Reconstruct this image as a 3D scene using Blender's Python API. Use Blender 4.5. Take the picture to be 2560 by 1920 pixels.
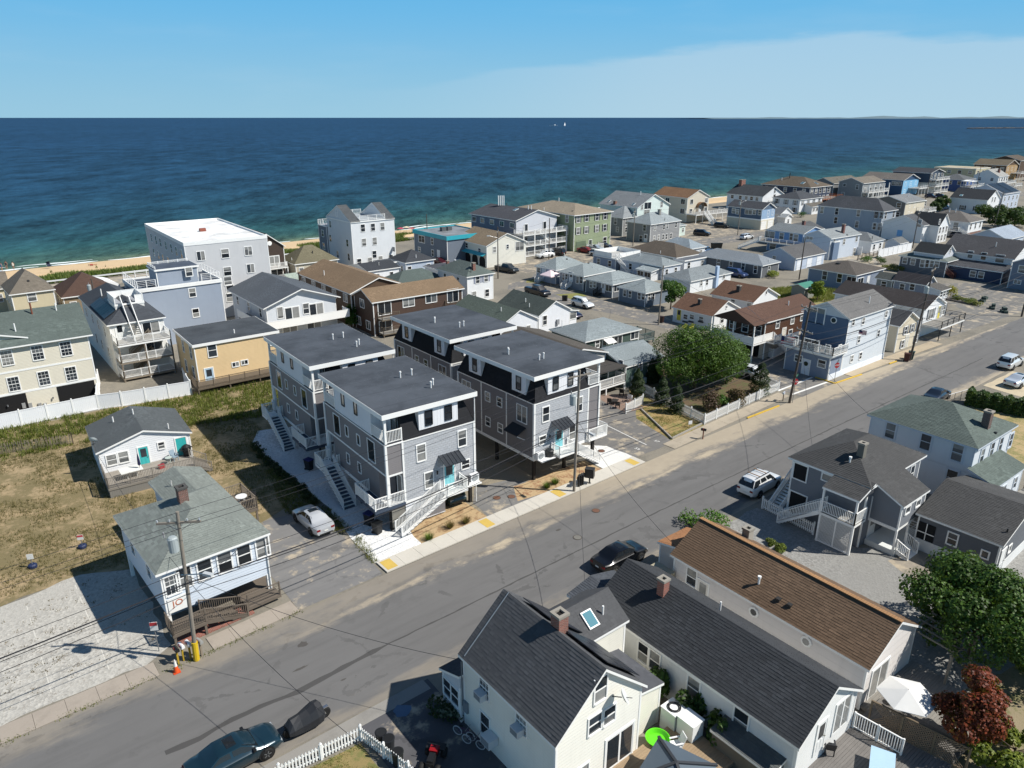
import bpy, math, random
from math import sin, cos, pi, radians, hypot, atan2
random.seed(11)
rnd = random.random
for o in list(bpy.data.objects): bpy.data.objects.remove(o)
SC = bpy.context.scene
COL = SC.collection

# ---------------------------------------------------------------- camera, sky, sun, exposure
CAM_H, FPX, PITCH, YAW = 31.0, 1813.0, radians(20.18), radians(38.4)
cd = bpy.data.cameras.new('camera'); cam = bpy.data.objects.new('camera', cd); COL.objects.link(cam)
cam.location = (0, 0, CAM_H); cam.rotation_euler = (pi/2 - PITCH, 0, -YAW)
cd.sensor_fit = 'HORIZONTAL'; cd.sensor_width = 36.0; cd.lens = FPX/2560*36.0
cd.clip_start = .5; cd.clip_end = 150000
SC.camera = cam
SUN_EL, SUN_DIR = radians(47.5), (0.68, -0.735)            # the sun stands over +X, -Y
sd = bpy.data.lights.new('sun', 'SUN'); sd.energy = 5.0; sd.angle = radians(.53); sd.color = (1, .955, .88)
sun = bpy.data.objects.new('sun', sd); COL.objects.link(sun)
sun.rotation_euler = (pi/2 - SUN_EL, 0, atan2(SUN_DIR[0], -SUN_DIR[1]))
sun.location = (40, -40, 80)
wd = bpy.data.worlds.new('World'); SC.world = wd; wd.use_nodes = True
WN, WL = wd.node_tree.nodes, wd.node_tree.links
for n in list(WN): WN.remove(n)
def wn(t, **k):
    n = WN.new(t)
    for a, b in k.items(): setattr(n, a, b)
    return n
sky = wn('ShaderNodeTexSky', sky_type='NISHITA', sun_disc=False)
sky.sun_elevation = SUN_EL; sky.sun_rotation = atan2(SUN_DIR[0], SUN_DIR[1])
sky.air_density = 1.0; sky.dust_density = 0.0; sky.ozone_density = 1.6; sky.altitude = 30
tc = wn('ShaderNodeTexCoord'); mp = wn('ShaderNodeMapping'); mp.inputs['Scale'].default_value = (1.5, 1.5, 9)
nz = wn('ShaderNodeTexNoise'); nz.inputs['Scale'].default_value = 2.6; nz.inputs['Detail'].default_value = 7; nz.inputs['Roughness'].default_value = .55
sx = wn('ShaderNodeSeparateXYZ')
WL.new(tc.outputs['Generated'], mp.inputs['Vector']); WL.new(mp.outputs[0], nz.inputs['Vector']); WL.new(tc.outputs['Generated'], sx.inputs[0])
def wm(op, a, b=None, c=None):
    n = wn('ShaderNodeMath', operation=op)
    for i, v in enumerate((a, b, c)):
        if v is None: continue
        if isinstance(v, (int, float)): n.inputs[i].default_value = v
        else: WL.new(v, n.inputs[i])
    return n.outputs[0]
def wmap(v, a, b):
    n = wn('ShaderNodeMapRange', interpolation_type='SMOOTHSTEP'); WL.new(v, n.inputs[0]); n.inputs[1].default_value = a; n.inputs[2].default_value = b
    return n.outputs[0]
# a bank of thin low cloud lies in the east (+X), a faint veil elsewhere
east = wmap(wm('DIVIDE', sx.outputs[0], wm('MAXIMUM', sx.outputs[1], .05)), .35, 1.25)
top = wm('ADD', wm('MULTIPLY', nz.outputs[0], .055), wm('MULTIPLY', east, .055))
band = wm('SUBTRACT', 1, wmap(wm('SUBTRACT', sx.outputs[2], top), -.006, .006))
cl = wm('MULTIPLY', wm('MULTIPLY', band, east), .5)
veil = wm('MULTIPLY', wmap(nz.outputs[0], .48, .75), .1)
cl = wm('MAXIMUM', cl, veil)
hs = wn('ShaderNodeHueSaturation'); hs.inputs['Saturation'].default_value = 1.12; hs.inputs['Value'].default_value = 1.0
WL.new(sky.outputs[0], hs.inputs['Color'])
gr = wn('ShaderNodeMix', data_type='RGBA'); gr.inputs['A'].default_value = (4.1, 7.3, 9.3, 1); gr.inputs['B'].default_value = (1.6, 5.9, 10.2, 1); WL.new(wmap(sx.outputs[2], -.02, .17), gr.inputs['Factor'])
tn = wn('ShaderNodeMix', data_type='RGBA'); WL.new(wmap(sx.outputs[2], .1, .45), tn.inputs['Factor']); WL.new(gr.outputs['Result'], tn.inputs['A']); WL.new(hs.outputs[0], tn.inputs['B'])
mx = wn('ShaderNodeMix', data_type='RGBA'); mx.inputs['B'].default_value = (6.7, 8.7, 10.1, 1)
WL.new(cl, mx.inputs['Factor']); WL.new(tn.outputs['Result'], mx.inputs['A'])
bg = wn('ShaderNodeBackground'); bg.inputs['Strength'].default_value = .065
wo = wn('ShaderNodeOutputWorld'); WL.new(mx.outputs['Result'], bg.inputs['Color']); WL.new(bg.outputs[0], wo.inputs[0])
SC.render.engine = 'CYCLES'
vs = SC.view_settings; vs.view_transform = 'Standard'; vs.look = 'None'; vs.gamma = 1; vs.use_curve_mapping = False
vs.exposure = .3

# ---------------------------------------------------------------- photo pixel -> place (ground, wall or roof it touches)
CR = {1:(0,500,3.45625),2:(640,500,3.45625),3:(1280,400,3.45625),4:(1920,380,3.45625),5:(0,960,3.45625),6:(640,900,3.45625),7:(1120,780,3.45625),
 8:(1760,800,2.765),9:(0,1440,3.45625),10:(500,1440,3.45625),11:(1080,1440,3.45625),12:(1640,1260,2.4043),'a':(900,1160,3.998),'b':(640,1100,5.53),
 'c':(1280,1060,5.53),'d':(2140,980,5.267),'e':(1890,1060,5.027),'f':(0,940,7.9),'g':(0,0,2212/2560),'m1':(1160,480,5.53),'m2':(1480,440,5.53),
 'm3':(1800,400,5.53),'m4':(2160,370,5.53),'m5':(2160,600,5.53),'m6':(1780,620,5.53),'s':(0,0,1),
 'n1':(1680,1000,5.53),'n2':(440,1620,5.53),'n3':(900,1640,5.53),'n4':(1560,1620,5.53),'n5':(1960,1620,3.687),'n6':(2260,860,7.373)}
FW = (sin(YAW)*cos(PITCH), cos(YAW)*cos(PITCH), -sin(PITCH)); RT = (cos(YAW), -sin(YAW), 0)
DN = (FW[1]*RT[2]-FW[2]*RT[1], FW[2]*RT[0]-FW[0]*RT[2], FW[0]*RT[1]-FW[1]*RT[0])
def ray(k, x, y):
    o = CR[k]; a = (o[0]+x/o[2]-1280)/FPX; b = (o[1]+y/o[2]-960)/FPX
    return tuple(FW[i]+RT[i]*a+DN[i]*b for i in range(3))
def G(k, x, y, z=0.0):
    d = ray(k, x, y); t = (z-CAM_H)/d[2]
    return (d[0]*t, d[1]*t, z)

# ---------------------------------------------------------------- materials
MC = {}
def lin(c):
    if isinstance(c, str):
        c = c.lstrip('#'); c = ''.join(q*2 for q in c) if len(c) == 3 else c; c = [int(c[i:i+2], 16)/255 for i in (0, 2, 4)]
        return tuple(x/12.92 if x <= .04045 else ((x+.055)/1.055)**2.4 for x in c)
    return tuple(c)
class NT:
    def __init__(s, name):
        s.m = bpy.data.materials.new(name); s.m.use_nodes = True; s.n = s.m.node_tree.nodes; s.l = s.m.node_tree.links
        s.p = s.n['Principled BSDF']
    def N(s, t, ins=None, **k):
        n = s.n.new(t)
        for a, b in k.items(): setattr(n, a, b)
        for a, b in (ins or {}).items(): s.set(n.inputs[a], b)
        return n
    def set(s, i, v):
        if hasattr(v, 'is_output') or isinstance(v, bpy.types.NodeSocket): s.l.new(v, i)
        elif isinstance(v, (tuple, list)) and i.type == 'RGBA': i.default_value = (*v, 1) if len(v) == 3 else v
        else: i.default_value = v
    def math(s, op, a, b=0.0, c=None):
        d = {0: a, 1: b}
        if c is not None: d[2] = c
        return s.N('ShaderNodeMath', d, operation=op).outputs[0]
    def mix(s, f, a, b): 
        n = s.N('ShaderNodeMix', data_type='RGBA'); s.set(n.inputs['Factor'], f); s.set(n.inputs['A'], a); s.set(n.inputs['B'], b)
        return n.outputs['Result']
    def noise(s, vec, scale, detail=3, rough=.55, dist=0):
        return s.N('ShaderNodeTexNoise', {'Vector': vec, 'Scale': scale, 'Detail': detail, 'Roughness': rough, 'Distortion': dist}).outputs[0]
    def ramp(s, v, a, b): return s.N('ShaderNodeMapRange', {0: v, 1: a, 2: b}, interpolation_type='SMOOTHSTEP').outputs[0]
    def map(s, vec, scale=(1,1,1), rot=(0,0,0), loc=(0,0,0)):
        return s.N('ShaderNodeMapping', {'Vector': vec, 'Scale': scale, 'Rotation': rot, 'Location': loc}).outputs[0]
    def bump(s, h, strength=.3, dist=.02): 
        s.set(s.p.inputs['Normal'], s.N('ShaderNodeBump', {'Height': h, 'Strength': strength, 'Distance': dist}).outputs[0])
    @property
    def uv(s): return s.N('ShaderNodeTexCoord').outputs['UV']
    @property
    def ob(s): return s.N('ShaderNodeTexCoord').outputs['Object']
    @property
    def wp(s): return s.N('ShaderNodeNewGeometry').outputs['Position']
    @property
    def isl(s): return s.N('ShaderNodeNewGeometry').outputs['Random Per Island']
    @property
    def orand(s): return s.N('ShaderNodeObjectInfo').outputs['Random']
def sc(c, f): return tuple(min(1, x*f) for x in c)
def cached(f):
    def g(*a, **k):
        key = (f.__name__, str(a), str(sorted(k.items())))
        if key not in MC: MC[key] = f(*a, **k)
        return MC[key]
    return g
@cached
def plain(c, rough=.6, metal=0, spec=.5, var=.12):
    t = NT('paint'); c = lin(c)
    v = t.noise(t.wp, .9, 4); col = t.mix(v, sc(c, 1-var), sc(c, 1+var)); t.set(t.p.inputs['Base Color'], col)
    t.p.inputs['Roughness'].default_value = rough; t.p.inputs['Metallic'].default_value = metal; t.p.inputs['Specular IOR Level'].default_value = spec
    return t.m
@cached
def siding(c, lap=.16, kind='lap', dirt=.1):
    """clapboard (lap), vertical boards (board) or wall shingles (shake)"""
    t = NT('siding_'+kind); c = lin(c); uv = t.uv
    n1 = t.noise(t.wp, .5, 4); n2 = t.noise(t.map(t.wp, (1, 1, .15)), 2.2, 5, .6)
    col = t.mix(n1, sc(c, 1-dirt), sc(c, 1+dirt*.5)); col = t.mix(t.math('MULTIPLY', t.ramp(n2, .5, .8), .22), col, sc(c, .72))
    if kind == 'shake':
        b = t.N('ShaderNodeTexBrick', {'Vector': uv, 'Color1': (.1,.1,.1), 'Color2': (1,1,1), 'Mortar': (0,0,0), 'Scale': 1, 'Mortar Size': .012, 'Mortar Smooth': .2, 'Bias': 0, 'Brick Width': .36, 'Row Height': lap}, offset=.5)
        col = t.mix(t.math('MULTIPLY', t.N('ShaderNodeRGBToBW', {0: b.outputs[0]}).outputs[0], .3), sc(c, .86), sc(c, 1.18)); col = t.mix(t.math('MULTIPLY', b.outputs[1], .55), col, sc(c, .45))
        t.bump(t.math('SUBTRACT', 1, b.outputs[1]), .7, .015)
    else:
        s = t.N('ShaderNodeSeparateXYZ', {0: uv}).outputs[1 if kind == 'lap' else 0]
        f = t.math('FRACT', t.math('DIVIDE', s, lap))
        if kind == 'lap':
            edge = t.ramp(f, .1, 0); col = t.mix(t.math('MULTIPLY', edge, .3), col, sc(c, .55)); t.bump(t.math('SUBTRACT', 1, f), .8, .018)
        else:
            edge = t.ramp(t.math('ABSOLUTE', t.math('SUBTRACT', f, .5)), .06, .0); col = t.mix(t.math('MULTIPLY', edge, .3), col, sc(c, .55)); t.bump(edge, .6, .02)
    t.set(t.p.inputs['Base Color'], col); t.p.inputs['Roughness'].default_value = .62; t.p.inputs['Specular IOR Level'].default_value = .3
    return t.m
@cached
def shingle(c, var=.28, geo=False):
    """asphalt roof shingles; geo: the tabs are built, the material only colours each tab"""
    t = NT('roof_shingle'); c = lin(c)
    big = t.noise(t.wp, .22, 5, .6); fine = t.noise(t.wp, 26, 3, .7); st = t.noise(t.map(t.wp, (.7, .7, .2)), 1.3, 5)
    if geo: r = t.isl; m = None
    else:
        b = t.N('ShaderNodeTexBrick', {'Vector': t.uv, 'Color1': (0,0,0), 'Color2': (1,1,1), 'Mortar': (0,0,0), 'Scale': 1, 'Mortar Size': .014, 'Mortar Smooth': .3, 'Bias': 0, 'Brick Width': .33, 'Row Height': .15}, offset=.5)
        r = t.N('ShaderNodeRGBToBW', {0: b.outputs[0]}).outputs[0]; m = b.outputs[1]
    col = t.mix(r, sc(c, 1-var), sc(c, 1+var)); col = t.mix(t.ramp(big, .35, .7), sc(c, .82), col); col = t.mix(t.math('MULTIPLY', fine, .35), col, sc(c, 1.25))
    col = t.mix(t.math('MULTIPLY', t.ramp(st, .55, .75), .3), col, sc(c, .6))
    if m is not None: col = t.mix(t.math('MULTIPLY', m, .5), col, sc(c, .4)); t.bump(t.math('SUBTRACT', 1, m), .5, .012)
    t.set(t.p.inputs['Base Color'], col); t.p.inputs['Roughness'].default_value = .9; t.p.inputs['Specular IOR Level'].default_value = .25
    return t.m
@cached
def membrane(c):
    t = NT('roof_membrane'); c = lin(c); w = t.wp
    a = t.noise(w, .35, 5, .6); b = t.noise(w, 3, 5, .65); f = t.N('ShaderNodeSeparateXYZ', {0: t.ob})
    seam = t.ramp(t.math('ABSOLUTE', t.math('SUBTRACT', t.math('FRACT', t.math('ADD', t.math('DIVIDE', f.outputs[1], 3.05), t.math('MULTIPLY', b, .012))), .5)), .016, .0)
    lap = t.math('GREATER_THAN', t.math('FRACT', t.math('DIVIDE', f.outputs[1], 6.1)), .5); col = t.mix(t.ramp(a, .3, .7), sc(c, .72), sc(c, 1.3)); col = t.mix(t.math('MULTIPLY', lap, .16), col, sc(c, 1.7)); col = t.mix(t.math('MULTIPLY', t.ramp(b, .5, .75), .4), col, sc(c, 1.7)); col = t.mix(t.math('MULTIPLY', t.ramp(t.noise(w, 9, 2), .72, .76), .5), col, (.5, .5, .48)); col = t.mix(t.math('MULTIPLY', seam, .75), col, sc(c, .5))
    t.set(t.p.inputs['Base Color'], col); t.p.inputs['Roughness'].default_value = .7; t.p.inputs['Specular IOR Level'].default_value = .35
    return t.m
@cached
def glass(c='#10161c', curtain=.45):
    t = NT('window_glass'); r = t.orand; n = t.noise(t.wp, 2.5, 2)
    s2 = t.math('FRACT', t.math('MULTIPLY', r, 7.31)); z = t.N('ShaderNodeSeparateXYZ', {0: t.ob}).outputs[2]
    blind = t.math('MULTIPLY', t.math('LESS_THAN', r, curtain), t.math('MULTIPLY', t.math('ADD', .4, t.math('MULTIPLY', n, .4)), t.math('ADD', .35, t.math('MULTIPLY', t.math('GREATER_THAN', z, t.math('SUBTRACT', s2, .55)), .65))))
    cc = t.mix(blind, t.mix(t.math('MULTIPLY', s2, .8), lin(c), (.05, .062, .075)), (.4, .4, .38))  # random bluish tint imitates sky reflection; the pale share is blinds
    t.set(t.p.inputs['Base Color'], cc); t.p.inputs['Roughness'].default_value = .06; t.p.inputs['Specular IOR Level'].default_value = .6
    return t.m
@cached
def carglass():
    t = NT('car_glass'); t.p.inputs['Base Color'].default_value = (.012, .015, .018, 1); t.p.inputs['Roughness'].default_value = .04; t.p.inputs['Specular IOR Level'].default_value = .7
    return t.m
@cached
def carpaint(c):
    t = NT('car_paint'); c = lin(c); d = t.noise(t.wp, 1.6, 4)
    t.set(t.p.inputs['Base Color'], t.mix(t.math('MULTIPLY', d, .25), c, sc(c, .8))); t.p.inputs['Roughness'].default_value = .3; t.p.inputs['Metallic'].default_value = .25
    t.p.inputs['Coat Weight'].default_value = .8; t.p.inputs['Coat Roughness'].default_value = .06
    return t.m
@cached
def wood(c='#8a8070', along=0):
    t = NT('weathered_wood'); c = lin(c)
    n = t.noise(t.map(t.ob, (1.2, 14, 14) if along == 0 else (14, 1.2, 14) if along == 1 else (14, 14, 1.2)), 2.2, 6, .65); big = t.noise(t.wp, .8, 3)
    col = t.mix(n, sc(c, .6), sc(c, 1.25)); col = t.mix(t.math('MULTIPLY', t.orand, .45), col, sc(c, .6)); col = t.mix(t.math('MULTIPLY', t.ramp(big, .45, .7), .35), col, sc(c, .6))
    t.set(t.p.inputs['Base Color'], col); t.p.inputs['Roughness'].default_value = .85; t.bump(n, .4, .006)
    return t.m
@cached
def brick(c='#8d4a36'):
    t = NT('chimney_brick'); c = lin(c)
    b = t.N('ShaderNodeTexBrick', {'Vector': t.uv, 'Color1': sc(c, .65), 'Color2': sc(c, 1.25), 'Mortar': (.3, .28, .25), 'Scale': 1, 'Mortar Size': .012, 'Brick Width': .21, 'Row Height': .072}, offset=.5)
    n = t.noise(t.wp, 3, 4); t.set(t.p.inputs['Base Color'], t.mix(t.math('MULTIPLY', n, .4), b.outputs[0], sc(c, .4))); t.p.inputs['Roughness'].default_value = .9; t.bump(t.math('SUBTRACT', 1, b.outputs[1]), .6, .01)
    return t.m
@cached
def leafmat(a, b, tr=.25):
    t = NT('foliage'); a, b = lin(a), lin(b)
    n = t.noise(t.wp, .9, 3); col = t.mix(t.isl, a, b); col = t.mix(t.math('MULTIPLY', t.ramp(n, .4, .7), .5), col, sc(a, .8))
    t.set(t.p.inputs['Base Color'], col); t.p.inputs['Roughness'].default_value = .55; t.p.inputs['Specular IOR Level'].default_value = .3
    ts = t.N('ShaderNodeBsdfTranslucent', {'Color': t.mix(.5, col, (.2, .3, .03))}); ms = t.N('ShaderNodeMixShader', {0: tr, 1: t.p.outputs[0], 2: ts.outputs[0]})
    t.l.new(ms.outputs[0], t.n['Material Output'].inputs[0])
    return t.m
WHITE, OFFW, BLACK, DARK, METAL = '#e9e9e6', '#d9d7d0', '#15171a', '#2a2d31', '#9a9c9e'

# ---------------------------------------------------------------- mesh helpers
class MB:
    def __init__(s): s.v = []; s.f = []; s.m = []
    def poly(s, pts, m=0):
        b = len(s.v); s.v += [tuple(p) for p in pts]; s.f.append(tuple(range(b, b+len(pts)))); s.m.append(m); return s
    def mesh(s, vs, fs, m=0):
        b = len(s.v); s.v += [tuple(p) for p in vs]
        for f in fs: s.f.append(tuple(b+i for i in f)); s.m.append(m)
        return s
    def box(s, x0, y0, z0, x1, y1, z1, m=0):
        v = [(x0,y0,z0),(x1,y0,z0),(x1,y1,z0),(x0,y1,z0),(x0,y0,z1),(x1,y0,z1),(x1,y1,z1),(x0,y1,z1)]
        return s.mesh(v, [(3,2,1,0),(4,5,6,7),(0,1,5,4),(1,2,6,5),(2,3,7,6),(3,0,4,7)], m)
    def bar(s, p, q, w, h=None, m=0):
        h = h or w; d = [q[i]-p[i] for i in range(3)]; L = math.sqrt(sum(x*x for x in d)) or 1e-6; d = [x/L for x in d]
        r = (d[1], -d[0], 0) if abs(d[2]) < .999 else (1, 0, 0); k = math.sqrt(r[0]**2+r[1]**2) or 1; r = [x/k*w/2 for x in r]
        u = [r[1]*d[2]-r[2]*d[1], r[2]*d[0]-r[0]*d[2], r[0]*d[1]-r[1]*d[0]]; k = math.sqrt(sum(x*x for x in u)) or 1; u = [x/k*h/2 for x in u]
        c = [(-1,-1),(1,-1),(1,1),(-1,1)]
        v = [tuple(e[i]+r[i]*a+u[i]*b for i in range(3)) for e in (p, q) for a, b in c]
        return s.mesh(v, [(0,1,2,3),(7,6,5,4),(0,4,5,1),(1,5,6,2),(2,6,7,3),(3,7,4,0)], m)
    def tube(s, p, q, r, n=8, r2=None, m=0, cap=True):
        r2 = r if r2 is None else r2; d = [q[i]-p[i] for i in range(3)]; L = math.sqrt(sum(x*x for x in d)) or 1e-6; d = [x/L for x in d]
        a = (0, 0, 1) if abs(d[2]) < .9 else (1, 0, 0)
        e1 = [a[1]*d[2]-a[2]*d[1], a[2]*d[0]-a[0]*d[2], a[0]*d[1]-a[1]*d[0]]; k = math.sqrt(sum(x*x for x in e1)); e1 = [x/k for x in e1]
        e2 = [d[1]*e1[2]-d[2]*e1[1], d[2]*e1[0]-d[0]*e1[2], d[0]*e1[1]-d[1]*e1[0]]
        v = []
        for e, rr in ((p, r), (q, r2)):
            for i in range(n):
                A = 2*pi*i/n; v.append(tuple(e[j]+rr*(cos(A)*e1[j]+sin(A)*e2[j]) for j in range(3)))
        f = [(i, (i+1) % n, n+(i+1) % n, n+i) for i in range(n)]
        if cap: f += [tuple(range(n-1, -1, -1)), tuple(range(n, 2*n))]
        return s.mesh(v, f, m)
    def prism(s, prof, ax, a0, a1, m=0, mt=None):
        """extrude a profile; ax 0: profile is (y,z) along x, 1: (x,z) along y, 2: (x,y) along z"""
        P = lambda p, a: (a, p[0], p[1]) if ax == 0 else (p[0], a, p[1]) if ax == 1 else (p[0], p[1], a)
        n = len(prof); v = [P(p, a0) for p in prof]+[P(p, a1) for p in prof]
        s.mesh(v, [tuple(range(n-1, -1, -1)), tuple(range(n, 2*n))], m if mt is None else mt)
        return s.mesh(v, [(i, (i+1) % n, n+(i+1) % n, n+i) for i in range(n)], m)
    def lathe(s, prof, n=12, c=(0, 0, 0), m=0):
        b = []
        for r, z in prof: b += [(c[0]+r*cos(2*pi*i/n), c[1]+r*sin(2*pi*i/n), c[2]+z) for i in range(n)]
        f = [(j*n+i, j*n+(i+1) % n, (j+1)*n+(i+1) % n, (j+1)*n+i) for j in range(len(prof)-1) for i in range(n)]
        f += [tuple(range(n-1, -1, -1)), tuple(range((len(prof)-1)*n, len(prof)*n))]
        return s.mesh(b, f, m)
    def data(s, name, mats, smooth=False, uv=True):
        me = bpy.data.meshes.new(name); me.from_pydata(s.v, [], s.f)
        for mt in (mats if isinstance(mats, (list, tuple)) else [mats]): me.materials.append(mt)
        if any(s.m): me.polygons.foreach_set('material_index', s.m)
        if smooth: me.polygons.foreach_set('use_smooth', [True]*len(s.f))
        if uv:
            ul = me.uv_layers.new(name='UVMap'); out = []
            for f in s.f:
                p0, p1, p2 = s.v[f[0]], s.v[f[1]], s.v[f[2]]
                a = [p1[i]-p0[i] for i in range(3)]; b = [p2[i]-p0[i] for i in range(3)]
                n = (a[1]*b[2]-a[2]*b[1], a[2]*b[0]-a[0]*b[2], a[0]*b[1]-a[1]*b[0]); L = math.sqrt(n[0]**2+n[1]**2+n[2]**2) or 1
                n = [x/L for x in n]; h = hypot(n[0], n[1])
                t = (-n[1]/h, n[0]/h, 0) if h > 1e-3 else (1, 0, 0)
                u = (n[1]*t[2]-n[2]*t[1], n[2]*t[0]-n[0]*t[2], n[0]*t[1]-n[1]*t[0])
                for i in f:
                    q = s.v[i]; out += [q[0]*t[0]+q[1]*t[1]+q[2]*t[2], q[0]*u[0]+q[1]*u[1]+q[2]*u[2]]
            ul.data.foreach_set('uv', out)
        return me
    def build(s, name, mats, parent=None, loc=(0, 0, 0), rz=0, smooth=False, uv=True): return obj(name, s.data(name, mats, smooth, uv), parent, loc, rz)
def obj(name, me, parent=None, loc=(0, 0, 0), rz=0):
    o = bpy.data.objects.new(name, me); COL.objects.link(o); o.location = loc; o.rotation_euler = rz if isinstance(rz, (tuple, list)) else (0, 0, rz)
    if parent is not None: o.parent = parent
    return o
def tag(o, label, cat, group=None):
    o['label'] = label; o['category'] = cat
    if group: o['group'] = group
    return o
def thing(name, label, cat, loc=(0, 0, 0), rz=0, group=None): return tag(obj(name, None, None, loc, rz), label, cat, group)
def struct(o): o['kind'] = 'structure'; return o
def stuff(o): o['kind'] = 'stuff'; return o
def dup(root, loc, rz=0, label=None, group=None, paint=None):
    def cp(o, par):
        c = o.copy(); COL.objects.link(c); c.parent = par
        for ch in o.children: cp(ch, c)
        return c
    r = cp(root, None); r.location = loc; r.rotation_euler = (0, 0, rz)
    if label: r['label'] = label
    if group: r['group'] = group
    return r
CACHE = {}
def cmesh(key, fn):
    if key not in CACHE: CACHE[key] = fn()
    return CACHE[key]

# ---------------------------------------------------------------- ground materials
@cached
def asphalt(c='#7f7d7a', sand=0.0, road=False):
    t = NT('asphalt'); c = lin(c); w = t.wp; x = t.N('ShaderNodeSeparateXYZ', {0: w})
    big = t.noise(w, .12, 5, .6); mid = t.noise(w, .9, 5, .65); fine = t.noise(w, 40, 2, .7); st = t.noise(t.map(w, (.12, 1.1, 1)), 1, 5, .6)
    col = t.mix(big, sc(c, .78), sc(c, 1.2)); col = t.mix(t.math('MULTIPLY', t.ramp(st, .42, .72), .55), col, sc(c, .68)); col = t.mix(t.math('MULTIPLY', t.ramp(t.noise(w, .33, 6, .7), .56, .66), .35), col, sc(c, .62)); col = t.mix(t.math('MULTIPLY', fine, .3), col, sc(c, 1.35))
    cr = t.N('ShaderNodeTexVoronoi', {'Vector': t.map(w, (.16, .22, 1)), 'Scale': 1.0, 'Randomness': 1}, feature='DISTANCE_TO_EDGE').outputs[0]
    crk = t.math('MULTIPLY', t.ramp(t.math('ADD', cr, t.math('MULTIPLY', t.math('SUBTRACT', mid, .5), .3)), .013, .0), t.math('MULTIPLY', t.ramp(big, .42, .62), .5)); col = t.mix(crk, col, sc(c, .5))
    sandc = lin('#ada08a')
    if road:
        yy = t.math('SUBTRACT', x.outputs[1], t.math('MULTIPLY', x.outputs[0], .006))
        n = t.math('ADD', t.math('MULTIPLY', t.math('SUBTRACT', t.noise(t.map(w, (.16, .7, 1)), 1, 6, .65), .5), 5.5), t.math('MULTIPLY', t.math('SUBTRACT', mid, .5), 1.6))
        a = t.ramp(t.math('ADD', yy, n), 37.7, 39.6); b = t.ramp(t.math('ADD', yy, n), 31.2, 29.4)
        ridge = t.math('MULTIPLY', t.ramp(t.math('ABSOLUTE', t.math('ADD', t.math('SUBTRACT', yy, 38.25), t.math('MULTIPLY', n, .4))), .5, .05), t.math('MULTIPLY', t.ramp(x.outputs[0], 4.0, 26.0), t.ramp(t.noise(w, .28, 5, .7), .35, .6)))
        side = t.math('ADD', .3, t.math('MULTIPLY', t.ramp(x.outputs[0], 28.0, 50.0), .45))
        m = t.math('MAXIMUM', t.math('MULTIPLY', t.math('MAXIMUM', a, b), side), t.math('MULTIPLY', ridge, t.ramp(big, .3, .62)))
    else: m = t.math('MULTIPLY', t.ramp(t.math('ADD', t.noise(w, .45, 6, .65), t.math('MULTIPLY', mid, .3)), .72-sand*.25, .9-sand*.25), .8) if sand else None
    if m is not None: col = t.mix(m, col, t.mix(mid, sc(sandc, .85), sc(sandc, 1.2)))
    t.set(t.p.inputs['Base Color'], col); t.p.inputs['Roughness'].default_value = .88; t.bump(t.math('ADD', fine, mid), .25, .008)
    return t.m
@cached
def sandmat(c='#c2a982', veg='#6f6a3a', amt=.35, scale=.35):
    t = NT('sand'); c, veg = lin(c), lin(veg); w = t.wp
    a = t.noise(w, scale, 6, .62); b = t.noise(w, 2.4, 6, .7); f = t.noise(w, 30, 2, .7)
    col = t.mix(b, sc(c, .8), sc(c, 1.15)); col = t.mix(t.math('MULTIPLY', t.ramp(t.math('ADD', a, t.math('MULTIPLY', t.math('SUBTRACT', b, .5), .7)), .62-amt*.35, .75-amt*.2), .8), col, t.mix(b, sc(veg, .6), sc(veg, 1.3)))
    col = t.mix(t.math('MULTIPLY', f, .25), col, sc(c, 1.2)); t.set(t.p.inputs['Base Color'], col); t.p.inputs['Roughness'].default_value = .95; t.bump(t.math('ADD', b, f), .5, .04)
    return t.m
@cached
def pebbles(c='#cfcfcc', dirt='#7c6650', amt=.3, scale=9):
    t = NT('crushed_stone'); c, dirt = lin(c), lin(dirt); w = t.wp
    v = t.N('ShaderNodeTexVoronoi', {'Vector': w, 'Scale': scale}); g = t.N('ShaderNodeRGBToBW', {0: v.outputs['Color']}).outputs[0]
    a = t.noise(w, 1.7, 7, .75); b = t.noise(w, 6, 4, .7); big = t.noise(w, .12, 3)
    col = t.mix(g, sc(c, .62), sc(c, 1.2)); col = t.mix(t.math('MULTIPLY', t.ramp(t.math('ADD', a, t.math('MULTIPLY', t.math('SUBTRACT', b, .5), .8)), .75-amt*.3, .85-amt*.2), .75), col, t.mix(b, sc(dirt, .6), dirt)); col = t.mix(t.ramp(big, .3, .8), col, sc(c, .85))
    t.set(t.p.inputs['Base Color'], col); t.p.inputs['Roughness'].default_value = .9; t.bump(v.outputs['Distance'], .6, .03)
    return t.m
@cached
def concrete(c='#c9c5ba', dirt=.25):
    t = NT('concrete'); c = lin(c); w = t.wp; a = t.noise(w, .7, 6, .65); b = t.noise(w, 12, 4, .7)
    col = t.mix(b, sc(c, .86), sc(c, 1.1)); col = t.mix(t.math('MULTIPLY', t.ramp(a, .45, .75), dirt*1.6), col, sc(c, .62)); col = t.mix(t.math('MULTIPLY', t.orand, .25), col, sc(c, .75))
    t.set(t.p.inputs['Base Color'], col); t.p.inputs['Roughness'].default_value = .85; t.bump(b, .15, .004)
    return t.m
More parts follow.
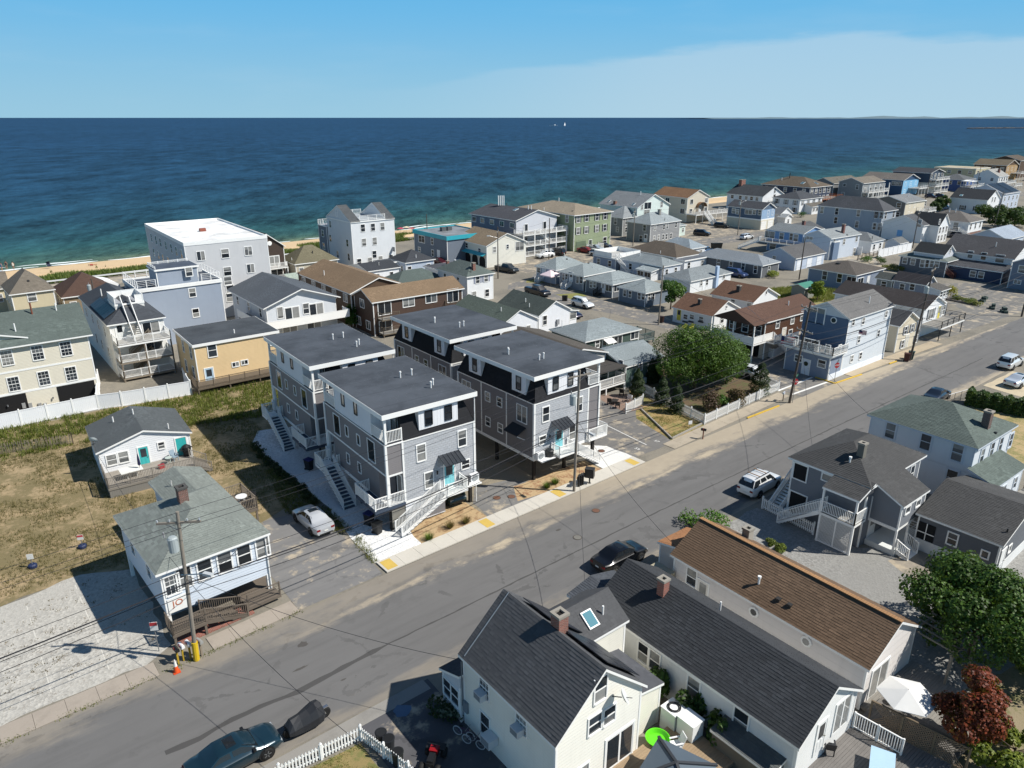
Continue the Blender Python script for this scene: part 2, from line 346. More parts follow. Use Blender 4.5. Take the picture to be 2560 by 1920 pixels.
@cached
def seamat():
    t = NT('sea_water'); w = t.wp; x = t.N('ShaderNodeSeparateXYZ', {0: w}); n = t.noise(t.map(w, (.5, 1, 1)), .02, 4)
    d = t.math('ADD', t.math('SUBTRACT', x.outputs[1], 198.0), t.math('MULTIPLY', t.math('SUBTRACT', n, .5), 40))
    lg = t.math('LOGARITHM', t.math('MAXIMUM', d, 1.0), 10)
    cr = t.N('ShaderNodeValToRGB', {0: t.math('DIVIDE', lg, 4.0)}); e = cr.color_ramp.elements
    e[0].position = 0; e[0].color = (.10, .14, .09, 1); e[1].position = 1; e[1].color = (.0105, .037, .088, 1)
    for p, c in ((.2, (.05, .10, .075)), (.36, (.021, .07, .072)), (.48, (.014, .05, .075)), (.58, (.0115, .042, .080)), (.75, (.0105, .038, .085))):
        q = cr.color_ramp.elements.new(p); q.color = (*c, 1)
    v = t.map(w, (1, 1, 1), (0, 0, YAW)); v = t.map(v, (1, .45, 1))
    st = t.noise(v, .004, 6, .6); ch = t.noise(v, .05, 12, .82); fi = t.noise(v, .45, 5, .75)
    k = t.math('ADD', t.math('ADD', t.math('MULTIPLY', t.math('SUBTRACT', ch, .5), 5.5), t.math('MULTIPLY', t.math('SUBTRACT', st, .5), .9)), t.math('MULTIPLY', t.math('SUBTRACT', fi, .5), 2.4))
    k = t.math('MAXIMUM', t.math('ADD', 1.0, k), .35)  # noise lightens and darkens the colour to imitate light on ripples
    col = t.N('ShaderNodeVectorMath', {0: cr.outputs[0]}, operation='SCALE'); t.set(col.inputs['Scale'], k); col = col.outputs[0]
    cap = t.ramp(t.math('ADD', t.math('MULTIPLY', fi, .55), t.math('MULTIPLY', ch, .6)), .76, .82); col = t.mix(t.math('MULTIPLY', cap, .4), col, (.4, .5, .55))
    t.set(t.p.inputs['Base Color'], col); t.p.inputs['Roughness'].default_value = .5; t.p.inputs['Specular IOR Level'].default_value = .07
    t.bump(t.math('ADD', ch, t.math('MULTIPLY', fi, .3)), .6, 1.2)
    return t.m

# ---------------------------------------------------------------- the setting
def sheet(name, pts, z, mat, par=None):
    from mathutils.geometry import tessellate_polygon
    from mathutils import Vector
    v = [(p[0], p[1], z) for p in pts]; fs = []
    for f in tessellate_polygon([[Vector(p) for p in v]]):
        a, b, c = (v[i] for i in f); fs.append(f if (b[0]-a[0])*(c[1]-a[1])-(b[1]-a[1])*(c[0]-a[0]) > 0 else f[::-1])
    o = MB().mesh(v, fs).build(name, mat, par)
    if par is None: struct(o)
    return o
def smooth_poly(pts, jit=.25, step=1.2):
    out = []; r = random.Random(len(pts)*7+int(pts[0][0]))
    for i, a in enumerate(pts):
        b = pts[(i+1) % len(pts)]; n = max(1, int(hypot(b[0]-a[0], b[1]-a[1])/step))
        for k in range(n):
            j = jit if k else jit*.4
            out.append((a[0]+(b[0]-a[0])*k/n+(r.random()-.5)*j*2, a[1]+(b[1]-a[1])*k/n+(r.random()-.5)*j*2))
    return out
sheet('ground', [(-260, -120), (1000, -120), (1000, 176), (-260, 176)], 0, sandmat('#827c70', '#65625a', .5, .12))
bz = [(176, 0), (179, .25), (182, -.2), (188, -.7), (196, -1.35), (205, -2.1), (230, -5)]
m = MB(); xs = list(range(-260, 1001, 20))
for i in range(len(xs)-1):
    for j in range(len(bz)-1):
        m.poly([(xs[i], bz[j][0], bz[j][1]), (xs[i+1], bz[j][0], bz[j][1]), (xs[i+1], bz[j+1][0], bz[j+1][1]), (xs[i], bz[j+1][0], bz[j+1][1])])
struct(m.build('beach', sandmat('#cbb08a', '#b79c74', .2, .2)))
m = MB(); R_ = 90000
ys = [190, 230, 300, 450, 800, 1600, 4000, 12000, 40000, R_]; xs = [-R_, -20000, -4000, -800, -200, 0, 200, 500, 900, 2000, 8000, 30000, R_]
for i in range(len(xs)-1):
    for j in range(len(ys)-1): m.poly([(xs[i], ys[j], -1.5), (xs[i+1], ys[j], -1.5), (xs[i+1], ys[j+1], -1.5), (xs[i], ys[j+1], -1.5)])
struct(m.build('sea', seamat()))
# surf: two broken lines of foam on the beach side of the water
foam = plain('#e8eeee', .7, var=.05)
m = MB(); r = random.Random(5)
for base, wdt, gap in ((198.2, .9, .05), (201.8, .7, .72), (206, .5, .93)):
    x = -60
    while x < 560:
        L = r.uniform(6, 22)
        if r.random() > gap:
            n = 10; off = r.uniform(-.8, .8); pt = []; pb = []
            for k in range(n+1):
                xx = x+L*k/n; yy = base+off+.9*sin(xx*.11)+.35*sin(xx*.47)+r.uniform(-.12, .12); hw = wdt*(.25+.75*sin(pi*k/n))*r.uniform(.6, 1.1)
                pt.append((xx, yy+hw, -1.46)); pb.append((xx, yy-hw, -1.46))
            for k in range(n): m.poly([pb[k], pb[k+1], pt[k+1], pt[k]])
        x += L*r.uniform(.7, 1.3)
stuff(m.build('surf_foam', foam)); bpy.data.objects['surf_foam']['label'] = 'white surf foam breaking along the sandy beach'; bpy.data.objects['surf_foam']['category'] = 'foam'
# far headland
m = MB(); r = random.Random(3); N = 90; base = []
for i in range(N+1):
    a = i/N; X = 15300+a*22000; Y = 11500-a*2000; hgt = (14+46*min(1, a*3))*(.7+.3*sin(a*21)+.25*sin(a*57+1))+r.uniform(0, 7)
    base.append((X, Y, max(4, hgt)))
for i in range(N):
    p, q = base[i], base[i+1]
    m.poly([(p[0], p[1], -1.5), (q[0], q[1], -1.5), (q[0], q[1]+300, q[2]), (p[0], p[1]+300, p[2])]); m.poly([(p[0], p[1]+300, p[2]), (q[0], q[1]+300, q[2]), (q[0], q[1]+1500, -1.5), (p[0], p[1]+1500, -1.5)])
struct(m.build('headland', plain('#5a6f78', .9)))  # bluish base colour stands in for distance haze
# roads
RN = lambda x: 41.0+.0*x
sheet('street', [(-150, 29.2), (25, 30.0), (160, 30.0), (900, 30.0), (900, 38.6), (136, 38.7), (103, 40.2), (90, 41), (84, 41.4), (76, 41.4), (53, 41.2), (20, 40.5), (5, 39.8), (-150, 38.5)], .004, asphalt('#646362', road=True))
sheet('side_street', [(76.5, 41.3), (84.6, 41.5), (86.5, 50), (87.5, 60), (92, 74), (92.6, 95), (91, 110), (99, 117), (126, 121), (160, 123), (205, 121), (420, 118), (420, 112), (205, 114), (160, 115), (120, 113), (98, 112.2), (88, 112), (84.5, 108), (85, 90), (87, 82), (87, 72), (82.6, 58), (77, 48)], .006, asphalt('#6f6d6a', .25))
sheet('parking_lot', [(97, 117.5), (126, 121.4), (160, 123.4), (212, 121.2), (212, 150), (140, 148), (118, 132), (98, 127)], .008, asphalt('#767169', .5))
sheet('parking_lot', smooth_poly([(112, 41.5), (160, 39.4), (175, 39.2), (175, 48), (152, 60), (146, 58), (136, 47), (120, 52), (113, 50)], .1), .008, asphalt('#716f6b', .3))
sheet('promenade', [(-100, 160), (80, 160), (80, 167), (-100, 167)], .004, asphalt('#8f8a80', .6))
sheet('lane', [(132, 62), (140, 60.5), (180, 84), (205, 112), (196, 114), (170, 92)], .004, asphalt('#8a867e', .6))

# ---------------------------------------------------------------- house kit
WCOL = plain(WHITE, .5, var=.05)
def frame_mesh(w, h, st, t=.1):
    m = MB(); y0, y1 = -.055, .02
    m.box(-w/2-t, y0, -h/2-t, -w/2, y1, h/2+t); m.box(w/2, y0, -h/2-t, w/2+t, y1, h/2+t)
    m.box(-w/2, y0, h/2, w/2, y1, h/2+t); m.box(-w/2, y0-.03, -h/2-t, w/2, y1, -h/2)
    if st in 'dg': m.box(-w/2, y0+.015, -.03, w/2, y1-.01, .03)
    if st in 's2': m.box(-.03, y0+.015, -h/2, .03, y1-.01, h/2)
    if st == 'g':
        for i in (-1, 1): m.box(i*w/6-.012, y0+.03, -h/2, i*w/6+.012, y1-.012, h/2)
        m.box(-w/2, y0+.03, h/4-.012, w/2, y1-.012, h/4+.012); m.box(-w/2, y0+.03, -h/4-.012, w/2, y1-.012, -h/4+.012)
    return m
def window(par, loc, rz, w, h, st='d', trim=WHITE, shut=None, near=True, tw=.1, gl=None):
    """st: d double hung, g with muntins, s slider, p fixed pane"""
    k = ('win', round(w, 2), round(h, 2), st, trim, tw)
    o = obj('window', cmesh(k, lambda: frame_mesh(w, h, st, tw).data('window', plain(trim, .5, var=.04))), par, loc, rz)
    G_ = gl or glass()
    if near and st in 'dg':
        me = cmesh(('pane', round(w, 2), round(h, 2)), lambda: MB().box(-w/2, -.018, -h/4+.015, w/2, -.006, h/4-.015).data('pane', G_))
        obj('pane', me, o, (0, 0, h/4)); obj('pane', me, o, (0, .006, -h/4))
    elif near and st in 's2':
        me = cmesh(('paneS', round(w, 2), round(h, 2)), lambda: MB().box(-w/4+.015, -.018, -h/2, w/4-.015, -.006, h/2).data('pane', G_))
        obj('pane', me, o, (-w/4, 0, 0)); obj('pane', me, o, (w/4, .006, 0))
    else: obj('pane', cmesh(('pane1', round(w, 2), round(h, 2)), lambda: MB().box(-w/2, -.018, -h/2, w/2, -.006, h/2).data('pane', G_)), o)
    if shut:
        me = cmesh(('shut', round(h, 2), shut), lambda: MB().box(-.17, -.04, -h/2-.03, .17, .01, h/2+.03).data('shutter', siding(shut, .07, dirt=.05)))
        for s in (-1, 1): obj('shutter', me, o, (s*(w/2+tw+.18), 0, 0))
    return o
def door(par, loc, rz, w=.95, h=2.05, col='#d8dad8', st='n', trim=WHITE):
    """loc: foot of the door; st n panel, g glazed, s slider, r roll-up garage door"""
    def mk():
        m = MB(); t = .1
        m.box(-w/2-t, -.05, 0, -w/2, .02, h+t); m.box(w/2, -.05, 0, w/2+t, .02, h+t); m.box(-w/2, -.05, h, w/2, .02, h+t); return m.data('door', plain(trim, .5, var=.04))
    o = obj('door', cmesh(('door', w, h, trim), mk), par, loc, rz)
    if st == 's':
        for s in (-1, 1):
            obj('pane', cmesh(('sl', w, h), lambda: MB().box(-w/4+.06, -.02, .1, w/4-.06, -.008, h-.08).data('pane', glass())), o, (s*w/4, 0, 0))
        obj('rail', cmesh(('slr', w, h), lambda: MB().box(-.06, -.035, 0, .06, .01, h).box(-w/2, -.035, 0, -w/2+.06, .01, h).box(w/2-.06, -.035, 0, w/2, .01, h).box(-w/2, -.03, 0, w/2, .01, .1).box(-w/2, -.03, h-.08, w/2, .01, h).data('rail', plain(trim, .5))), o)
    elif st == 'r':
        n = 4; me = cmesh(('gar', w, h, col), lambda: MB().box(-w/2, -.025, .02, w/2, .01, h/n-.01).data('panel', plain(col, .5)))
        for i in range(n): obj('panel', me, o, (0, 0, i*h/n))
    else:
        m = cmesh(('leaf', w, h, col), lambda: MB().box(-w/2, -.03, .02, w/2, .01, h).box(-w/2+.14, -.042, .2, -.06, -.03, h*.42).box(.06, -.042, .2, w/2-.14, -.03, h*.42).data('panel', plain(col, .45, var=.05)))
        obj('panel', m, o)
        if st == 'g': obj('pane', cmesh(('dpane', w, h), lambda: MB().box(-w/2+.16, -.045, h*.5, w/2-.16, -.032, h*.92).data('pane', glass())), o)
        obj('handle', cmesh(('hnd',), lambda: MB().tube((0, -.03, 0), (0, -.1, 0), .025, 6).tube((-.0, -.1, 0), (.09, -.1, 0), .015, 5).data('handle', plain('#8c8a80', .3, .8))), o, (w/2-.12, 0, h*.48))
    return o
def railing(par, pts, h=.95, mat=None, step=.125, ps=1.9, bw=.036, post=.09, style='bal', low=.1, name='railing'):
    mat = mat or WCOL; m = MB(); b = MB()
    for i in range(len(pts)-1):
        p, q = pts[i], pts[i+1]; L = math.dist(p, q); n = max(1, round(L/ps)); d = [(q[j]-p[j]) for j in range(3)]
        for k in range(n+1):
            if k == 0 and i > 0: continue
            f = k/n; x, y, z = (p[j]+d[j]*f for j in range(3)); m.box(x-post/2, y-post/2, z-.02, x+post/2, y+post/2, z+h+.06)
        m.bar((p[0], p[1], p[2]+h), (q[0], q[1], q[2]+h), .075, .05)
        if style != 'cable': m.bar((p[0], p[1], p[2]+low), (q[0], q[1], q[2]+low), .05, .05)
        if style == 'bal':
            nb = max(1, int(hypot(d[0], d[1])/step))
            for k in range(1, nb):
                f = k/nb; x, y, z = (p[j]+d[j]*f for j in range(3)); b.box(x-bw/2, y-bw/2, z+low, x+bw/2, y+bw/2, z+h)
        elif style == 'solid': b.mesh([(p[0]-.02, p[1]-.02, p[2]-.1), (q[0]-.02, q[1]-.02, q[2]-.1), (q[0]-.02, q[1]-.02, q[2]+h), (p[0]-.02, p[1]-.02, p[2]+h), (p[0]+.02, p[1]+.02, p[2]-.1), (q[0]+.02, q[1]+.02, q[2]-.1), (q[0]+.02, q[1]+.02, q[2]+h), (p[0]+.02, p[1]+.02, p[2]+h)], [(0,1,2,3),(7,6,5,4),(0,4,5,1),(3,2,6,7)])
        elif style == 'cable':
            for k in range(1, 4): b.bar((p[0], p[1], p[2]+h*k/4), (q[0], q[1], q[2]+h*k/4), .03)
        elif style == 'x':
            nb = max(2, int(hypot(d[0], d[1])/.14))
            for k in range(nb):
                for s in (0, 1):
                    a = [p[j]+d[j]*(k+s)/nb for j in range(3)]; c = [p[j]+d[j]*(k+1-s)/nb for j in range(3)]; b.bar((a[0], a[1], a[2]+low), (c[0], c[1], c[2]+h), .03, .012)
    o = m.build(name, mat, par, uv=False)
    if b.f:
        c = b.build('balusters' if style in ('bal', 'x') else 'infill', mat, o, uv=False)
        if style == 'bal': stuff(c)
    return o
def stairs(par, p, z1, dr, wid=1.0, run=None, mat=None, tmat=None, rails=True, rh=.9, rail_sides=(0, 1), style='bal', riser=False):
    """p: top landing edge centre (x,y,z); z1: foot height; dr: heading of descent"""
    mat = mat or WCOL; tmat = tmat or mat; H = p[2]-z1; n = max(2, round(H/.19)); L = run or n*.26; dx, dy = cos(dr), sin(dr); nx, ny = -dy, dx
    m = MB()
    for s in (-1, 1):
        a = (p[0]+nx*s*wid/2, p[1]+ny*s*wid/2, p[2]-.12); b = (a[0]+dx*L, a[1]+dy*L, z1-.02+.12); m.bar(a, b, .05, .28)
    o = m.build('stairs', mat, par, uv=False)
    me = cmesh(('tread', round(wid, 2), round(L/n, 2), tmat.name), lambda: MB().box(0, -wid/2-.03, -.045, L/n+.03, wid/2+.03, 0).data('tread', tmat))
    rm_ = cmesh(('riser', round(wid, 2), round(H/n, 2), mat.name), lambda: MB().box(0, -wid/2, -H/n+.0, .025, wid/2, -.046).data('riser', mat)) if riser else None
    for k in range(n):
        obj('tread', me, o, (p[0]+dx*L*k/n, p[1]+dy*L*k/n, p[2]-H*(k+1)/n+.02), dr)
        if riser: obj('riser', rm_, o, (p[0]+dx*L*(k+1)/n-dx*.01, p[1]+dy*L*(k+1)/n-dy*.01, p[2]-H*(k+1)/n+.02), dr)
    if rails:
        for s in rail_sides:
            s = -1 if s == 0 else 1
            a = (p[0]+nx*s*wid/2, p[1]+ny*s*wid/2, p[2]); b = (a[0]+dx*L, a[1]+dy*L, z1+.03); railing(par, [a, b], rh, mat, ps=99, style=style)
    return o
def shingle_geo(par, slopes, mat, ex=.17, tab=.33, seed=1):
    r = random.Random(seed); V = []; F = []
    for P in slopes:
        p0 = P[0]; a = [P[1][i]-p0[i] for i in range(3)]; L = math.sqrt(sum(x*x for x in a)); a = [x/L for x in a]
        b = [P[2][i]-p0[i] for i in range(3)]; n = [a[1]*b[2]-a[2]*b[1], a[2]*b[0]-a[0]*b[2], a[0]*b[1]-a[1]*b[0]]; k = math.sqrt(sum(x*x for x in n)); n = [x/k for x in n]
        up = [n[1]*a[2]-n[2]*a[1], n[2]*a[0]-n[0]*a[2], n[0]*a[1]-n[1]*a[0]]
        Q = [(sum((p[i]-p0[i])*a[i] for i in range(3)), sum((p[i]-p0[i])*up[i] for i in range(3))) for p in P]
        vmax = max(q[1] for q in Q); nrow = int(vmax/ex)
        def span(v):
            xs = []
            for i in range(len(Q)):
                c, d = Q[i], Q[(i+1) % len(Q)]
                if (c[1]-v)*(d[1]-v) < 0: xs.append(c[0]+(d[0]-c[0])*(v-c[1])/(d[1]-c[1]))
            return (min(xs), max(xs)) if len(xs) >= 2 else None
        for j in range(nrow+1):
            v = j*ex; s0, s1 = span(min(v+.01, vmax-.01)), span(min(v+ex, vmax-.005))
            if not s0 or not s1: continue
            u = s0[0]; u -= (j % 2)*tab*.5*r.uniform(.8, 1.2)
            while u < s0[1]:
                w = tab*r.uniform(.7, 1.3); e = u+w; A, B = max(u, s0[0]), min(e, s0[1]); C, D = max(u, s1[0]), min(e, s1[1])
                if B-A > .02:
                    if D <= C: C = D = min(max((A+B)/2, s1[0]), s1[1])
                    lift = r.uniform(.016, .028); i0 = len(V); g = .006
                    for (uu, vv, hh) in ((A+g, v, .002), (B-g, v, .002), (A+g, v, lift), (B-g, v, lift), (D, min(v+ex*1.02, vmax), .006), (C, min(v+ex*1.02, vmax), .006)):
                        V.append(tuple(p0[q]+a[q]*uu+up[q]*vv+n[q]*hh for q in range(3)))
                    F.append((i0, i0+1, i0+3, i0+2)); F.append((i0+2, i0+3, i0+4, i0+5))
                u = e
    me = bpy.data.meshes.new('shingles'); me.from_pydata(V, [], F); me.materials.append(mat)
    return stuff(obj('shingles', me, par))
FACE = {'S': 0, 'W': -pi/2, 'E': pi/2, 'N': pi}
class House:
    """x,y: south-west roof corner; W along the street, D towards the sea; ze eave height; roof gx gy (ridge axis) hx hy f and sheds"""
    def __init__(s, name, label, x, y, W, D, ze, roof, wall, rc, rise=1.5, ang=0, ov=.3, zb=0, cat='house', group=None, trim=WHITE, t=.16, geo=None, hipf=1.0, root=None, kind='lap', lap=.16, tw=.1, corner=True, par_h=0, rmat=None):
        s.x, s.y, s.W, s.D, s.ze, s.rise, s.ov, s.zb, s.a, s.t, s.trim, s.tw = x, y, W, D, ze, rise, ov, zb, radians(ang), t, trim, tw
        s.near = hypot(x, y) < 125; geo = (hypot(x, y) < 78) if geo is None else geo
        s.root = root or thing(name, label, cat, (x, y, 0), s.a, group); s.px, s.py = (0, 0)
        if root is not None:      # an annex in the frame of another house
            s.px, s.py = x, y; s.R = root
        wm = siding(wall, lap, kind) if isinstance(wall, str) else wall; tm = plain(trim, .55, var=.06); o = ov; rd = roof[0]; s.roofk = roof
        X0, Y0 = (s.px, s.py) if root is not None else (0, 0); s.X0, s.Y0 = X0, Y0
        m = MB(); w = MB(); S = []
        xw0, xw1, yw0, yw1 = X0+o, X0+W-o, Y0+o, Y0+D-o; X1, Y1 = X0+W, Y0+D; s.box_ = (xw0, yw0, xw1, yw1)
        zr = ze+rise
        def wallbox(z):
            w.poly([(xw0, yw0, zb), (xw1, yw0, zb), (xw1, yw0, z), (xw0, yw0, z)]); w.poly([(xw1, yw0, zb), (xw1, yw1, zb), (xw1, yw1, z), (xw1, yw0, z)])
            w.poly([(xw1, yw1, zb), (xw0, yw1, zb), (xw0, yw1, z), (xw1, yw1, z)]); w.poly([(xw0, yw1, zb), (xw0, yw0, zb), (xw0, yw0, z), (xw0, yw1, z)])
            if zb > .5: w.poly([(xw0, yw0, zb), (xw0, yw1, zb), (xw1, yw1, zb), (xw1, yw0, zb)])
        if roof in ('gx', 'gy'):
            ax = 0 if roof == 'gx' else 1; B = D if ax == 0 else W; b0 = Y0 if ax == 0 else X0; a0, a1 = (X0, X1) if ax == 0 else (Y0, Y1); A0, A1 = (xw0, xw1) if ax == 0 else (yw0, yw1)
            pit = rise/(B/2); zw = ze-t+o*pit+.02; mid = b0+B/2
            prof = [(b0, ze), (b0, ze-t), (mid, zr-t), (b0+B, ze-t), (b0+B, ze), (mid, zr)]
            P = (lambda b, z, a: (a, b, z)) if ax == 0 else (lambda b, z, a: (b, a, z))
            for i in range(6):
                p, q = prof[i], prof[(i+1) % 6]; f = [P(p[0], p[1], a0), P(q[0], q[1], a0), P(q[0], q[1], a1), P(p[0], p[1], a1)]
                if ax == 0: f = f[::-1]
                m.poly(f[::-1], 0 if i in (4, 5) else 1)
            for a in (a0, a1):
                for tri in ((0, 1, 2, 5), (5, 2, 3, 4)): m.poly([P(prof[i][0], prof[i][1], a) for i in tri], 1)
            if ax == 0: S = [[(X0, Y0, ze), (X1, Y0, ze), (X1, mid, zr), (X0, mid, zr)], [(X1, Y1, ze), (X0, Y1, ze), (X0, mid, zr), (X1, mid, zr)]]
            else: S = [[(X0, Y1, ze), (X0, Y0, ze), (mid, Y0, zr), (mid, Y1, zr)], [(X1, Y0, ze), (X1, Y1, ze), (mid, Y1, zr), (mid, Y0, zr)]]
            wallbox(zw)
            for a in (A0, A1): w.poly([P(b0+o, zw, a), P(b0+B-o, zw, a), P(mid, zr-t+.02, a)])
        elif rd == 'h':
            ins = min(W, D)/2*hipf; zt = ze-t
            if roof == 'hx': r0, r1 = (X0+ins, Y0+D/2), (X1-ins, Y0+D/2)
            else: r0, r1 = (X0+W/2, Y0+ins), (X0+W/2, Y1-ins)
            c = [(X0, Y0, ze), (X1, Y0, ze), (X1, Y1, ze), (X0, Y1, ze)]; a, b = (*r0, zr), (*r1, zr)
            if roof == 'hx': S = [[c[0], c[1], b, a], [c[1], c[2], b], [c[2], c[3], a, b], [c[3], c[0], a]]
            else: S = [[c[0], c[1], a], [c[1], c[2], b, a], [c[2], c[3], b], [c[3], c[0], a, b]]
            if abs(W-D) < .05: S = [[p for i, p in enumerate(q) if p not in q[:i]] for q in S]
            for q in S: m.poly(q, 0)
            lo = [(p[0], p[1], zt) for p in c]; m.poly(lo[::-1], 1)
            for i in range(4): m.poly([lo[i], lo[(i+1) % 4], c[(i+1) % 4], c[i]], 1)
            wallbox(zt+.01)
        elif roof == 'f':
            m.box(X0, Y0, ze-t-.1, X1, Y1, ze-.012, 1); m.box(X0+.06, Y0+.06, ze-.05, X1-.06, Y1-.06, ze, 0); S = [[(X0+.06, Y0+.06, ze), (X1-.06, Y0+.06, ze), (X1-.06, Y1-.06, ze), (X0+.06, Y1-.06, ze)]]; wallbox(ze-t-.09)
            if par_h:
                for bx in ((X0, Y0, X1, Y0+.18), (X0, Y1-.18, X1, Y1), (X0, Y0+.18, X0+.18, Y1-.18), (X1-.18, Y0+.18, X1, Y1-.18)): m.box(bx[0], bx[1], ze-.02, bx[2], bx[3], ze+par_h, 1)
        else:  # shed: s<low side>
            lo = roof[1]; z = {(0, 0): ze, (1, 0): ze, (1, 1): ze, (0, 1): ze}
            hi = {'S': [(0, 1), (1, 1)], 'N': [(0, 0), (1, 0)], 'W': [(1, 0), (1, 1)], 'E': [(0, 0), (0, 1)]}[lo]
            for k in hi: z[k] = ze+rise
            ks = [(0, 0), (1, 0), (1, 1), (0, 1)]; c = [(X0+k[0]*W, Y0+k[1]*D, z[k]) for k in ks]; l = [(p[0], p[1], p[2]-t) for p in c]
            st = {'S': 0, 'E': 1, 'N': 2, 'W': 3}[lo]; S = [[c[(st+i) % 4] for i in range(4)]]
            m.poly(c, 0); m.poly(l[::-1], 1)
            for i in range(4): m.poly([l[i], l[(i+1) % 4], c[(i+1) % 4], c[i]], 1)
            def zz(x, y):
                u, v = (x-X0)/W, (y-Y0)/D; return ze+rise*({'S': v, 'N': 1-v, 'W': u, 'E': 1-u}[lo])-t+.01
            cs = [(xw0, yw0), (xw1, yw0), (xw1, yw1), (xw0, yw1)]
            for i in range(4):
                p, q = cs[i], cs[(i+1) % 4]; w.poly([(*p, zb), (*q, zb), (*q, zz(*q)), (*p, zz(*p))])
            if zb > .5: w.poly([(*p, zb) for p in cs[::-1]])
        rmt = rmat or (membrane(rc) if roof == 'f' else shingle(rc)); s.S = S
        s.wall = w.build('wall', wm, s.root); s.roof = m.build('roof', [rmt, tm], s.root)
        if geo and roof != 'f' and rmat is None: shingle_geo(s.roof, S[:], shingle(rc, geo=True), seed=int(x*3+y))
        if corner:
            zc = ze-t-.02; cm = cmesh(('cb', round(zc-zb, 2), trim), lambda: MB().box(-.018, -.018, 0, .1, .1, zc-zb).data('corner_board', tm, uv=False))
            for cx, cy, a in ((xw0, yw0, 0), (xw1, yw0, pi/2), (xw1, yw1, pi), (xw0, yw1, -pi/2)): obj('corner_board', cm, s.root, (cx, cy, zb), a)
    def loc(s, face, u, z):
        x0, y0, x1, y1 = s.box_
        return {'S': (u, y0, z), 'W': (x0, u, z), 'E': (x1, u, z), 'N': (u, y1, z)}[face]
    def lray(s, k, x, y):
        d = ray(k, x, y); rx, ry = s.root.location.x, s.root.location.y; a = -s.root.rotation_euler.z; c, n = cos(a), sin(a)
        o = (-rx*c+ry*n, -rx*n-ry*c, CAM_H); return o, (d[0]*c-d[1]*n, d[0]*n+d[1]*c, d[2])
    def px2(s, face, k, x, y, off=0):
        o, d = s.lray(k, x, y); x0, y0, x1, y1 = s.box_
        if face in 'SN': t = ((y0-off if face == 'S' else y1)-o[1])/d[1]; return o[0]+d[0]*t, o[2]+d[2]*t
        t = ((x0-off if face == 'W' else x1)-o[0])/d[0]; return o[1]+d[1]*t, o[2]+d[2]*t
    def onroof(s, k, x, y):
        o, d = s.lray(k, x, y); best = None
        for P in s.S:
            a = [P[1][i]-P[0][i] for i in range(3)]; b = [P[2][i]-P[0][i] for i in range(3)]; n = (a[1]*b[2]-a[2]*b[1], a[2]*b[0]-a[0]*b[2], a[0]*b[1]-a[1]*b[0])
            dn = sum(n[i]*d[i] for i in range(3))
            if abs(dn) < 1e-9: continue
            t = sum(n[i]*(P[0][i]-o[i]) for i in range(3))/dn; h = [o[i]+d[i]*t for i in range(3)]
            cx = sum(p[0] for p in P)/len(P); cy = sum(p[1] for p in P)/len(P)
            ok = True
            for i in range(len(P)):
                p, q = P[i], P[(i+1) % len(P)]
                if ((q[0]-p[0])*(h[1]-p[1])-(q[1]-p[1])*(h[0]-p[0]))*((q[0]-p[0])*(cy-p[1])-(q[1]-p[1])*(cx-p[0])) < -1e-4: ok = False
            if ok and (best is None or t < best[0]): best = (t, h)
        if best: return best[1]
        P = s.S[0]; return [sum(p[i] for p in P)/len(P) for i in range(3)]
    def win(s, face, u, z, w=.85, h=1.25, st='d', shut=None, trim=None): return window(s.root, s.loc(face, u, z), FACE[face], w, h, st, trim or s.trim, shut, s.near, s.tw)
    def pw(s, face, k, x, y, w=.85, h=1.25, st='d', shut=None, trim=None):
        u, z = s.px2(face, k, x, y); return s.win(face, u, z, w, h, st, shut, trim)
    def row(s, face, zs, n, w=.85, h=1.25, st='d', shut=None, a=None, b=None):
        x0, y0, x1, y1 = s.box_; lo, hi = (x0, x1) if face in 'SN' else (y0, y1); a = .0 if a is None else a; b = 1. if b is None else b
        us = [a+(b-a)*(i+.5)/n for i in range(n)] if isinstance(n, int) else n
        for z in zs if isinstance(zs, (list, tuple)) else [zs]:
            for u in us: s.win(face, lo+(hi-lo)*u, z, w, h, st, shut)
        return s
    def door(s, face, u, z, w=.95, h=2.05, col='#d8dad8', st='n'): return door(s.root, s.loc(face, u, z), FACE[face], w, h, col, st, s.trim)
    def pd(s, face, k, x, y, w=.95, h=2.05, col='#d8dad8', st='n'):
        u, z = s.px2(face, k, x, y); return s.door(face, u, z, w, h, col, st)
    def vent(s, k, x, y, h=.5, r=.05, col=WHITE, cap=False):
        p = s.onroof(k, x, y); m = MB().tube((0, 0, -.1), (0, 0, h), r, 8)
        if cap: m.tube((0, 0, h), (0, 0, h+.12), r*1.7, 8)
        return m.build('vent_pipe', plain(col, .5), s.roof, p)
    def boxvent(s, k, x, y, col=DARK, w=.3):
        p = s.onroof(k, x, y); return MB().box(-w/2, -w/2, -.05, w/2, w/2, .14).build('roof_vent', plain(col, .6), s.roof, p)
    def chimney(s, k, x, y, w=.55, d=.55, h=1.2, col=None, cap='#8f8a80'):
        p = s.onroof(k, x, y); c = MB().box(-w/2, -d/2, -.6, w/2, d/2, h).build('chimney', col or brick(), s.roof, p)
        m = MB(); e = .05
        for b in ((-w/2-e, -d/2-e, w/2+e, -d/2+.12), (-w/2-e, d/2-.12, w/2+e, d/2+e), (-w/2-e, -d/2+.12, -w/2+.12, d/2-.12), (w/2-.12, -d/2+.12, w/2+e, d/2-.12)): m.box(b[0], b[1], h, b[2], b[3], h+.14)
        m.build('chimney_cap', plain(cap, .9), s.roof, p); MB().box(-w/2+.1, -d/2+.1, h-.02, w/2-.1, d/2-.1, h+.02).build('flue', plain('#0c0b0a', .9), s.roof, p)
        return c
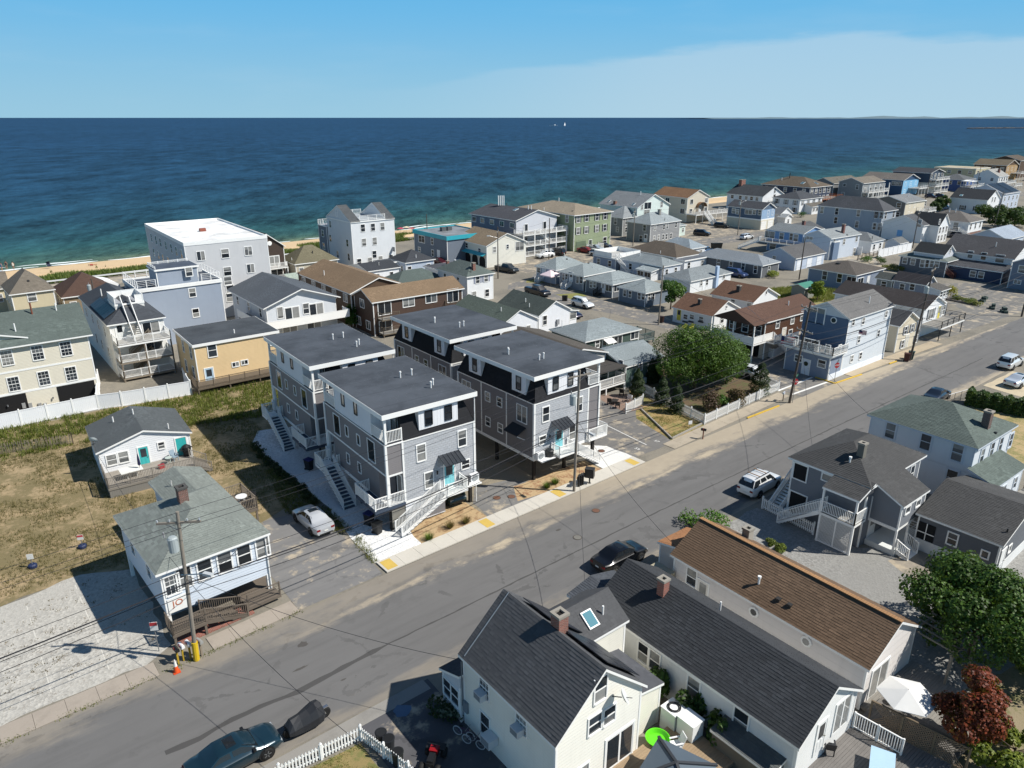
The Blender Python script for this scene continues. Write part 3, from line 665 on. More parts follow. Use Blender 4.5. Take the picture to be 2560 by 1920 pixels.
    def skylight(s, k, x, y, w=.7, h=1.0):
        p = s.onroof(k, x, y); 
        for P in s.S:
            a = [P[1][i]-P[0][i] for i in range(3)]; L = math.sqrt(sum(q*q for q in a)); a = [q/L for q in a]; b = [P[2][i]-P[0][i] for i in range(3)]
            n = [a[1]*b[2]-a[2]*b[1], a[2]*b[0]-a[0]*b[2], a[0]*b[1]-a[1]*b[0]]; L = math.sqrt(sum(q*q for q in n)); n = [q/L for q in n]
            if abs(sum(n[i]*(p[i]-P[0][i]) for i in range(3))) < .05:
                u = [n[1]*a[2]-n[2]*a[1], n[2]*a[0]-n[0]*a[2], n[0]*a[1]-n[1]*a[0]]
                def slab(m, w, h, z0, z1):
                    v = [tuple(p[i]+a[i]*sx*w/2+u[i]*sy*h/2+n[i]*z for i in range(3)) for z in (z0, z1) for sx, sy in ((-1, -1), (1, -1), (1, 1), (-1, 1))]
                    return m.mesh(v, [(3,2,1,0),(4,5,6,7),(0,1,5,4),(1,2,6,5),(2,3,7,6),(3,0,4,7)])
                f = slab(MB(), w+.16, h+.16, 0, .11).build('skylight', plain('#cfd2d2', .4), s.roof); slab(MB(), w, h, .1, .13).build('pane', glass('#5c8a96', 0), s.roof); return f
    def panels(s, si, u0, v0, nu, nv, pw_=1.0, ph=1.6, gap=.03, lift=.1, name='solar_panel'):
        P = s.S[si]; p0 = P[0]; a = [P[1][i]-p0[i] for i in range(3)]; L = math.sqrt(sum(q*q for q in a)); a = [q/L for q in a]; b = [P[2][i]-p0[i] for i in range(3)]
        n = [a[1]*b[2]-a[2]*b[1], a[2]*b[0]-a[0]*b[2], a[0]*b[1]-a[1]*b[0]]; k = math.sqrt(sum(q*q for q in n)); n = [q/k for q in n]; u = [n[1]*a[2]-n[2]*a[1], n[2]*a[0]-n[0]*a[2], n[0]*a[1]-n[1]*a[0]]
        from mathutils import Matrix
        M = Matrix((a, u, n)).transposed().to_4x4(); e = M.to_euler()
        pm = solarmat()
        me = cmesh(('solar', pw_, ph), lambda: MB().box(0, 0, 0, pw_, ph, .035).box(.02, .02, .03, pw_-.02, ph-.02, .04, 1).data('solar_panel', [plain('#3a3c40', .4, .5), pm]))
        for i in range(nu):
            for j in range(nv):
                q = [p0[c]+a[c]*(u0+i*(pw_+gap))+u[c]*(v0+j*(ph+gap))+n[c]*lift for c in range(3)]; o = obj(name, me, s.roof, q); o.rotation_euler = e
    def deck(s, x0, y0, x1, y1, z, rail='', th=.22, mat=None, rmat=None, posts=True, boards=False, rh=.95, style='bal', zg=0, step=.125, bmat=None):
        mat = mat or WCOL; d = MB().box(x0, y0, z-th, x1, y1, z-.03).build('deck', mat, s.root, uv=False); bm = bmat or wood('#8d8a84', 0)
        if boards:
            n = max(2, int((y1-y0)/.15)); bw = (y1-y0)/n; me = cmesh(('board', round(x1-x0, 2), round(bw, 3), bm.name), lambda: MB().box(0, .005, -.03, x1-x0, bw-.005, 0).data('board', bm))
            for i in range(n): obj('board', me, d, (x0, y0+i*bw, z))
        else: MB().box(x0+.01, y0+.01, z-.04, x1-.01, y1-.01, z).build('decking', bm, d)
        if posts and z-zg > .5:
            me = cmesh(('dpost', round(z-th-zg, 2), mat.name), lambda: MB().box(-.07, -.07, 0, .07, .07, z-th-zg).data('deck_post', mat))
            n = max(1, round((x1-x0)/3.2))
            for i in range(n+1): obj('deck_post', me, s.root, (x0+.12+(x1-x0-.24)*i/n, y0+.12, zg))
        e = .05; C = {'S': [(x0+e, y0+e, z), (x1-e, y0+e, z)], 'W': [(x0+e, y1-e, z), (x0+e, y0+e, z)], 'E': [(x1-e, y0+e, z), (x1-e, y1-e, z)], 'N': [(x1-e, y1-e, z), (x0+e, y1-e, z)]}
        for f in rail: railing(s.root, C[f], rh, rmat or mat, style=style, step=step)
        return d
@cached
def solarmat():
    t = NT('solar_cell'); uv = t.uv
    b = t.N('ShaderNodeTexBrick', {'Vector': uv, 'Color1': (.008, .011, .02), 'Color2': (.012, .016, .028), 'Mortar': (.05, .055, .06), 'Scale': 1, 'Mortar Size': .006, 'Brick Width': .16, 'Row Height': .16}, offset=0)
    t.set(t.p.inputs['Base Color'], b.outputs[0]); t.p.inputs['Roughness'].default_value = .35; t.p.inputs['Specular IOR Level'].default_value = .2; return t.m

# ---------------------------------------------------------------- houses towards the sea, left part
GRY, DGR, CHR, GRN, BRN, LGR, TAN = '#6d7278', '#4b4e53', '#3a3d42', '#5d6763', '#6a5a48', '#868e91', '#8b7a64'
h = House('beige_house', 'three storey beige clapboard house behind the white vinyl fence', -5.9, 92.4, 17.9, 11, 7.7, 'gx', '#d3cdbc', GRN, 2.7, ov=.45, geo=True)
for x, y in ((60,1365),(325,1320),(570,1285),(120,1590),(380,1540),(615,1500)): h.pw('S', 1, x, y, 1.0, 1.55, 'g')
h.row('S', [6.2, 3.5], [.05, .18, .3], 1.0, 1.55, 'g')
bx = h.box_
MB().box(bx[0], bx[1]-.03, 2.25, bx[2], bx[1]+.02, 2.5).build('band_board', WCOL, h.root); MB().box(bx[0], bx[1]-.028, 4.75, bx[2], bx[1]+.02, 4.95).build('band_board', WCOL, h.root)
for ux in (.68, .28):
    u = bx[0]+(bx[2]-bx[0])*ux+3.2
    o = MB().box(u-1.9, bx[1]-.04, .05, u+1.9, bx[1]-.01, 2.2).build('garage_shade_panel', plain('#0b0b0d', .9), h.root)  # near-black panel paints the shade inside the garage
for fx in (470, 600, 790, 895): 
    u, z = h.px2('S', 'f', fx, 580); MB().box(-.17, -.16, -.3, .17, 0, .3).build('meter_box', plain('#8e8f8e', .5), h.root, (u, bx[1], z))
for fx, fy in ((150, 580), (1045, 420)):
    u, z = h.px2('S', 'f', fx, fy); MB().tube((0, 0, 0), (0, -.2, .05), .05, 6).tube((0, -.2, .1), (0, -.2, -.1), .08, 6).build('wall_lamp', plain('#6d6f70', .5), h.root, (u, bx[1], z))
g = House('gable', '', 2.2, .9, 9.6, 5.6, 8.3, 'gy', '#d3cdbc', GRN, 1.35, ov=.3, zb=7.4, root=h.root, corner=False, geo=True)
h.vent(1, 278, 985, 1.3, .09, '#7a4a38'); h.vent(1, 488, 955, .9, .06); h.vent(1, 135, 1135, .9, .07)
h = House('cream_house', 'cream house with brown-grey hip roof beside the brown pyramid roof', 7.4, 135.8, 6.4, 9, 5., 'hy', '#c4b99c', '#716a60', 3., ang=2)
h.pw('S', 1, 275, 835, 1.1, 1.4); h.row('W', [3.6], 3); h.boxvent(1, 245, 700)
h = House('low_cream_house', 'low cream house with a red brick chimney on its grey roof', -1.5, 146.2, 10, 8, 4.2, 'gx', '#c4b99c', '#716a60', 2.2); h.chimney(1, 88, 712, .7, .7, 1.5); h.row('S', [2.6], 3)
h = House('brown_roof_house', 'small house with dark brown pyramid roof by the dunes', 14.4, 137.3, 8.5, 10, 3.2, 'hy', '#8d7c64', '#54423a', 3.); h.row('S', 1.6, 3); h.row('W', 1.6, 3)
h = House('flat_roof_house', 'low brown flat-roofed house by the transformer pole', 17.5, 124, 7.5, 10, 3.4, 'f', '#7d6f5c', '#5d554c'); h.row('S', 1.6, 3); h.row('W', 1.6, 3)
# white house with solar panels and three decks
h = House('solar_panel_house', 'tall white house with solar panels, roof deck and stacked white stair decks', 14.5, 98.8, 6.9, 19.6, 6.9, 'hy', '#dcdcd8', '#474b51', 2.2, ov=.3, geo=True)
h.panels(3, 8.0, .35, 9, 1, 1.0, 1.65); h.panels(3, 9.5, 2.05, 7, 1, 1.0, 1.65)
h.row('W', [5.2, 2.4], [.2, .42, .62, .85], .8, 1.3); h.vent(1, 880, 830, 1.0, .07); h.vent(1, 1098, 830, .9, .07)
x0, y0, x1, y1 = h.box_
rd = House('roof_deck', '', 1.7, 2.6, 3.5, 4.2, 8.75, 'f', '#dcdcd8', '#8c8f94', zb=7.0, ov=.05, root=h.root, corner=False)
railing(h.root, [(1.8, 2.7, 8.75), (1.8, 6.7, 8.75), (5.1, 6.7, 8.75), (5.1, 2.7, 8.75), (4.2, 2.7, 8.75)], .9, style='solid')
stairs(h.root, (3.0, 2.7, 8.75), 4.75, -pi/2, 1.0, 4.4, WCOL, wood('#9a968d'), True, .9, style='solid')
for z, xa in ((4.75, .2), (2.5, .3), (.5, .4)):
    h.deck(.4, -2.4, 6.6, .3, z, 'WSE', mat=wood('#8a7f70') if z < 4 else WCOL, rmat=WCOL, posts=z > 4, zg=0)
stairs(h.root, (4.6, -.4, 4.75), 2.5, pi, .9, 2.6, wood('#8a7f70'), wood('#8a7f70'), True); stairs(h.root, (4.6, -.4, 2.5), .5, pi, .9, 2.4, wood('#8a7f70'), wood('#8a7f70'), True)
for xx in (.5, 3.4, 6.5): MB().box(-.08, -.08, 0, .08, .08, 4.7).build('deck_post', wood('#75695a', 2), h.root, (xx, -2.3, 0))
h.win('S', 5.0, 5.7, 1.9, 1.5, 's'); h.win('S', 5.0, 3.5, 1.9, 1.4, 's'); h.door('S', 1.4, 4.75, .9, 2, st='g')
# blue-grey tower house
h = House('blue_grey_tower_house', 'blue-grey clapboard tower house with white roof deck railings', 20.6, 109.6, 11.6, 9, 8.4, 'f', '#939dab', '#4e5560', ov=.15, par_h=.25)
u = House('tower', '', 2.7, .3, 6.0, 4.6, 11., 'f', '#939dab', '#454d59', ov=.2, zb=8.2, root=h.root)
for x, y in ((1632, 620), (1662, 800), (1692, 975)): h.pw('S', 1, x, y, .85, 1.2)
h.row('W', [6.9, 4.4], [.15, .5], .8, 1.3)
railing(h.root, [(8.8, .2, 8.7), (11.4, .2, 8.7), (11.4, 8.8, 8.7), (.2, 8.8, 8.7), (.2, .3, 8.7), (2.6, .3, 8.7)], .95, style='cable', ps=1.5); railing(h.root, [(2.9, .6, 11), (2.9, 4.7, 11), (8.4, 4.7, 11)], .35, style='cable', ps=1.5)
# grey four-storey block with white roof
h = House('white_roof_block', 'grey four-storey block with a flat white roof near the beach', 30.4, 120.8, 13.2, 27.5, 12.4, 'f', '#c2c3c4', '#dcdcda', ov=.05, par_h=.28, ang=-1.5)
for x, y in ((1735,482),(1945,462),(2145,440),(1965,617),(2165,590),(1988,768)): h.pw('S', 1, x, y, 1.15, 1.35, 's' if x in (1735, 2145, 2165) else 'd')
h.row('S', [5.9, 3.2], [.2, .45], 1.15, 1.35); h.row('W', [10.6, 7.9, 5.2], [.08, .2, .32, .46, .6, .72, .85], 1.0, 1.4)
h.door('S', 10.2, 0, 2.2, 2.3, '#2b2a2a', 'r'); MB().box(-.5, -.4, 0, .5, .4, .5).build('roof_hatch', plain('#8a4c3c', .7), h.roof, (6.4, 13, 12.4))
# tan house with flat dark roof
h = House('tan_house', 'tan clapboard house with flat dark roof and pale blue door', 21.4, 88.2, 10.6, 9.0, 5.6, 'f', '#d6bb90', '#404448', ov=.2, t=.25, ang=-1)
h.pw('S', 1, 1833, 1298, .95, 1.6); h.pw('S', 1, 2035, 1420, .75, .5, 's'); h.pw('S', 1, 2113, 1402, .75, .5, 's'); h.win('S', 9.8, 4.5, .9, 1.4); h.row('W', [4.2, 1.6], [.2, .6], .75, 1.5)
h.pd('S', 1, 1822, 1590, .95, 2.05, '#a9c3d6', 'g'); h.vent(1, 2025, 1150, .5, .07)
h.deck(-.6, -2.2, 10.6, .2, .85, 'WS', mat=wood('#6b5f50'), rmat=wood('#6b5f50'), boards=False, bmat=wood('#75695a'))
# chalet with the long white balcony
h = House('chalet_house', 'grey and white chalet with a long white solid balcony front', 34.9, 101.3, 12.0, 15.9, 5.3, 'gy', '#ccd0d4', '#555b62', 2.1, ov=.6)
h.win('S', 2.6, 4.2, .8, 1.6, 'p'); h.door('S', 4.4, 2.75, 2.2, 2.0, st='s'); h.win('S', 6.6, 4.2, .9, 1.5); h.door('S', 8.2, 2.75, 2.2, 2.0, st='s'); h.door('S', 3.8, .1, 2.2, 2.0, st='s'); h.door('S', 7.6, .1, 2.2, 2.0, st='s')
h.deck(-.9, -1.7, 12.4, .6, 2.75, '', posts=False, th=.25); h.deck(-.9, .6, .6, 9, 2.75, '', posts=False, th=.25)
railing(h.root, [(-.9, 9, 2.6), (-.9, -1.7, 2.6), (12.4, -1.7, 2.6), (12.4, .5, 2.6)], 1.05, style='solid', ps=99); h.vent(2, 375, 700, 1.4, .1, '#3a2a26'); h.row('W', [1.5, 4], 3)
# brown shingled lodges
h = House('brown_lodge', 'long brown shingled lodge with tan gable roof and ivy on its corner', 48.7, 101.8, 10.4, 20.5, 5.4, 'gy', '#5b4a3c', '#7d6a55', 1.9, kind='shake', lap=.2)
h.row('W', [4.3], [.1, .3, .5, .7, .9], 1.3, 1.2, 's'); h.row('W', [1.6], [.1, .35, .62], .9, 1.3); h.vent(2, 590, 650, .8, .07)
h = House('brown_motel_wing', 'low brown shingled wing with tan roof and white sliding doors', 48.8, 94.9, 16.4, 7.0, 5.3, 'gx', '#54433a', '#7d6a55', 1.45, kind='shake', lap=.2, ang=-1.5)
for x, y, w, hh, st in ((1110, 930, 2.1, 2.1, 's'), (1318, 880, 1.9, 1.4, 's'), (1513, 845, 1.9, 1.4, 's'), (1700, 825, 2.0, 2.0, 's'), (1120, 1095, 2.0, 1.9, 's')): h.pw('S', 2, x, y, w, hh, st)
for x, y in ((917, 893), (890, 1040), (972, 1080)): h.pw('W', 2, x, y, 1.3, 1.2, 's')
wb = wood('#6d6355')
h.deck(.9, -1.2, 3.9, .3, 2.75, 'WS', mat=wb, rmat=wb, style='cable', posts=False); h.deck(12.8, -1.2, 16.0, .3, 2.75, 'WS', mat=wb, rmat=wb, style='cable', posts=False); h.deck(.9, -1.4, 4.4, .3, .6, 'WS', mat=wb, rmat=wb, style='cable')
h = House('dark_shingle_house', 'dark brown shingled gable house with round white vent and balcony', 48.2, 143.9, 7.4, 11, 6.6, 'gy', '#4a3e37', '#3b3532', 2.8, kind='shake', lap=.2)
h.door('S', 4.9, 2.7, 2.0, 2.1, st='s'); h.deck(3, -1.4, 7.0, .3, 2.7, 'SE'); MB().lathe([(.45, 0), (.45, .06), (.36, .08)], 16).build('round_vent', WCOL, h.root, (4.3, .28, 7.4), (pi/2, 0, 0)); h.door('S', 5.2, 0, 2.4, 2.1, st='s')
h = House('olive_roof_house', 'low house with olive grey hip roof by the beach', 56, 141.2, 9.8, 8, 3.2, 'hx', '#b9b2a0', '#6d6855', 2.9); h.row('S', 1.7, 4); h.vent(2, 313, 440, .5, .1, DARK); h.vent(2, 310, 520, .5, .06)
h = House('pale_roof_house', 'white bungalow with a pale green low roof behind the chalet', 49.5, 127, 10.5, 7, 3.0, 'gx', '#e0e2e0', '#9aa69c', .8); h.row('S', 1.6, 4)
# tall white house with roof deck between gables
h = House('tall_white_house', 'tall white four-storey house with roof deck between two gables', 69.8, 143, 10.7, 12, 10.3, 'f', '#d6d9db', '#9aa0a4', ov=.15)
for xa, xb in ((0, 2.3), (8.4, 10.7)): House('gable_roof', '', xa, 0, xb-xa, 12, 10.32, 'gx', '#d6d9db', '#55585a', 2.9, ov=.12, zb=10.1, root=h.root, corner=False)
railing(h.root, [(2.3, .3, 10.35), (8.4, .3, 10.35)], 1.0, style='x', ps=2); railing(h.root, [(2.3, 11.5, 10.35), (8.4, 11.5, 10.35)], 1.0, style='x', ps=2)
for x, y in ((923,242),(1010,235),(1092,228),(933,365),(1025,355),(1023,470)): h.pw('S', 2, x, y, .95, 1.5)
for x, y in ((697,110),(642,208),(644,330),(790,372),(707,468),(803,492)): h.pw('W', 2, x, y, .9, 1.5)
h.row('S', 1.6, 4, .95, 1.4); an = House('balcony_wing', '', -.2, 11.9, 5, 4.5, 8.2, 'f', '#6d7681', '#8c8f94', root=h.root, ov=.1); an.row('W', [6.3, 3.4], [.5], 1.0, 1.4); railing(h.root, [(-.1, 12, 8.2), (-.1, 16.2, 8.2), (4.6, 16.2, 8.2)], 1.0, style='cable', ps=1.3)
MB().box(-.05, -.5, -.5, .0, .5, .5).tube((0, 0, -2), (0, 0, 0), .03, 5).build('satellite_dish', plain('#8c8e90', .5), h.root, (9.8, -.4, 3.6))
h = House('slate_hip_cottage', 'small pale blue cottage with dark slate hip roof below the tall white house', 74.8, 129.6, 7.4, 7.1, 3.0, 'hy', '#aab6c6', '#3f4247', 2.0)
h.row('S', 1.5, [.12, .8], .8, 1.2); h.row('W', 1.5, 2, .8, 1.2); h.vent(2, 1383, 500, .7, .06); an = House('porch', '', -3.6, 3.2, 4.2, 4, 2.9, 'f', '#aab6c6', '#4b4e53', root=h.root); an.row('S', 1.5, 2)
h = House('dark_roof_bungalow', 'small white bungalow with a near-flat charcoal roof', 64.6, 126.6, 7.4, 8.4, 3.0, 'gx', '#dfe2e6', '#3d4045', .9); h.row('S', 1.6, [.3, .75], .7, 1.2); h.vent(2, 875, 590, .5, .06); h.vent(2, 938, 610, .6, .06)
h = House('green_hip_cottage', 'low cottage with grey-green hip roof behind the brown wing', 62.5, 111.8, 11, 7, 3.0, 'hx', '#d8dcd8', '#56615e', 1.8); h.row('S', 1.5, 4)
h = House('flat_bungalow', 'low white bungalow with dark flat roof and a small brick chimney', 76.5, 119.5, 8, 6, 2.9, 'f', '#dfe2e6', '#46474b'); h.chimney(2, 1483, 640, .5, .5, .9); h.row('S', 1.5, 3)
h = House('chimney_house', 'white two-storey house with green-grey hip roof and lilac shutters', 71.7, 103.2, 6.3, 10, 4.8, 'hy', '#dfe1e2', '#5c6663', 1.8)
h.pw('S', 2, 1915, 690, .8, 1.15, 'd', '#8a90a0'); h.pw('S', 2, 1987, 677, .8, 1.15, 'd', '#8a90a0'); h.row('W', [3.6, 1.4], [.3, .75], .75, 1.2); h.row('S', 1.3, 2); h.chimney(2, 1880, 600, .55, .55, 1.1); h.vent(2, 1858, 625, .6, .07, '#555')
# the beach store with turquoise parapet, and its arcade
h = House('turquoise_parapet_store', 'blue-grey flat-roofed store with turquoise parapet by the beach', 89.3, 136, 12, 14.5, 6.0, 'f', '#6d7682', '#767a7e', ov=.2, par_h=.0, ang=0)
tq = plain('#2f9fae', .5)
for b in ((-.05, -.05, 12.05, .12), (-.05, .12, .12, 14.4), (11.9, .12, 12.05, 14.4), (-.05, 14.4, 12.05, 14.55)): MB().box(b[0], b[1], 5.35, b[2], b[3], 6.25).build('parapet', tq, h.root)
h.pw('W', 2, 1432, 338, 2.6, 1.5, 's'); h.pw('W', 2, 1523, 358, .9, 1.4); h.pw('W', 2, 1528, 458, .9, 1.4); h.pw('W', 2, 1413, 427, 1., 1.); h.pd('W', 2, 1580, 515, 1., 2.1, '#dfe3e6')
for dx in (0, 1.6): MB().box(-.6, -.5, 0, .6, .5, .9).build('air_conditioner', plain('#55585a', .5), h.roof, (5+dx, 9, 6))
h = House('arcade_building', 'white gable building with arched ground floor and turquoise awning', 93.7, 127.2, 11.2, 13.5, 4.8, 'gy', '#dcdacf', '#80725f', 2.35, ang=-3)
for y, x in ((738, 38), (812, 215)): h.pw('W', 'm1', x, y, 1.0, 1.0)
h.pw('S', 'm1', 422, 795, .8, 1.2); h.pw('S', 'm1', 602, 755, .6, .9); h.pw('S', 'm1', 770, 745, 2.2, 1.9, 's')
x0, y0, x1, y1 = h.box_
MB().prism([(x0-1.1, 2.55), (x0+.05, 3.0), (x0+.05, 3.1), (x0-1.1, 2.65)], 1, y0+.2, y1-.2).build('awning', tq, h.root)
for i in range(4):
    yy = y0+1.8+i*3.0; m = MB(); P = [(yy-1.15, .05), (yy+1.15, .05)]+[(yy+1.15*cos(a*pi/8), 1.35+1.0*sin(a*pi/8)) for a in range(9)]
    m.poly([(x0-.03, p[0], p[1]) for p in P[::-1]]); m.build('arch_shade_panel', plain('#101316', .8), h.root)  # flat black shape paints the shade within each arch
# blue-grey inn with white verandas
h = House('veranda_inn', 'blue-grey three-storey inn with white stacked verandas and outside stairs', 107.8, 134.6, 14.2, 18.3, 8.3, 'gy', '#6d7484', '#4a4b50', 2.0, ov=.5, ang=2)
for z in (2.6, 5.2): h.deck(-.2, -2.9, 14.2, .5, z+.05, 'WSE', posts=False, step=.2)
h.deck(-.2, -2.9, 14.2, .5, .35, 'WSE', step=.2)
for i in range(5): MB().box(-.1, -.1, 0, .1, .1, 7.4 if i in (0,) else 6.2).build('veranda_post', WCOL, h.root, (.0+i*3.5, -2.8, 0))
stairs(h.root, (6, -1.6, 5.25), 2.65, 0, 1.0, 3.2, WCOL, WCOL, True, .9); stairs(h.root, (6, -1.6, 2.65), .4, 0, 1.0, 3.0)
wl = House('gable_wall', '', .5, .4, 13.2, .6, 8.2, 'gy', '#c3c6cc', '#4a4b50', 1.9, ov=.02, zb=0, root=h.root, corner=False, geo=False)
for z in (6.3, 3.7, 1.2): h.win('S', 3.6, z, .9, 1.7, 'p').location.y = .36; h.win('S', 9.6, z, .9, 1.9, 'p').location.y = .36
for z in (7.0, 4.5, 2.): h.row('W', z, [.08, .3, .52, .74, .93], 1.4, 1.1, 's')
h.skylight('m1', 715, 245, .8, 1.2)
for x in (475, 500, 525, 550): h.vent('m1', x, 185, 2.4, .13)
for x in (888, 930): h.vent('m1', x, 240, .9, .1)
# green three-storey
h = House('green_house', 'sage green three-storey house with black shutters and tan hip roof', 122.5, 130.3, 13.8, 22.3, 8.8, 'hy', '#8f9a7c', '#8d8373', 1.9, ang=1, ov=.45)
for x, y in ((1580,375),(1695,358),(1840,343),(1952,330),(1578,540),(1690,525),(1835,505),(1945,492)): h.pw('S', 'm1', x, y, 1.05, 1.6, 'd', '#22282a')
for x, y in ((1424, 368), (1418, 535)): h.pw('W', 'm1', x, y, .95, 1.7)
h.row('W', [7, 4], [.35, .6], .95, 1.6)
MB().box(1.2, .35, .2, 4.6, .44, 2.3).build('porch_screen', plain('#5f6e58', .8), h.root)
h.door('S', 6.2, .2, 1.0, 2.1, '#3a4038'); h.win('S', 11.4, 1.6, 1.2, 1.7); h.deck(4.8, -1.6, 9, .4, .5, 'SWE'); h.vent('m1', 1312, 128, .9, .08); h.vent('m1', 1105, 250, .6, .08); h.boxvent('m1', 1500, 265)
# ---------------------------------------------------------------- houses beyond the beach car park
h = House('pale_gable_house', 'pale green-white gable house with large grey roof by the sea', 155.2, 139.7, 14.8, 14.8, 7.4, 'gy', '#cfdbd6', '#7c8083', 3.3, ov=.4, ang=2)
for x, y, w, hh, st in ((692, 428, .9, 1.4, 'd'), (770, 413, 2.9, 1.9, 's'), (962, 390, 1., 1.5, 'd'), (757, 500, 2.4, 1.6, 's')): h.pw('S', 'm2', x, y, w, hh, st)
h.row('S', [2.2], 4); h.skylight('m2', 235, 350); h.skylight('m2', 575, 390); h.vent('m2', 672, 262, 1.0, .1); h.chimney('m2', 320, 382, .8, .8, .7)
h = House('grey_hip_house', 'grey house with pale grey hip roof behind the sage green house', 149.9, 140, 9.5, 8, 5, 'hy', '#8c8d8c', '#8c9193', 2.7); h.pw('W', 'm2', 325, 625, 1.0, 1.6); h.pw('S', 'm2', 475, 630, 1., 1.6); h.row('W', [1.7], 2); h.row('S', 1.7, 3)
h = House('grey_corner_house', 'grey two-storey corner house with pale hip roof and many small windows', 147.4, 127.7, 13, 8.6, 4.8, 'hx', '#8f9091', '#8f979a', 2.4, ang=2)
for x, y in ((868,720),(993,705),(1040,692),(1160,675),(857,865),(918,852),(982,842),(1027,838),(1090,828)): h.pw('S', 'm2', x, y, .75, 1.35)
h.pw('W', 'm2', 727, 718, .95, 1.5); h.pd('W', 'm2', 737, 915, 1., 2.1, '#dfe3e6', 'g'); h.pw('W', 'm2', 675, 865, 1., 1.6); h.chimney('m2', 930, 530, .7, .7, 1.2, plain('#8b8a86', .9)); h.vent('m2', 1005, 615, .7, .08, '#666')
an = House('annex', '', 12.9, 2.2, 5.6, 5.2, 2.9, 'sS', '#c9d8cf', '#8d9698', .6, root=h.root); an.row('S', 1.6, [.15, .8], .7, 1.1)
h = House('cream_hall_house', 'cream three-storey house with brown roof, arched entry and white stairs', 186.9, 147.7, 10.6, 15, 7.4, 'gy', '#cfc6b4', '#7c6049', 2.3, ang=-3)
for x, y in ((1378,355),(1580,333),(1365,487),(1570,462)): h.pw('S', 'm2', x, y, 1.2, 1.4, 's')
for x, y in ((1045,335),(1258,355),(1247,487)): h.pw('W', 'm2', x, y, 1.6, 1.5, 's')
x0, y0, x1, y1 = h.box_; u, z = h.px2('S', 'm2', 1485, 525)
m = MB(); P = [(u-1.9, 2.7), (u+1.9, 2.7)]+[(u+1.9*cos(a*pi/8), 4.3+1.5*sin(a*pi/8)) for a in range(9)]; m.poly([(p[0], y0-.03, p[1]) for p in P]); m.build('entry_shade_panel', plain('#7f776c', .8), h.root)  # flat panel in darkened wall colour paints the shaded entry recess
m = MB()
for a in range(8):
    a0, a1 = a*pi/8, (a+1)*pi/8
    for r0, r1, ya, yb in ((2.05, 2.05, y0-1.2, y0),): m.poly([(u+r0*cos(a0), ya, 4.3+1.6*sin(a0)), (u+r0*cos(a1), ya, 4.3+1.6*sin(a1)), (u+r0*cos(a1), yb, 4.3+1.6*sin(a1)), (u+r0*cos(a0), yb, 4.3+1.6*sin(a0))])
m.build('entry_hood', shingle('#8a6a50'), h.root); h.door('S', u, 2.7, 1.0, 2.1, '#e4e6e6')
h.deck(-.3, -4.2, 15.5, .2, 2.7, 'WSE', step=.25); stairs(h.root, (4.2, -4.2, 2.7), .1, -pi/2-.35, 1.4, 5.5)
h = House('chimney_gable_house', 'white gable house with charcoal roof and wide brick chimney by the sea', 228.7, 148.4, 13.6, 15.4, 5.2, 'gy', '#dfe1e2', '#3e4246', 3., ov=.4)
h.chimney('m3', 305, 335, 2.4, 1.2, 1.5); h.row('W', 4.2, [.15, .3, .45, .62, .85], 1.1, 1.1); h.pw('S', 'm3', 758, 425, .9, 1.5); h.pd('S', 'm3', 745, 560, 1.2, 2.1, '#333'); h.deck(4, -2.4, 13, .4, 2.6, 'WSE', rmat=wood('#8d8a84'), step=.25)
h = House('blue_garage_house', 'slate blue house over a cream garage with white roll-up doors', 190.4, 123.2, 7.7, 12.2, 5.9, 'gy', '#56677b', '#45474c', 1.75, ov=.35, ang=2)
x0, y0, x1, y1 = h.box_; gl = siding('#cfc8b4', .3); MB().box(x0-.05, y0-.05, 0, x1+.05, y1+.05, 2.7).build('garage_storey', gl, h.root); MB().box(x0-.07, y0-.07, 2.7, x1+.07, y1+.07, 3.05).build('band_board', WCOL, h.root)
MB().box(x0+.0, y0-.02, 3.05, x1, y0-.005, 5.7).build('front_wall', siding('#8fa9c4', .16), h.root)
for x, y in ((665, 745), (727, 720)): h.pw('S', 'm3', x, y, .85, 1.7)
for x, y, w in ((190, 700, 1.1), (240, 715, .9), (395, 718, 2.3), (475, 720, 1.0), (548, 725, .9)): h.pw('W', 'm3', x, y, w, 1.3, 's' if w > 1.2 else 'd')
for u in (1.9, 5.5): door(h.root, (u, y0-.06, 0), 0, 2.6, 2.3, '#e3e3df', 'r')
h = House('navy_hip_house', 'large navy house with brown hip roof and skylights facing the sea', 259.9, 149, 15.5, 21.5, 6.5, 'hy', '#3d4556', '#62584c', 3.1, ov=.5)
h.row('W', [5, 2.2], [.12, .3, .5, .7, .9], 1.2, 1.5); h.row('S', [5, 2.2], 5, 1.5, 1.7)
h.skylight('m3', 640, 285, 1., 1.5); h.skylight('m3', 1145, 318, 1.2, 1.5); h.vent('m3', 962, 250, 2., .15, '#222'); h.vent('m3', 855, 280, 1.0, .1)
h.deck(.5, -5, 15, .5, 2.6, 'WSE', mat=wood('#a5603a'), rmat=wood('#a5603a'), step=.3)
h = House('grey_gambrel_house', 'large grey house with curved white balcony front', 287.1, 142.9, 17.5, 10.6, 7, 'gx', '#8d9091', '#766f65', 1.9, ov=.4)
h.pw('W', 'm3', 1722, 345, 1.1, .9); h.pw('W', 'm3', 1897, 372, 1.1, 1.7); h.pw('W', 'm3', 1700, 470, 1.2, 1.2)
for z in (4.2, 1.4): h.row('S', z, 4, 1.7, 1.9, 's')
h.deck(.4, -2.2, 17, .4, 3.6, 'WSE', step=.25); h.deck(.4, -2.2, 17, .4, .9, 'WSE', step=.25)
for i in range(5): MB().box(-.14, -.14, 0, .14, .14, 6.6).build('veranda_post', WCOL, h.root, (.6+i*4, -2.1, 0))
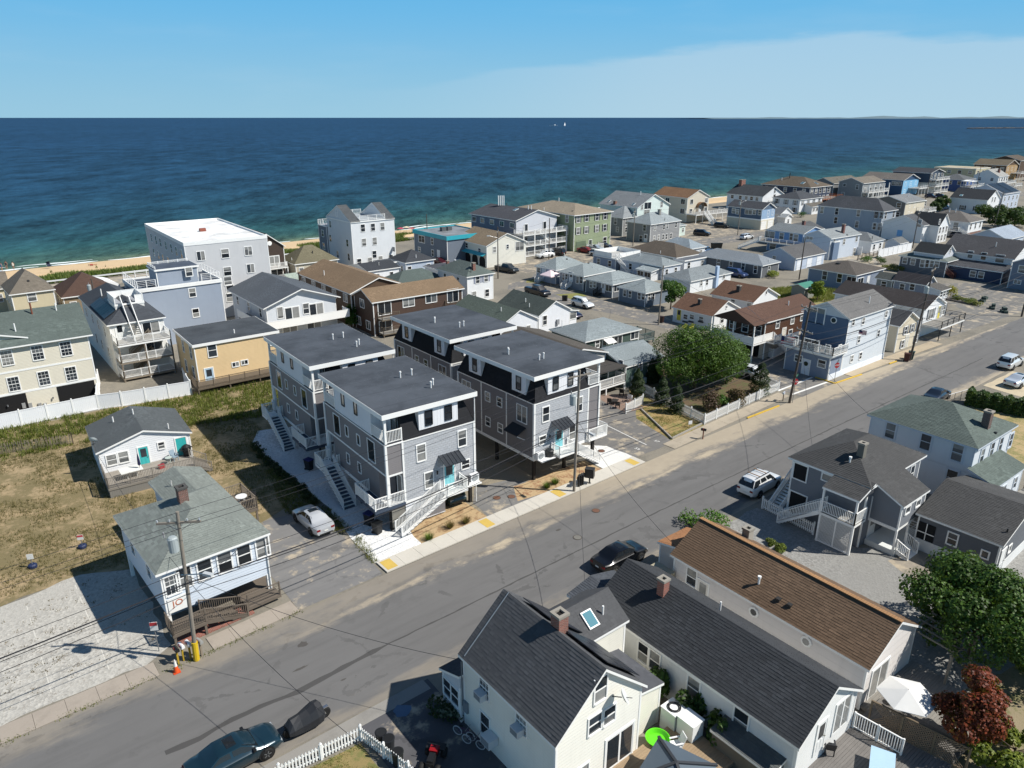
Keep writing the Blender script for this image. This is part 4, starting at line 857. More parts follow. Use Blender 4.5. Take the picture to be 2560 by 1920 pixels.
an = House('wing', '', 0, 12, 22, 10, 6.2, 'gx', '#7d8081', '#6d6960', 2.0, root=h.root); an.row('W', [4.4], 2, 1., 1.)
h = House('cobalt_house', 'cobalt blue house with bright sky-blue gable front', 323.7, 144.2, 15, 18.9, 6.3, 'gy', '#33506f', '#6a6560', 2.3, ov=.5)
x0, y0, x1, y1 = h.box_; MB().box(x0, y0-.03, 0, x1, y0-.008, 6.1).build('front_wall', siding('#7fb4d6'), h.root)
h.row('S', [4.6, 1.6], 3, 1.4, 1.5); h.row('W', [4.8], [.1, .2, .5, .9], 2.2, 1.5, 's'); h.row('W', [2.0], [.4], 1.4, 1.4)
h.deck(6, -4, 15, .5, 2.9, 'WSE', step=.3)
h = House('balcony_house', 'dark blue and cream house with three tiers of white balconies', 341, 141.2, 14.3, 17, 8.6, 'gy', '#3c4a5a', '#3d4046', 1.6, ov=.5)
x0, y0, x1, y1 = h.box_; MB().box(x0-.04, y0-.04, 0, x1+.04, y1, 4.6).build('lower_storey', siding('#d0cabd'), h.root)
h.row('W', [3.2, .9], 4, 1.6, 1.5); 
for z in (7.2, 4.4, 1.6): h.row('S', z, 4, 1.5, 1.8)
for z in (5.9, 3.2, .6): h.deck(.3, -2.4, 14, .5, z, 'WSE', step=.3)
h = House('cream_block', 'cream flat-roofed block with olive side wall by the sea', 415, 151, 18, 20, 7, 'f', '#b9b294', '#a69c84', ov=.1); h.row('W', [5, 2], 4, 1.6, 1.6); h.row('S', [5, 2], 3, 2, 1.8); h.deck(10, -2.5, 17, .1, 3, 'WSE', step=.3)
h = House('white_wing_house', 'bright white house with grey roof and stepped decks', 388, 131, 12, 11, 5.6, 'gx', '#dde0e0', '#9a9a96', 3.0); h.row('W', [4.2, 1.5], 2, 1.2, 1.4); h.row('S', [4.2, 1.5], 4, 1.4, 1.6); h.deck(0, -3.5, 12, .3, 2.9, 'WSE', step=.3); h.deck(4, -5.5, 14, -3.5, 1.6, 'WSE', step=.3); h.chimney('m4', 1575, 265, .9, .9, 1.4)
h = House('cedar_house', 'tall brown cedar house with its front coloured as sunlit at the end of the beach row', 437, 144.9, 16, 16.3, 8, 'gy', '#5e4a38', '#6b6252', 2.6, ov=.5)
x0, y0, x1, y1 = h.box_; MB().box(x0, y0-.03, 0, x1, y0-.008, 8).build('front_wall', wood('#a68a62', 2), h.root); h.row('W', [6.2, 3.4], 4, 1.6, 1.6); h.row('S', [6, 3], 3, 1.6, 1.6); h.deck(8, -4, 16, .4, 4, 'WSE', step=.3)  # paler tan panel paints sunlight on the cedar front
h = House('dark_brown_house', 'dark brown house behind the tall cedar house', 470, 150, 18, 16, 9, 'gx', '#574638', '#5b5248', 2.4); h.row('W', [6.5, 3.5], 3, 1.5, 1.5)
h = House('sage_long_house', 'long sage green house with grey roof past the cedar house', 455, 125, 20, 14, 6, 'gx', '#7f948a', '#777568', 2.6); h.row('W', [4.5, 2], 3, 1.5, 1.5)
h = House('royal_blue_house', 'royal blue house with grey hip roof and white porch', 363.6, 136, 12.5, 12, 5, 'hy', '#41598c', '#5e6164', 2.2); h.row('W', [3.6], 3, 1.4, 1.4); h.row('S', [3.6], 3, 1.4, 1.4); h.deck(-3, -4, 12, .3, 2.4, 'WSE', step=.3); MB().box(-3.2, -4.2, 4.6, 3, .2, 4.8).build('porch_roof', WCOL, h.root)
h = House('white_barn', 'white barn-like house with steep charcoal roof and black shutters', 281.7, 96.9, 11.3, 12.2, 4.8, 'gy', '#dfe1e2', '#36393d', 3., ov=.3)
for x in (1775, 1810): h.pw('S', 'm4', x, 712, .8, 1.6)
h.row('W', [1.7], [.25, .62], 1.1, 1.4, 'd', '#202427'); h.skylight('m4', 1345, 655, .8, .8)
h = House('solar_roof_house', 'pale grey house with rows of blue solar panels on its roof', 300, 98.5, 16, 13, 5.5, 'gx', '#b9c2cf', '#7d838c', 3.0)
h.panels(0, 1.2, .5, 4, 4, 1.6, 1.6); h.panels(0, 8.4, .5, 4, 4, 1.6, 1.6); h.row('S', [3.8, 1.4], 4, .9, 1.4); h.row('W', [3.8], 2)
h = House('grey_cream_duplex', 'grey and cream two-storey duplex with outside white stairs', 237.2, 103.8, 13.8, 11.5, 6.3, 'gx', '#77736e', '#7a7d7f', 1.7, ov=.35)
x0, y0, x1, y1 = h.box_; MB().box(x0, y0-.03, 0, x1, y0-.008, 6.1).build('front_wall', siding('#cfc6b2'), h.root)
for x, y in ((632,795),(697,787),(850,765),(612,915),(650,925)): h.pw('S', 'm4', x, y, .9, 1.5)
for x, y in ((482,792),(460,920)): h.pw('W', 'm4', x, y, 1.3, 1.4)
h.deck(8.5, -3.2, 14.5, .3, 3.4, 'WSE', step=.25); stairs(h.root, (8.5, -1.6, 3.4), .1, pi, 1.1, 5); h.vent('m4', 610, 670, 1.0, .1)
h = House('pale_blue_inn', 'long pale blue two-storey inn with dark grey hip roof', 204.5, 95, 8.5, 19.7, 6.9, 'hy', '#97a2ae', '#505256', 3., ov=.4)
for k, x, y in (('m3',1410,690),('m3',1615,710),('m3',1915,735),('m3',2160,758),('m3',1600,835),('m3',1892,890),('m3',2140,915),('m4',170,925),('m4',243,928),('m4',140,1085),('m4',215,1088)): h.pw('W', k, x, y, .95, 1.8)
for x, y in ((300,930),(410,910),(272,1085),(382,1065)): h.pw('S', 'm4', x, y, .9, 1.9)
h = House('steep_gable_house', 'white house with two steep dark gables and blue painted patch', 202.5, 83.2, 9, 11, 4.6, 'gx', '#dfe1e2', '#54575b', 2.2); h.pw('W', 'm4', 765, 1040, 1., 1.8)
an = House('front_gable', '', 3.2, -2.6, 6.4, 8, 4.5, 'gy', '#dfe1e2', '#3a3d40', 2.9, root=h.root); an.row('S', [3.3, 1.2], 3, .8, 1.5); an.win('S', 3.2, 5.6, .7, 1.2); an.win('W', 1.0, 2., .7, 1.2)
MB().box(.27, 5.2, 1.2, .285, 6.6, 2.8).build('painted_patch', plain('#6fa6d6', .7), h.root)
h = House('white_hip_house', 'white two-storey hip-roofed house with brown-grey roof and side stairs', 221.7, 79.4, 10.3, 13.5, 4.2, 'hy', '#dfe1e2', '#6a6662', 2.3, ov=.4)
h.row('S', 2.9, 3, .8, 1.6); h.row('W', [2.9], [.25, .6], 1.2, 1.8); x0, y0, x1, y1 = h.box_
MB().box(x0-.02, y0-.04, 0, x1, y0-.01, 1.3).build('brick_base', brick('#7c4a3c'), h.root); h.deck(-2.2, 2, .4, 8, 1.9, 'WS', step=.25); stairs(h.root, (-1.2, 2, 1.9), .1, -pi/2, 1., 3.2); h.vent('m4', 1180, 885, 1., .1); h.vent('m4', 1265, 890, 1., .1)
h = House('metal_roof_house', 'pale house with a bright bluish grey gable roof right of the white hip house', 205, 64.4, 14, 9, 3., 'gx', '#b9c4d2', '#98a3b0', 2.1); h.row('W', 2.2, [.45, .6], 1.1, 1.4); h.row('S', 1.6, 4)
h = House('long_white_house', 'long white house with a broad dark roof and blue ground floor', 167.2, 50.5, 12, 14, 4.6, 'gy', '#dfe1e2', '#4c4c4f', 3.0, ov=.5)
for x, y in ((1472,200),(1655,225)): h.pw('W', 'm5', x, y, .9, 1.4)
h.pw('W', 'm5', 1880, 258, 1.5, 1.5); h.vent('m5', 1822, 90, .9, .07)
an = House('blue_lean_to', '', -4.2, 0, 4.6, 13, 2.5, 'sW', '#33405a', '#55565a', .8, root=h.root); an.row('W', 1.3, [.3, .42], 1., 1.2); an.row('W', 1.3, [.85], 1.1, 1.8)
h = House('grey_blue_house', 'grey-blue two-storey house beside the blue lean-to', 160.9, 41, 9, 8.2, 4.9, 'gx', '#76808f', '#4c4c4f', 2.1)
h.pw('W', 'm5', 2185, 405, 1.1, 1.3); h.pw('W', 'm5', 2120, 580, 1.1, .7, 's'); h.row('S', [3.6, 1.3], 3)
h = House('sunporch_cottage', 'dark grey cottage with glazed sunporch and steep gable on top', 161.3, 60.3, 7.5, 10, 3.3, 'hy', '#65676c', '#6b736f', 1.1, ov=.35)
u = House('upper_gable', '', .9, 1.2, 5.8, 6.4, 4.4, 'gy', '#c9cdd4', '#35383b', 1.8, root=h.root, zb=3.4, ov=.25); u.win('S', 2.9+.9, 5., .55, .9)
for x in (812, 875, 938, 1005): h.pw('W', 'm5', x, 325, .95, 1.5)
for x, y in ((567, 285), (677, 302)): h.pw('W', 'm5', x, y, .9, 1.2)
h.row('S', 1.8, [.3, .75], .8, 1.2); stairs(h.root, (1.2, .3, 1.1), .05, -pi/2, 1.2, 1.6, wood('#6b3f34'), wood('#6b3f34'))
h = House('black_roof_cottage', 'small grey cottage with near-black gable roof and white lean-to', 138.5, 54.5, 4.4, 6.2, 2.6, 'gy', '#8b909b', '#38363a', 1.45)
for x in (527, 667): h.pw('W', 'm5', x, 650, .8, 1.1)
an = House('lean_to', '', .2, -2.6, 4.2, 2.8, 2.0, 'sS', '#d6dade', '#5c5a57', .6, root=h.root); an.row('S', 1.2, 3, .8, .9)
an = House('rear_wing', '', .3, 6.0, 3.8, 3.6, 2.4, 'gy', '#8b8f8c', '#515553', 1.0, root=h.root); an.win('W', 7.8, 1.4, .9, 1.)
h = House('balcony_cottage', 'white gable house with dark roof and front balcony on thin black posts', 112.7, 43.8, 7.4, 14.5, 4.3, 'gy', '#dfe1e2', '#3c3838', 1.6, ov=.3)
h.pw('S', 'm5', 925, 1020, 1.7, 1.5, 's', '#4a5058'); h.pw('S', 'm5', 1095, 965, 1.3, 1.5, 'd', '#4a5058'); h.pd('S', 'm5', 1015, 1090, .85, 2., '#d6c75a', 'g')
bk = plain('#202225', .5); h.deck(.1, -2.6, 8.2, .3, 2.05, 'WSE', rmat=bk, style='cable', posts=False)
for xx in (.3, 4.2, 8.0): MB().tube((0, 0, 0), (0, 0, 1.85), .07, 8).build('deck_post', bk, h.root, (xx, -2.4, 0))
h = House('shutter_cottage', 'cream cottage with grey shutters squeezed beside the pale blue house', 102.1, 42.5, 6.3, 7, 3.9, 'gy', '#cdc3ae', '#47484b', 1.6)
for x, y in ((575,1250),(665,1215),(755,1185)): h.pw('S', 'm5', x, y, .7, 1.1, 'd', '#5b6068')
for x, y in ((530,1440),(715,1365)): h.pw('S', 'm5', x, y, .7, 1.1, 'd', '#5b6068')
h.door('S', 3.6, .1, .9, 1.9, '#c9c7bd'); h.row('W', [2.9, 1.1], [.5], 1.4, 1.2)

# ---------------------------------------------------------------- houses along the side street
h = House('pale_blue_house', 'pale blue three-level house with white deck, round window and flags', 86.9, 42.2, 11.8, 6.6, 7.5, 'gx', '#cdd3d8', '#6e6d6c', 1.65, ov=.25, ang=0)
x0, y0, x1, y1 = h.box_
MB().box(x0-.03, y0, 3.3, x0-.006, y1, 7.4).build('gable_cladding', siding('#5f7188'), h.root)
lw = House('lower_storey', '', -3.1, .0, 3.5, 6.6, 3.3, 'f', '#7f8b9d', '#5d646e', ov=.25, root=h.root, t=.2)
m = MB().box(x0-3.0, y0-.05, 0, x1, y0-.005, .75); m.build('foundation_band', plain('#dfe3e8', .7), h.root)
h.deck(-3.3, -.2, .3, 6.8, 3.45, 'WS', step=.13, posts=False); railing(h.root, [(.2, 6.7, 3.45), (-3.2, 6.7, 3.45)], .95)
h.pd('W', 'm6', 1430, 1040, 2.2, 2.1, st='s'); u, z = h.px2('W', 'm6', 1687, 998); MB().lathe([(.42, 0), (.42, .07), (.3, .09)], 18).build('round_window', WCOL, h.root, (x0-.02, u, z), (0, -pi/2, 0)); MB().lathe([(.3, 0), (.3, .1)], 16).build('pane', glass(), h.root, (x0-.02, u, z), (0, -pi/2, 0))
for x, y in ((1372,1340),): 
    u, z = lw.px2('W', 'm6', x, y); window(h.root, lw.loc('W', u, z), FACE['W'], 1.9, 1.3, '2'); 
lw.pw('W', 'm6', 1600, 1400, .5, 1.0); lw.pw('W', 'm6', 1158, 1285, .5, 1.2); lw.pw('W', 'm6', 1518, 1600, .95, .9); lw.pw('W', 'm6', 1195, 1525, .95, .8)
lw.door('W', 3.3, 0, .95, 2.0, '#dfe5ec'); MB().lathe([(.26, 0), (.3, .05), (.2, .06)], 12).build('wreath', leafmat('#2c3a2a', '#3c3a34'), h.root, (lw.box_[0]-.08, 3.3, 1.5), (0, -pi/2, 0))
for x, y in ((1952,1025),(2090,1010),(2028,1265),(1762,1390),(1930,1530),(2050,1490)): h.pw('S', 'm6', x, y, .6, .85)
for x, y in ((303,1028),(198,1290)): h.pw('S', 'm5', x, y, .6, .85)
h.vent('m6', 2172, 760, .9, .07)
def flag(par, p, w, hh, ang, name='flag'):
    m = MB(); n = 7
    for i in range(n): m.mesh([(j*w/8, .05*sin(j*.9), -hh*i/n) for j in range(9)]+[(j*w/8, .05*sin(j*.9+.3), -hh*(i+1)/n) for j in range(9)], [(j, j+1, 10+j, 9+j) for j in range(8)], i % 2)
    m.mesh([(j*w/16, -.012+.05*sin(j*.45), 0) for j in range(8)]+[(j*w/16, -.012+.05*sin(j*.45+.3), -hh*4/7) for j in range(8)], [(j, j+1, 9+j, 8+j) for j in range(7)], 2)
    o = m.build(name, [plain('#a8323c', .8), plain('#e6e3df', .8), plain('#2a3560', .8)], par, p, ang, uv=False); return o
fl = thing('flag', 'small red, white and blue flag on the pale blue house wall', 'flag', (86.9+1.4, 42.2+.25, 0)); MB().tube((0, 0, 5.6), (.1, -.9, 6.1), .02, 5).build('flag_pole', plain('#b8b8b4', .5), fl); flag(fl, (.1, -.85, 6.05), .9, .55, -1.2, 'cloth')
fl = thing('flag', 'striped flag draped over the corner of the white deck railing', 'flag', (86.9-3.3, 42.2+6.5, 0)); flag(fl, (-.1, .4, 4.5), 1.7, 1.1, -pi/2+.3, 'cloth')
h = House('brown_porch_house', 'brown shingled house over a garage with white corner porch', 85.1, 52.5, 13.1, 6.7, 5.2, 'gx', '#5a3f30', '#5d473d', 1.55, ov=.25, kind='shake', lap=.18, ang=-1)
h.x0 = 0; x0, y0, x1, y1 = h.box_
MB().box(x0-.02, y0-.02, 0, x1+.02, y1+.02, 2.35).build('lower_storey', siding('#c6bdb0', .3), h.root)
MB().prism([(y0-.1, 5.18), (y1+.1, 5.18), ((y0+y1)/2, 6.6)], 0, x0-.05, x0-.01).build('gable_cladding', siding('#9fb3cc', .25, 'board'), h.root)
for x, y in ((908,1045),(1112,985),(1248,940)): h.pw('S', 'm6', x, y, .75, 1.25)
h.pw('S', 'm6', 1078, 1185, .8, 1.1); h.pd('S', 'm6', 975, 1290, .85, 1.9, '#d9d4c8')
h.deck(-2.6, -.1, x0+.1, 6.8, 2.6, 'W', style='solid', zg=0); railing(h.root, [(-2.5, 0, 2.6), (1.8, 0, 2.6)], .95, style='solid'); h.deck(x0+.1, -1.3, 2.0, y0, 2.6, 'S', posts=False); stairs(h.root, (2.0, -.6, 2.6), .1, 0, 1.0, 3.4)
pr_ = MB(); pr_.prism([(-.1, 5.15), (6.8, 5.15), (3.35, 6.7), ], 0, -2.7, x0-.06); pr_.build('porch_roof', [shingle('#5d473d')], h.root); 
for yy in (.05, 3.3, 6.7): MB().box(-.07, -.07, 0, .07, .07, 5.1).build('porch_post', WCOL, h.root, (-2.5, yy, 0))
h.row('W', 3.8, 3, .9, 1.3); door(h.root, (x0-.05, 4.9, 0), -pi/2, 2.6, 2.1, '#9aa4b4', 'r'); MB().box(-.02, -1.2, .05, .02, 1.2, 2.2).build('carport_shade_panel', plain('#101010', .9), h.root, (x0-.05, 2.0, 0)); h.vent('m6', 1055, 790, .6, .07)  # dark panel on the wall paints the shade of the carport
h = House('brown_roof_cottage', 'white cottage with mottled brown gable roof and yellow door', 91, 65.4, 7.9, 7.8, 2.4, 'gy', '#dfe1e2', '#6b5142', 1.85, ov=.25, ang=2)
h.pd('W', 3, 1440, 1385, .8, 1.8, '#cfc04a', 'g')
for x in (1500, 1555, 1635): h.pw('W', 3, x, 1355 if x < 1600 else 1375, .75, .7)
h.pw('S', 3, 1815, 1375, .8, 1.2); h.win('S', 3.9, 3.2, .35, .4, 'p'); h.chimney(3, 1787, 1190, .45, .45, .7, plain('#3a3a3a', .8))
for x in (1500, 1550, 1635):
    u, z = h.px2('W', 3, x, 1385); b = MB().box(-.25, -.45, -.12, 0, .45, .1).build('window_box', plain('#3a3a3c', .7), h.root, (h.box_[0], u, z-.2))
h = House('rear_brown_cottage', 'white cottage with mottled brown roof and dark chimney by the grass lot', 102.8, 66.2, 8.4, 8.4, 2.6, 'gy', '#dfe1e2', '#6b5142', 1.9, ang=3)
h.chimney('m6', 478, 475, .6, .6, .8, plain('#3c3a38', .8)); h.win('S', 4.2, 3.6, .4, .5, 'p'); h.pw('W', 'm6', 290, 745, .7, .8); h.pw('W', 'm6', 515, 770, .7, .8)
# four hip-roofed rental cottages in a row
RC = 'hip-roofed rental cottages along the side street'
def cott(name, label, x, y, W, D, ze, wall, rise, ang=4): return House(name, label, x, y, W, D, ze, 'hx' if W > D else 'hy', wall, '#8b9496', rise, ang=ang, ov=.35, group=RC)
h = cott('rental_cottage', 'pale blue rental cottage with pink canopy tent in its yard', 94.4, 105.2, 9, 6.2, 2.9, '#97a5b8', 1.75)
h.pw('W', 'm1', 1035, 1080, .9, 1.0); h.pd('W', 'm1', 1105, 1160, .8, 1.9, '#c9d3de'); h.pw('W', 'm1', 1245, 1115, .7, 1.1); h.pw('S', 'm1', 1305, 1120, .7, 1.2); stairs(h.root, (.35, 4.2, .75), .05, pi, 1.0, 1.6); h.vent('m1', 1390, 900, .6, .06); h.boxvent('m1', 1420, 930)
h = cott('rental_cottage', 'blue-grey rental cottage with white stairs and yellow-green lawn', 94.5, 97.5, 9.3, 6.9, 2.9, '#8b9097', 1.5)
for x in (1375, 1418): h.pw('W', 'm1', x, 1175, .6, 1.1)
h.pd('W', 'm1', 1478, 1240, .8, 1.8, '#e1e5e8', 'g')
for x in (1570, 1622): h.pw('W', 'm1', x, 1215, .65, 1.3)
h.pw('S', 'm1', 1690, 1215, .8, 1.3); stairs(h.root, (.35, 4.0, .8), .05, pi, 1.2, 1.7); h.boxvent('m1', 1720, 985); h.vent('m1', 1835, 965, .5, .05)
h = cott('rental_cottage', 'grey rental cottage with screened corner porch and red umbrella inside', 94.6, 90, 9.3, 7.3, 2.6, '#6f747b', 1.35, 3)
for x in (1757, 1808): h.pw('W', 'm1', x, 1280, .6, 1.1)
h.pd('W', 'm1', 1920, 1395, .75, 1.8, '#dfe3e6', 'g'); h.pw('W', 'm1', 2003, 1330, 1.4, 1.1, 's'); h.pw('S', 'm1', 2110, 1330, 1.5, 1.1, 's'); stairs(h.root, (.35, 3.4, .6), .05, pi, 1.0, 1.2, wood('#3e3b38'), wood('#3e3b38'))
h = cott('rental_cottage', 'grey rental cottage with white corner windows beside the small tree', 94.1, 81.7, 7, 6.9, 2.6, '#6f7a86', 1.6, 0)
for x, y in ((975, 1150), (1020, 1160), (1100, 1175), (1135, 1180)): h.pw('W', 3, x, y, .65, 1.1)
for x in (1185, 1220): h.pw('S', 3, x, 1180, .6, 1.1)
h = House('deck_roof_cottage', 'white cottage with pale hip roof, rear roof deck and white stairs', 113.8, 94.8, 6.2, 12.1, 2.8, 'hy', '#c8cfd8', '#848c8f', 1.3, ov=.3)
h.row('S', 1.5, [.25, .75], .7, 1.1); h.row('W', 1.5, [.2, .5, .75], .8, 1.2); an = House('lean_to_porch', '', -2.6, .6, 3.0, 4.4, 2.0, 'sW', '#d8dbde', '#9ba4a6', .5, root=h.root); an.row('W', 1.2, 2, 1.5, .9, 's'); h.vent('m2', 665, 1100, .6, .06); h.vent('m2', 1015, 1125, .6, .06)
h = House('roof_deck_building', 'low flat building carrying a white railed sun deck', 113.2, 107.2, 8, 7, 2.7, 'f', '#8d97a8', '#a9a9a6', ov=.1)
railing(h.root, [(.2, 6.8, 2.7), (.2, 1.4, 2.7)], 1.0, style='solid'); railing(h.root, [(1.4, .2, 2.7), (7.8, .2, 2.7), (7.8, 6.8, 2.7), (.2, 6.8, 2.7)], 1.0, style='solid'); stairs(h.root, (.8, .2, 2.7), .05, -pi/2-.1, 1.1, 4.6); h.row('W', 1.4, 2)
h = House('brown_hip_bungalow', 'bungalow with wide brown hip roof and white flat annex', 123.4, 99.2, 9.2, 14.5, 2.9, 'hy', '#9aa09c', '#5e564d', 2.1); h.row('W', 1.5, 4)
an = House('annex', '', -.2, -2.4, 8.2, 3.2, 2.7, 'f', '#d6dade', '#565a60', root=h.root); an.row('S', 1.4, [.2, .8], .8, 1.3); h.vent('m2', 945, 1070, .6, .06)
h = House('grey_blue_bungalow', 'small bungalow with pale blue-grey hip roof by the beach car park', 135, 104.8, 6, 9.5, 2.8, 'hy', '#d4d9dd', '#8d989f', 1.7); h.row('S', 1.5, 2); h.vent('m2', 1355, 955, .6, .06)
h = House('white_chimney_cottage', 'white cottage with grey hip roof and tall pale blue chimney', 108.7, 83.6, 13.3, 7, 2.4, 'hx', '#dde0e2', '#7b8285', 1.5, ov=.3, ang=1)
for x, y in ((1510, 1480), (1588, 1470), (1823, 1385)): h.pw('S', 'm2', x, y, .65, 1.0)
h.pd('S', 'm2', 1540, 1610, .8, 1.9, '#e1e5e8'); x0, y0, x1, y1 = h.box_; u, z = h.px2('S', 'm2', 1700, 1480); MB().box(-.35, -.5, 0, .35, 0, 4.3).build('side_chimney', plain('#a9bdd6', .8), h.root, (u, y0, 0))
h = House('long_grey_house', 'long dark grey house with pale grey hip roof and tall narrow windows', 131.1, 83.3, 7, 17, 2.7, 'hy', '#63666b', '#858c92', 1.5, ang=2)
for k, x, y in (('m6', 90, 205), ('m6', 262, 240), ('m6', 432, 250), ('m6', 602, 298), ('m2', 1750, 1195)): h.pw('W', k, x, y, .75, 1.5)
h.pw('S', 'm6', 785, 300, .7, 1.4); h.vent('m6', 788, 185, .4, .08)
h = House('pale_gable_garage', 'pale grey gable building with dark roof and white bay doors', 143.5, 83.4, 12.3, 8.5, 2.7, 'gx', '#b5c1d2', '#5b5b5c', 1.9); h.pw('W', 'm3', 748, 1355, .8, .9)
for u in (2, 6, 10): h.door('S', u, 0, 1.8, 2.0, '#dfe3e8', 'r' if u != 6 else 'n')
h = House('green_roof_shed', 'small shed with bright green metal roof behind the pole', 120.8, 67.6, 4.2, 3.2, 2.2, 'gx', '#8a8c86', '#3f7d6a', .6, rmat=plain('#3f7d6a', .5), corner=False)
h = House('blue_hip_cottage', 'slate blue cottage with brown-grey hip roof and screened corner porch', 134.1, 65.3, 11.5, 10.1, 3.2, 'hy', '#7d899b', '#59544f', 1.5, ov=.3)
for x, y in ((1558, 380), (1763, 418)): h.pw('W', 'm6', x, y, .9, 1.6)
h.pw('W', 'm6', 1925, 460, 1.7, 1.6, 's'); h.pw('S', 'm6', 2050, 470, 2.0, 1.5, 's'); h.door('S', 5.5, .3, .9, 2.0, '#dfe3e6'); h.boxvent('m6', 1745, 215, '#17181a', .7)
h = House('blue_deck_house', 'bright blue house with long white deck on its upper floor', 162, 93, 9.5, 10, 5.1, 'gy', '#7699c4', '#747a7d', 1.3)
for x, y, w in ((690, 1030, 2.6), (852, 1050, 1.1), (985, 1060, .8), (1050, 1075, 1.1)): h.pw('W', 'm3', x, y, w, 1.5, 's' if w > 2 else 'd')
h.deck(-2.4, -1, .3, 10.5, 2.5, 'WN', style='cable', rmat=WCOL); stairs(h.root, (-1.8, 10.5, 2.5), .05, pi/2+.3, 1.2, 5); h.win('W', 8, 1.2, 1.6, 1.6)
h = House('red_chimney_house', 'light blue two-storey house with grey gable roof and red chimney', 160.9, 85.5, 12.6, 7.4, 5, 'gx', '#c2cbd6', '#8c9294', 1.5, ang=-3)
x0, y0, x1, y1 = h.box_; h.pw('W', 'm3', 1237, 1078, 1.7, .6, 's'); h.pw('S', 'm3', 1715, 1130, .8, 1.2); h.pw('S', 'm3', 1888, 1090, .8, 1.2); h.pw('S', 'm3', 1855, 1265, .9, 1.6); h.pw('S', 'm3', 1578, 1140, .6, 1.4); h.chimney('m3', 1697, 1005, .6, .6, 1.9, brick('#7a3028')); h.boxvent('m3', 1757, 1038); h.boxvent('m3', 1990, 1010) 
an = House('recess', '', .9, -.35, 2.3, .8, 4.3, 'f', '#6d7f97', '#7c8286', root=h.root, ov=.05, corner=False)
h = House('dark_roof_ranch', 'low house with dark roof and red chimney above the blue deck house', 172, 101, 14, 9, 3.4, 'gx', '#b9c0c6', '#56585a', 1.5); h.chimney('m3', 1372, 830, .7, .7, 1.5, brick('#7a3028')); h.row('S', 1.7, 4)
h = House('little_white_gable', 'little white gable cottage behind the slate blue garage house', 205.5, 126.5, 7, 8.5, 3.1, 'gy', '#dfe1e2', '#6c7074', 1.8); h.row('S', 1.6, [.55, .75], .7, 1.1); an = House('porch', '', -1, -2.4, 4.2, 3, 2.4, 'gy', '#dfe1e2', '#9ba0a2', .9, root=h.root); an.row('S', 1.2, 1)
h = House('white_boarding_house', 'white two-storey house with charcoal hip roof and grey shutters', 232.8, 136.6, 14.6, 11, 4.9, 'hx', '#dde0e2', '#46494e', 2.1); h.row('S', [3.7], 4, .8, 1.5, 'd', '#7a828c'); h.row('W', [3.7, 1.3], 3, .9, 1.5, 'd', '#7a828c'); an = House('sun_porch', '', 3, -3, 11, 3.4, 2.6, 'sS', '#dfe1e2', '#6b6760', .8, root=h.root); an.row('S', 1.5, 5, 1.2, 1.1, 's')
h = House('white_yard_house', 'small white house with grey hip roof inside the tall white fence', 176.8, 83.6, 6.6, 9, 2.9, 'hy', '#dfe1e2', '#777b7d', 1.7); h.row('S', 1.5, 2); h.vent('m4', 112, 1260, .8, .07, '#444')
h = House('white_shed', 'white garden shed with grey gable roof beside the tall white fence', 184.5, 80.5, 4.8, 4, 2.1, 'gx', '#c6d0dc', '#6a6c6c', 1.1, corner=False); h.door('S', 2.4, 0, 1., 1.8, '#dfe3e8')
h = House('green_cottage', 'dark green cottage with pale grey hip roof and white door hood', 65.3, 66.6, 10.7, 7.8, 2.9, 'hx', '#46564f', '#848d90', 1.5, ov=.3, ang=-2)
for x, y, w in ((1467, 245, 1.5), (1612, 195, 1.5)): h.pw('S', 7, x, y, w, 1.2, 's')
h.pw('S', 7, 1290, 275, .7, 1.0); h.pd('S', 7, 1348, 345, .8, 1.9, '#7fa6ad', 'g'); u, z = h.px2('S', 7, 1370, 260); MB().prism([(-.9, 2.15), (.3, 2.6), (.3, 2.68), (-.9, 2.23)], 0, -.8, .8).build('door_hood', WCOL, h.root, (u, 0, 0)); h.vent(7, 985, 130, 1.0, .05); h.deck(10.4, 1, 14.5, 4.5, .7, 'WSEN', mat=wood('#5c6f6c'), rmat=wood('#5c6f6c'))
h = House('green_rear_cottage', 'grey-green cottage with pale roof behind the arborvitae', 61.9, 56.2, 7.2, 7.4, 2.8, 'gx', '#62776f', '#848d90', 1.3, ov=.25, ang=0)
h.pw('W', 7, 1495, 452, .55, .95); h.pw('S', 7, 1662, 465, .6, 1.1); h.door('S', 5.2, .2, 1.5, 2.0, st='s'); an = House('entry', '', -1.6, 1.2, 2.2, 3.6, 2.4, 'sW', '#62776f', '#848d90', .35, root=h.root); an.win('W', 3.0, 1.4, .5, .9)
MB().box(-.4, -.3, 0, .4, .02, .7).build('heat_pump', plain('#b7bcbc', .5), h.root, (3.2, -.1, .1))
h = House('brown_roof_row_house', 'low house with dark brown roof right behind the black mansard townhouse', 53.5, 59.2, 8.6, 13, 4.0, 'gy', '#a8a9a6', '#57524c', 1.2, ov=.25); h.row('S', [2.6], [.3, .7], .8, 1.2); h.deck(2, -3.2, 8.4, .3, 1.1, 'SE')
MB().box(2, -3.2, 2.9, 8.6, .2, 3.05).build('porch_roof', shingle('#4a4744'), h.root)
for xx in (2.2, 8.4): MB().box(-.06, -.06, 0, .06, .06, 2.9).build('porch_post', WCOL, h.root, (xx, -3.1, 0))
h = House('green_roof_cottage', 'white cottage with dark green-grey gable roof by the side street', 69.3, 80.9, 6.9, 10.5, 2.8, 'gy', '#dfe2e6', '#48504d', 1.85, ov=.25)
h.pw('S', 3, 283, 1385, .75, 1.4); h.vent(3, 150, 1270, .6, .06); h.vent(2, 2035, 790, .6, .06); x0, y0, x1, y1 = h.box_
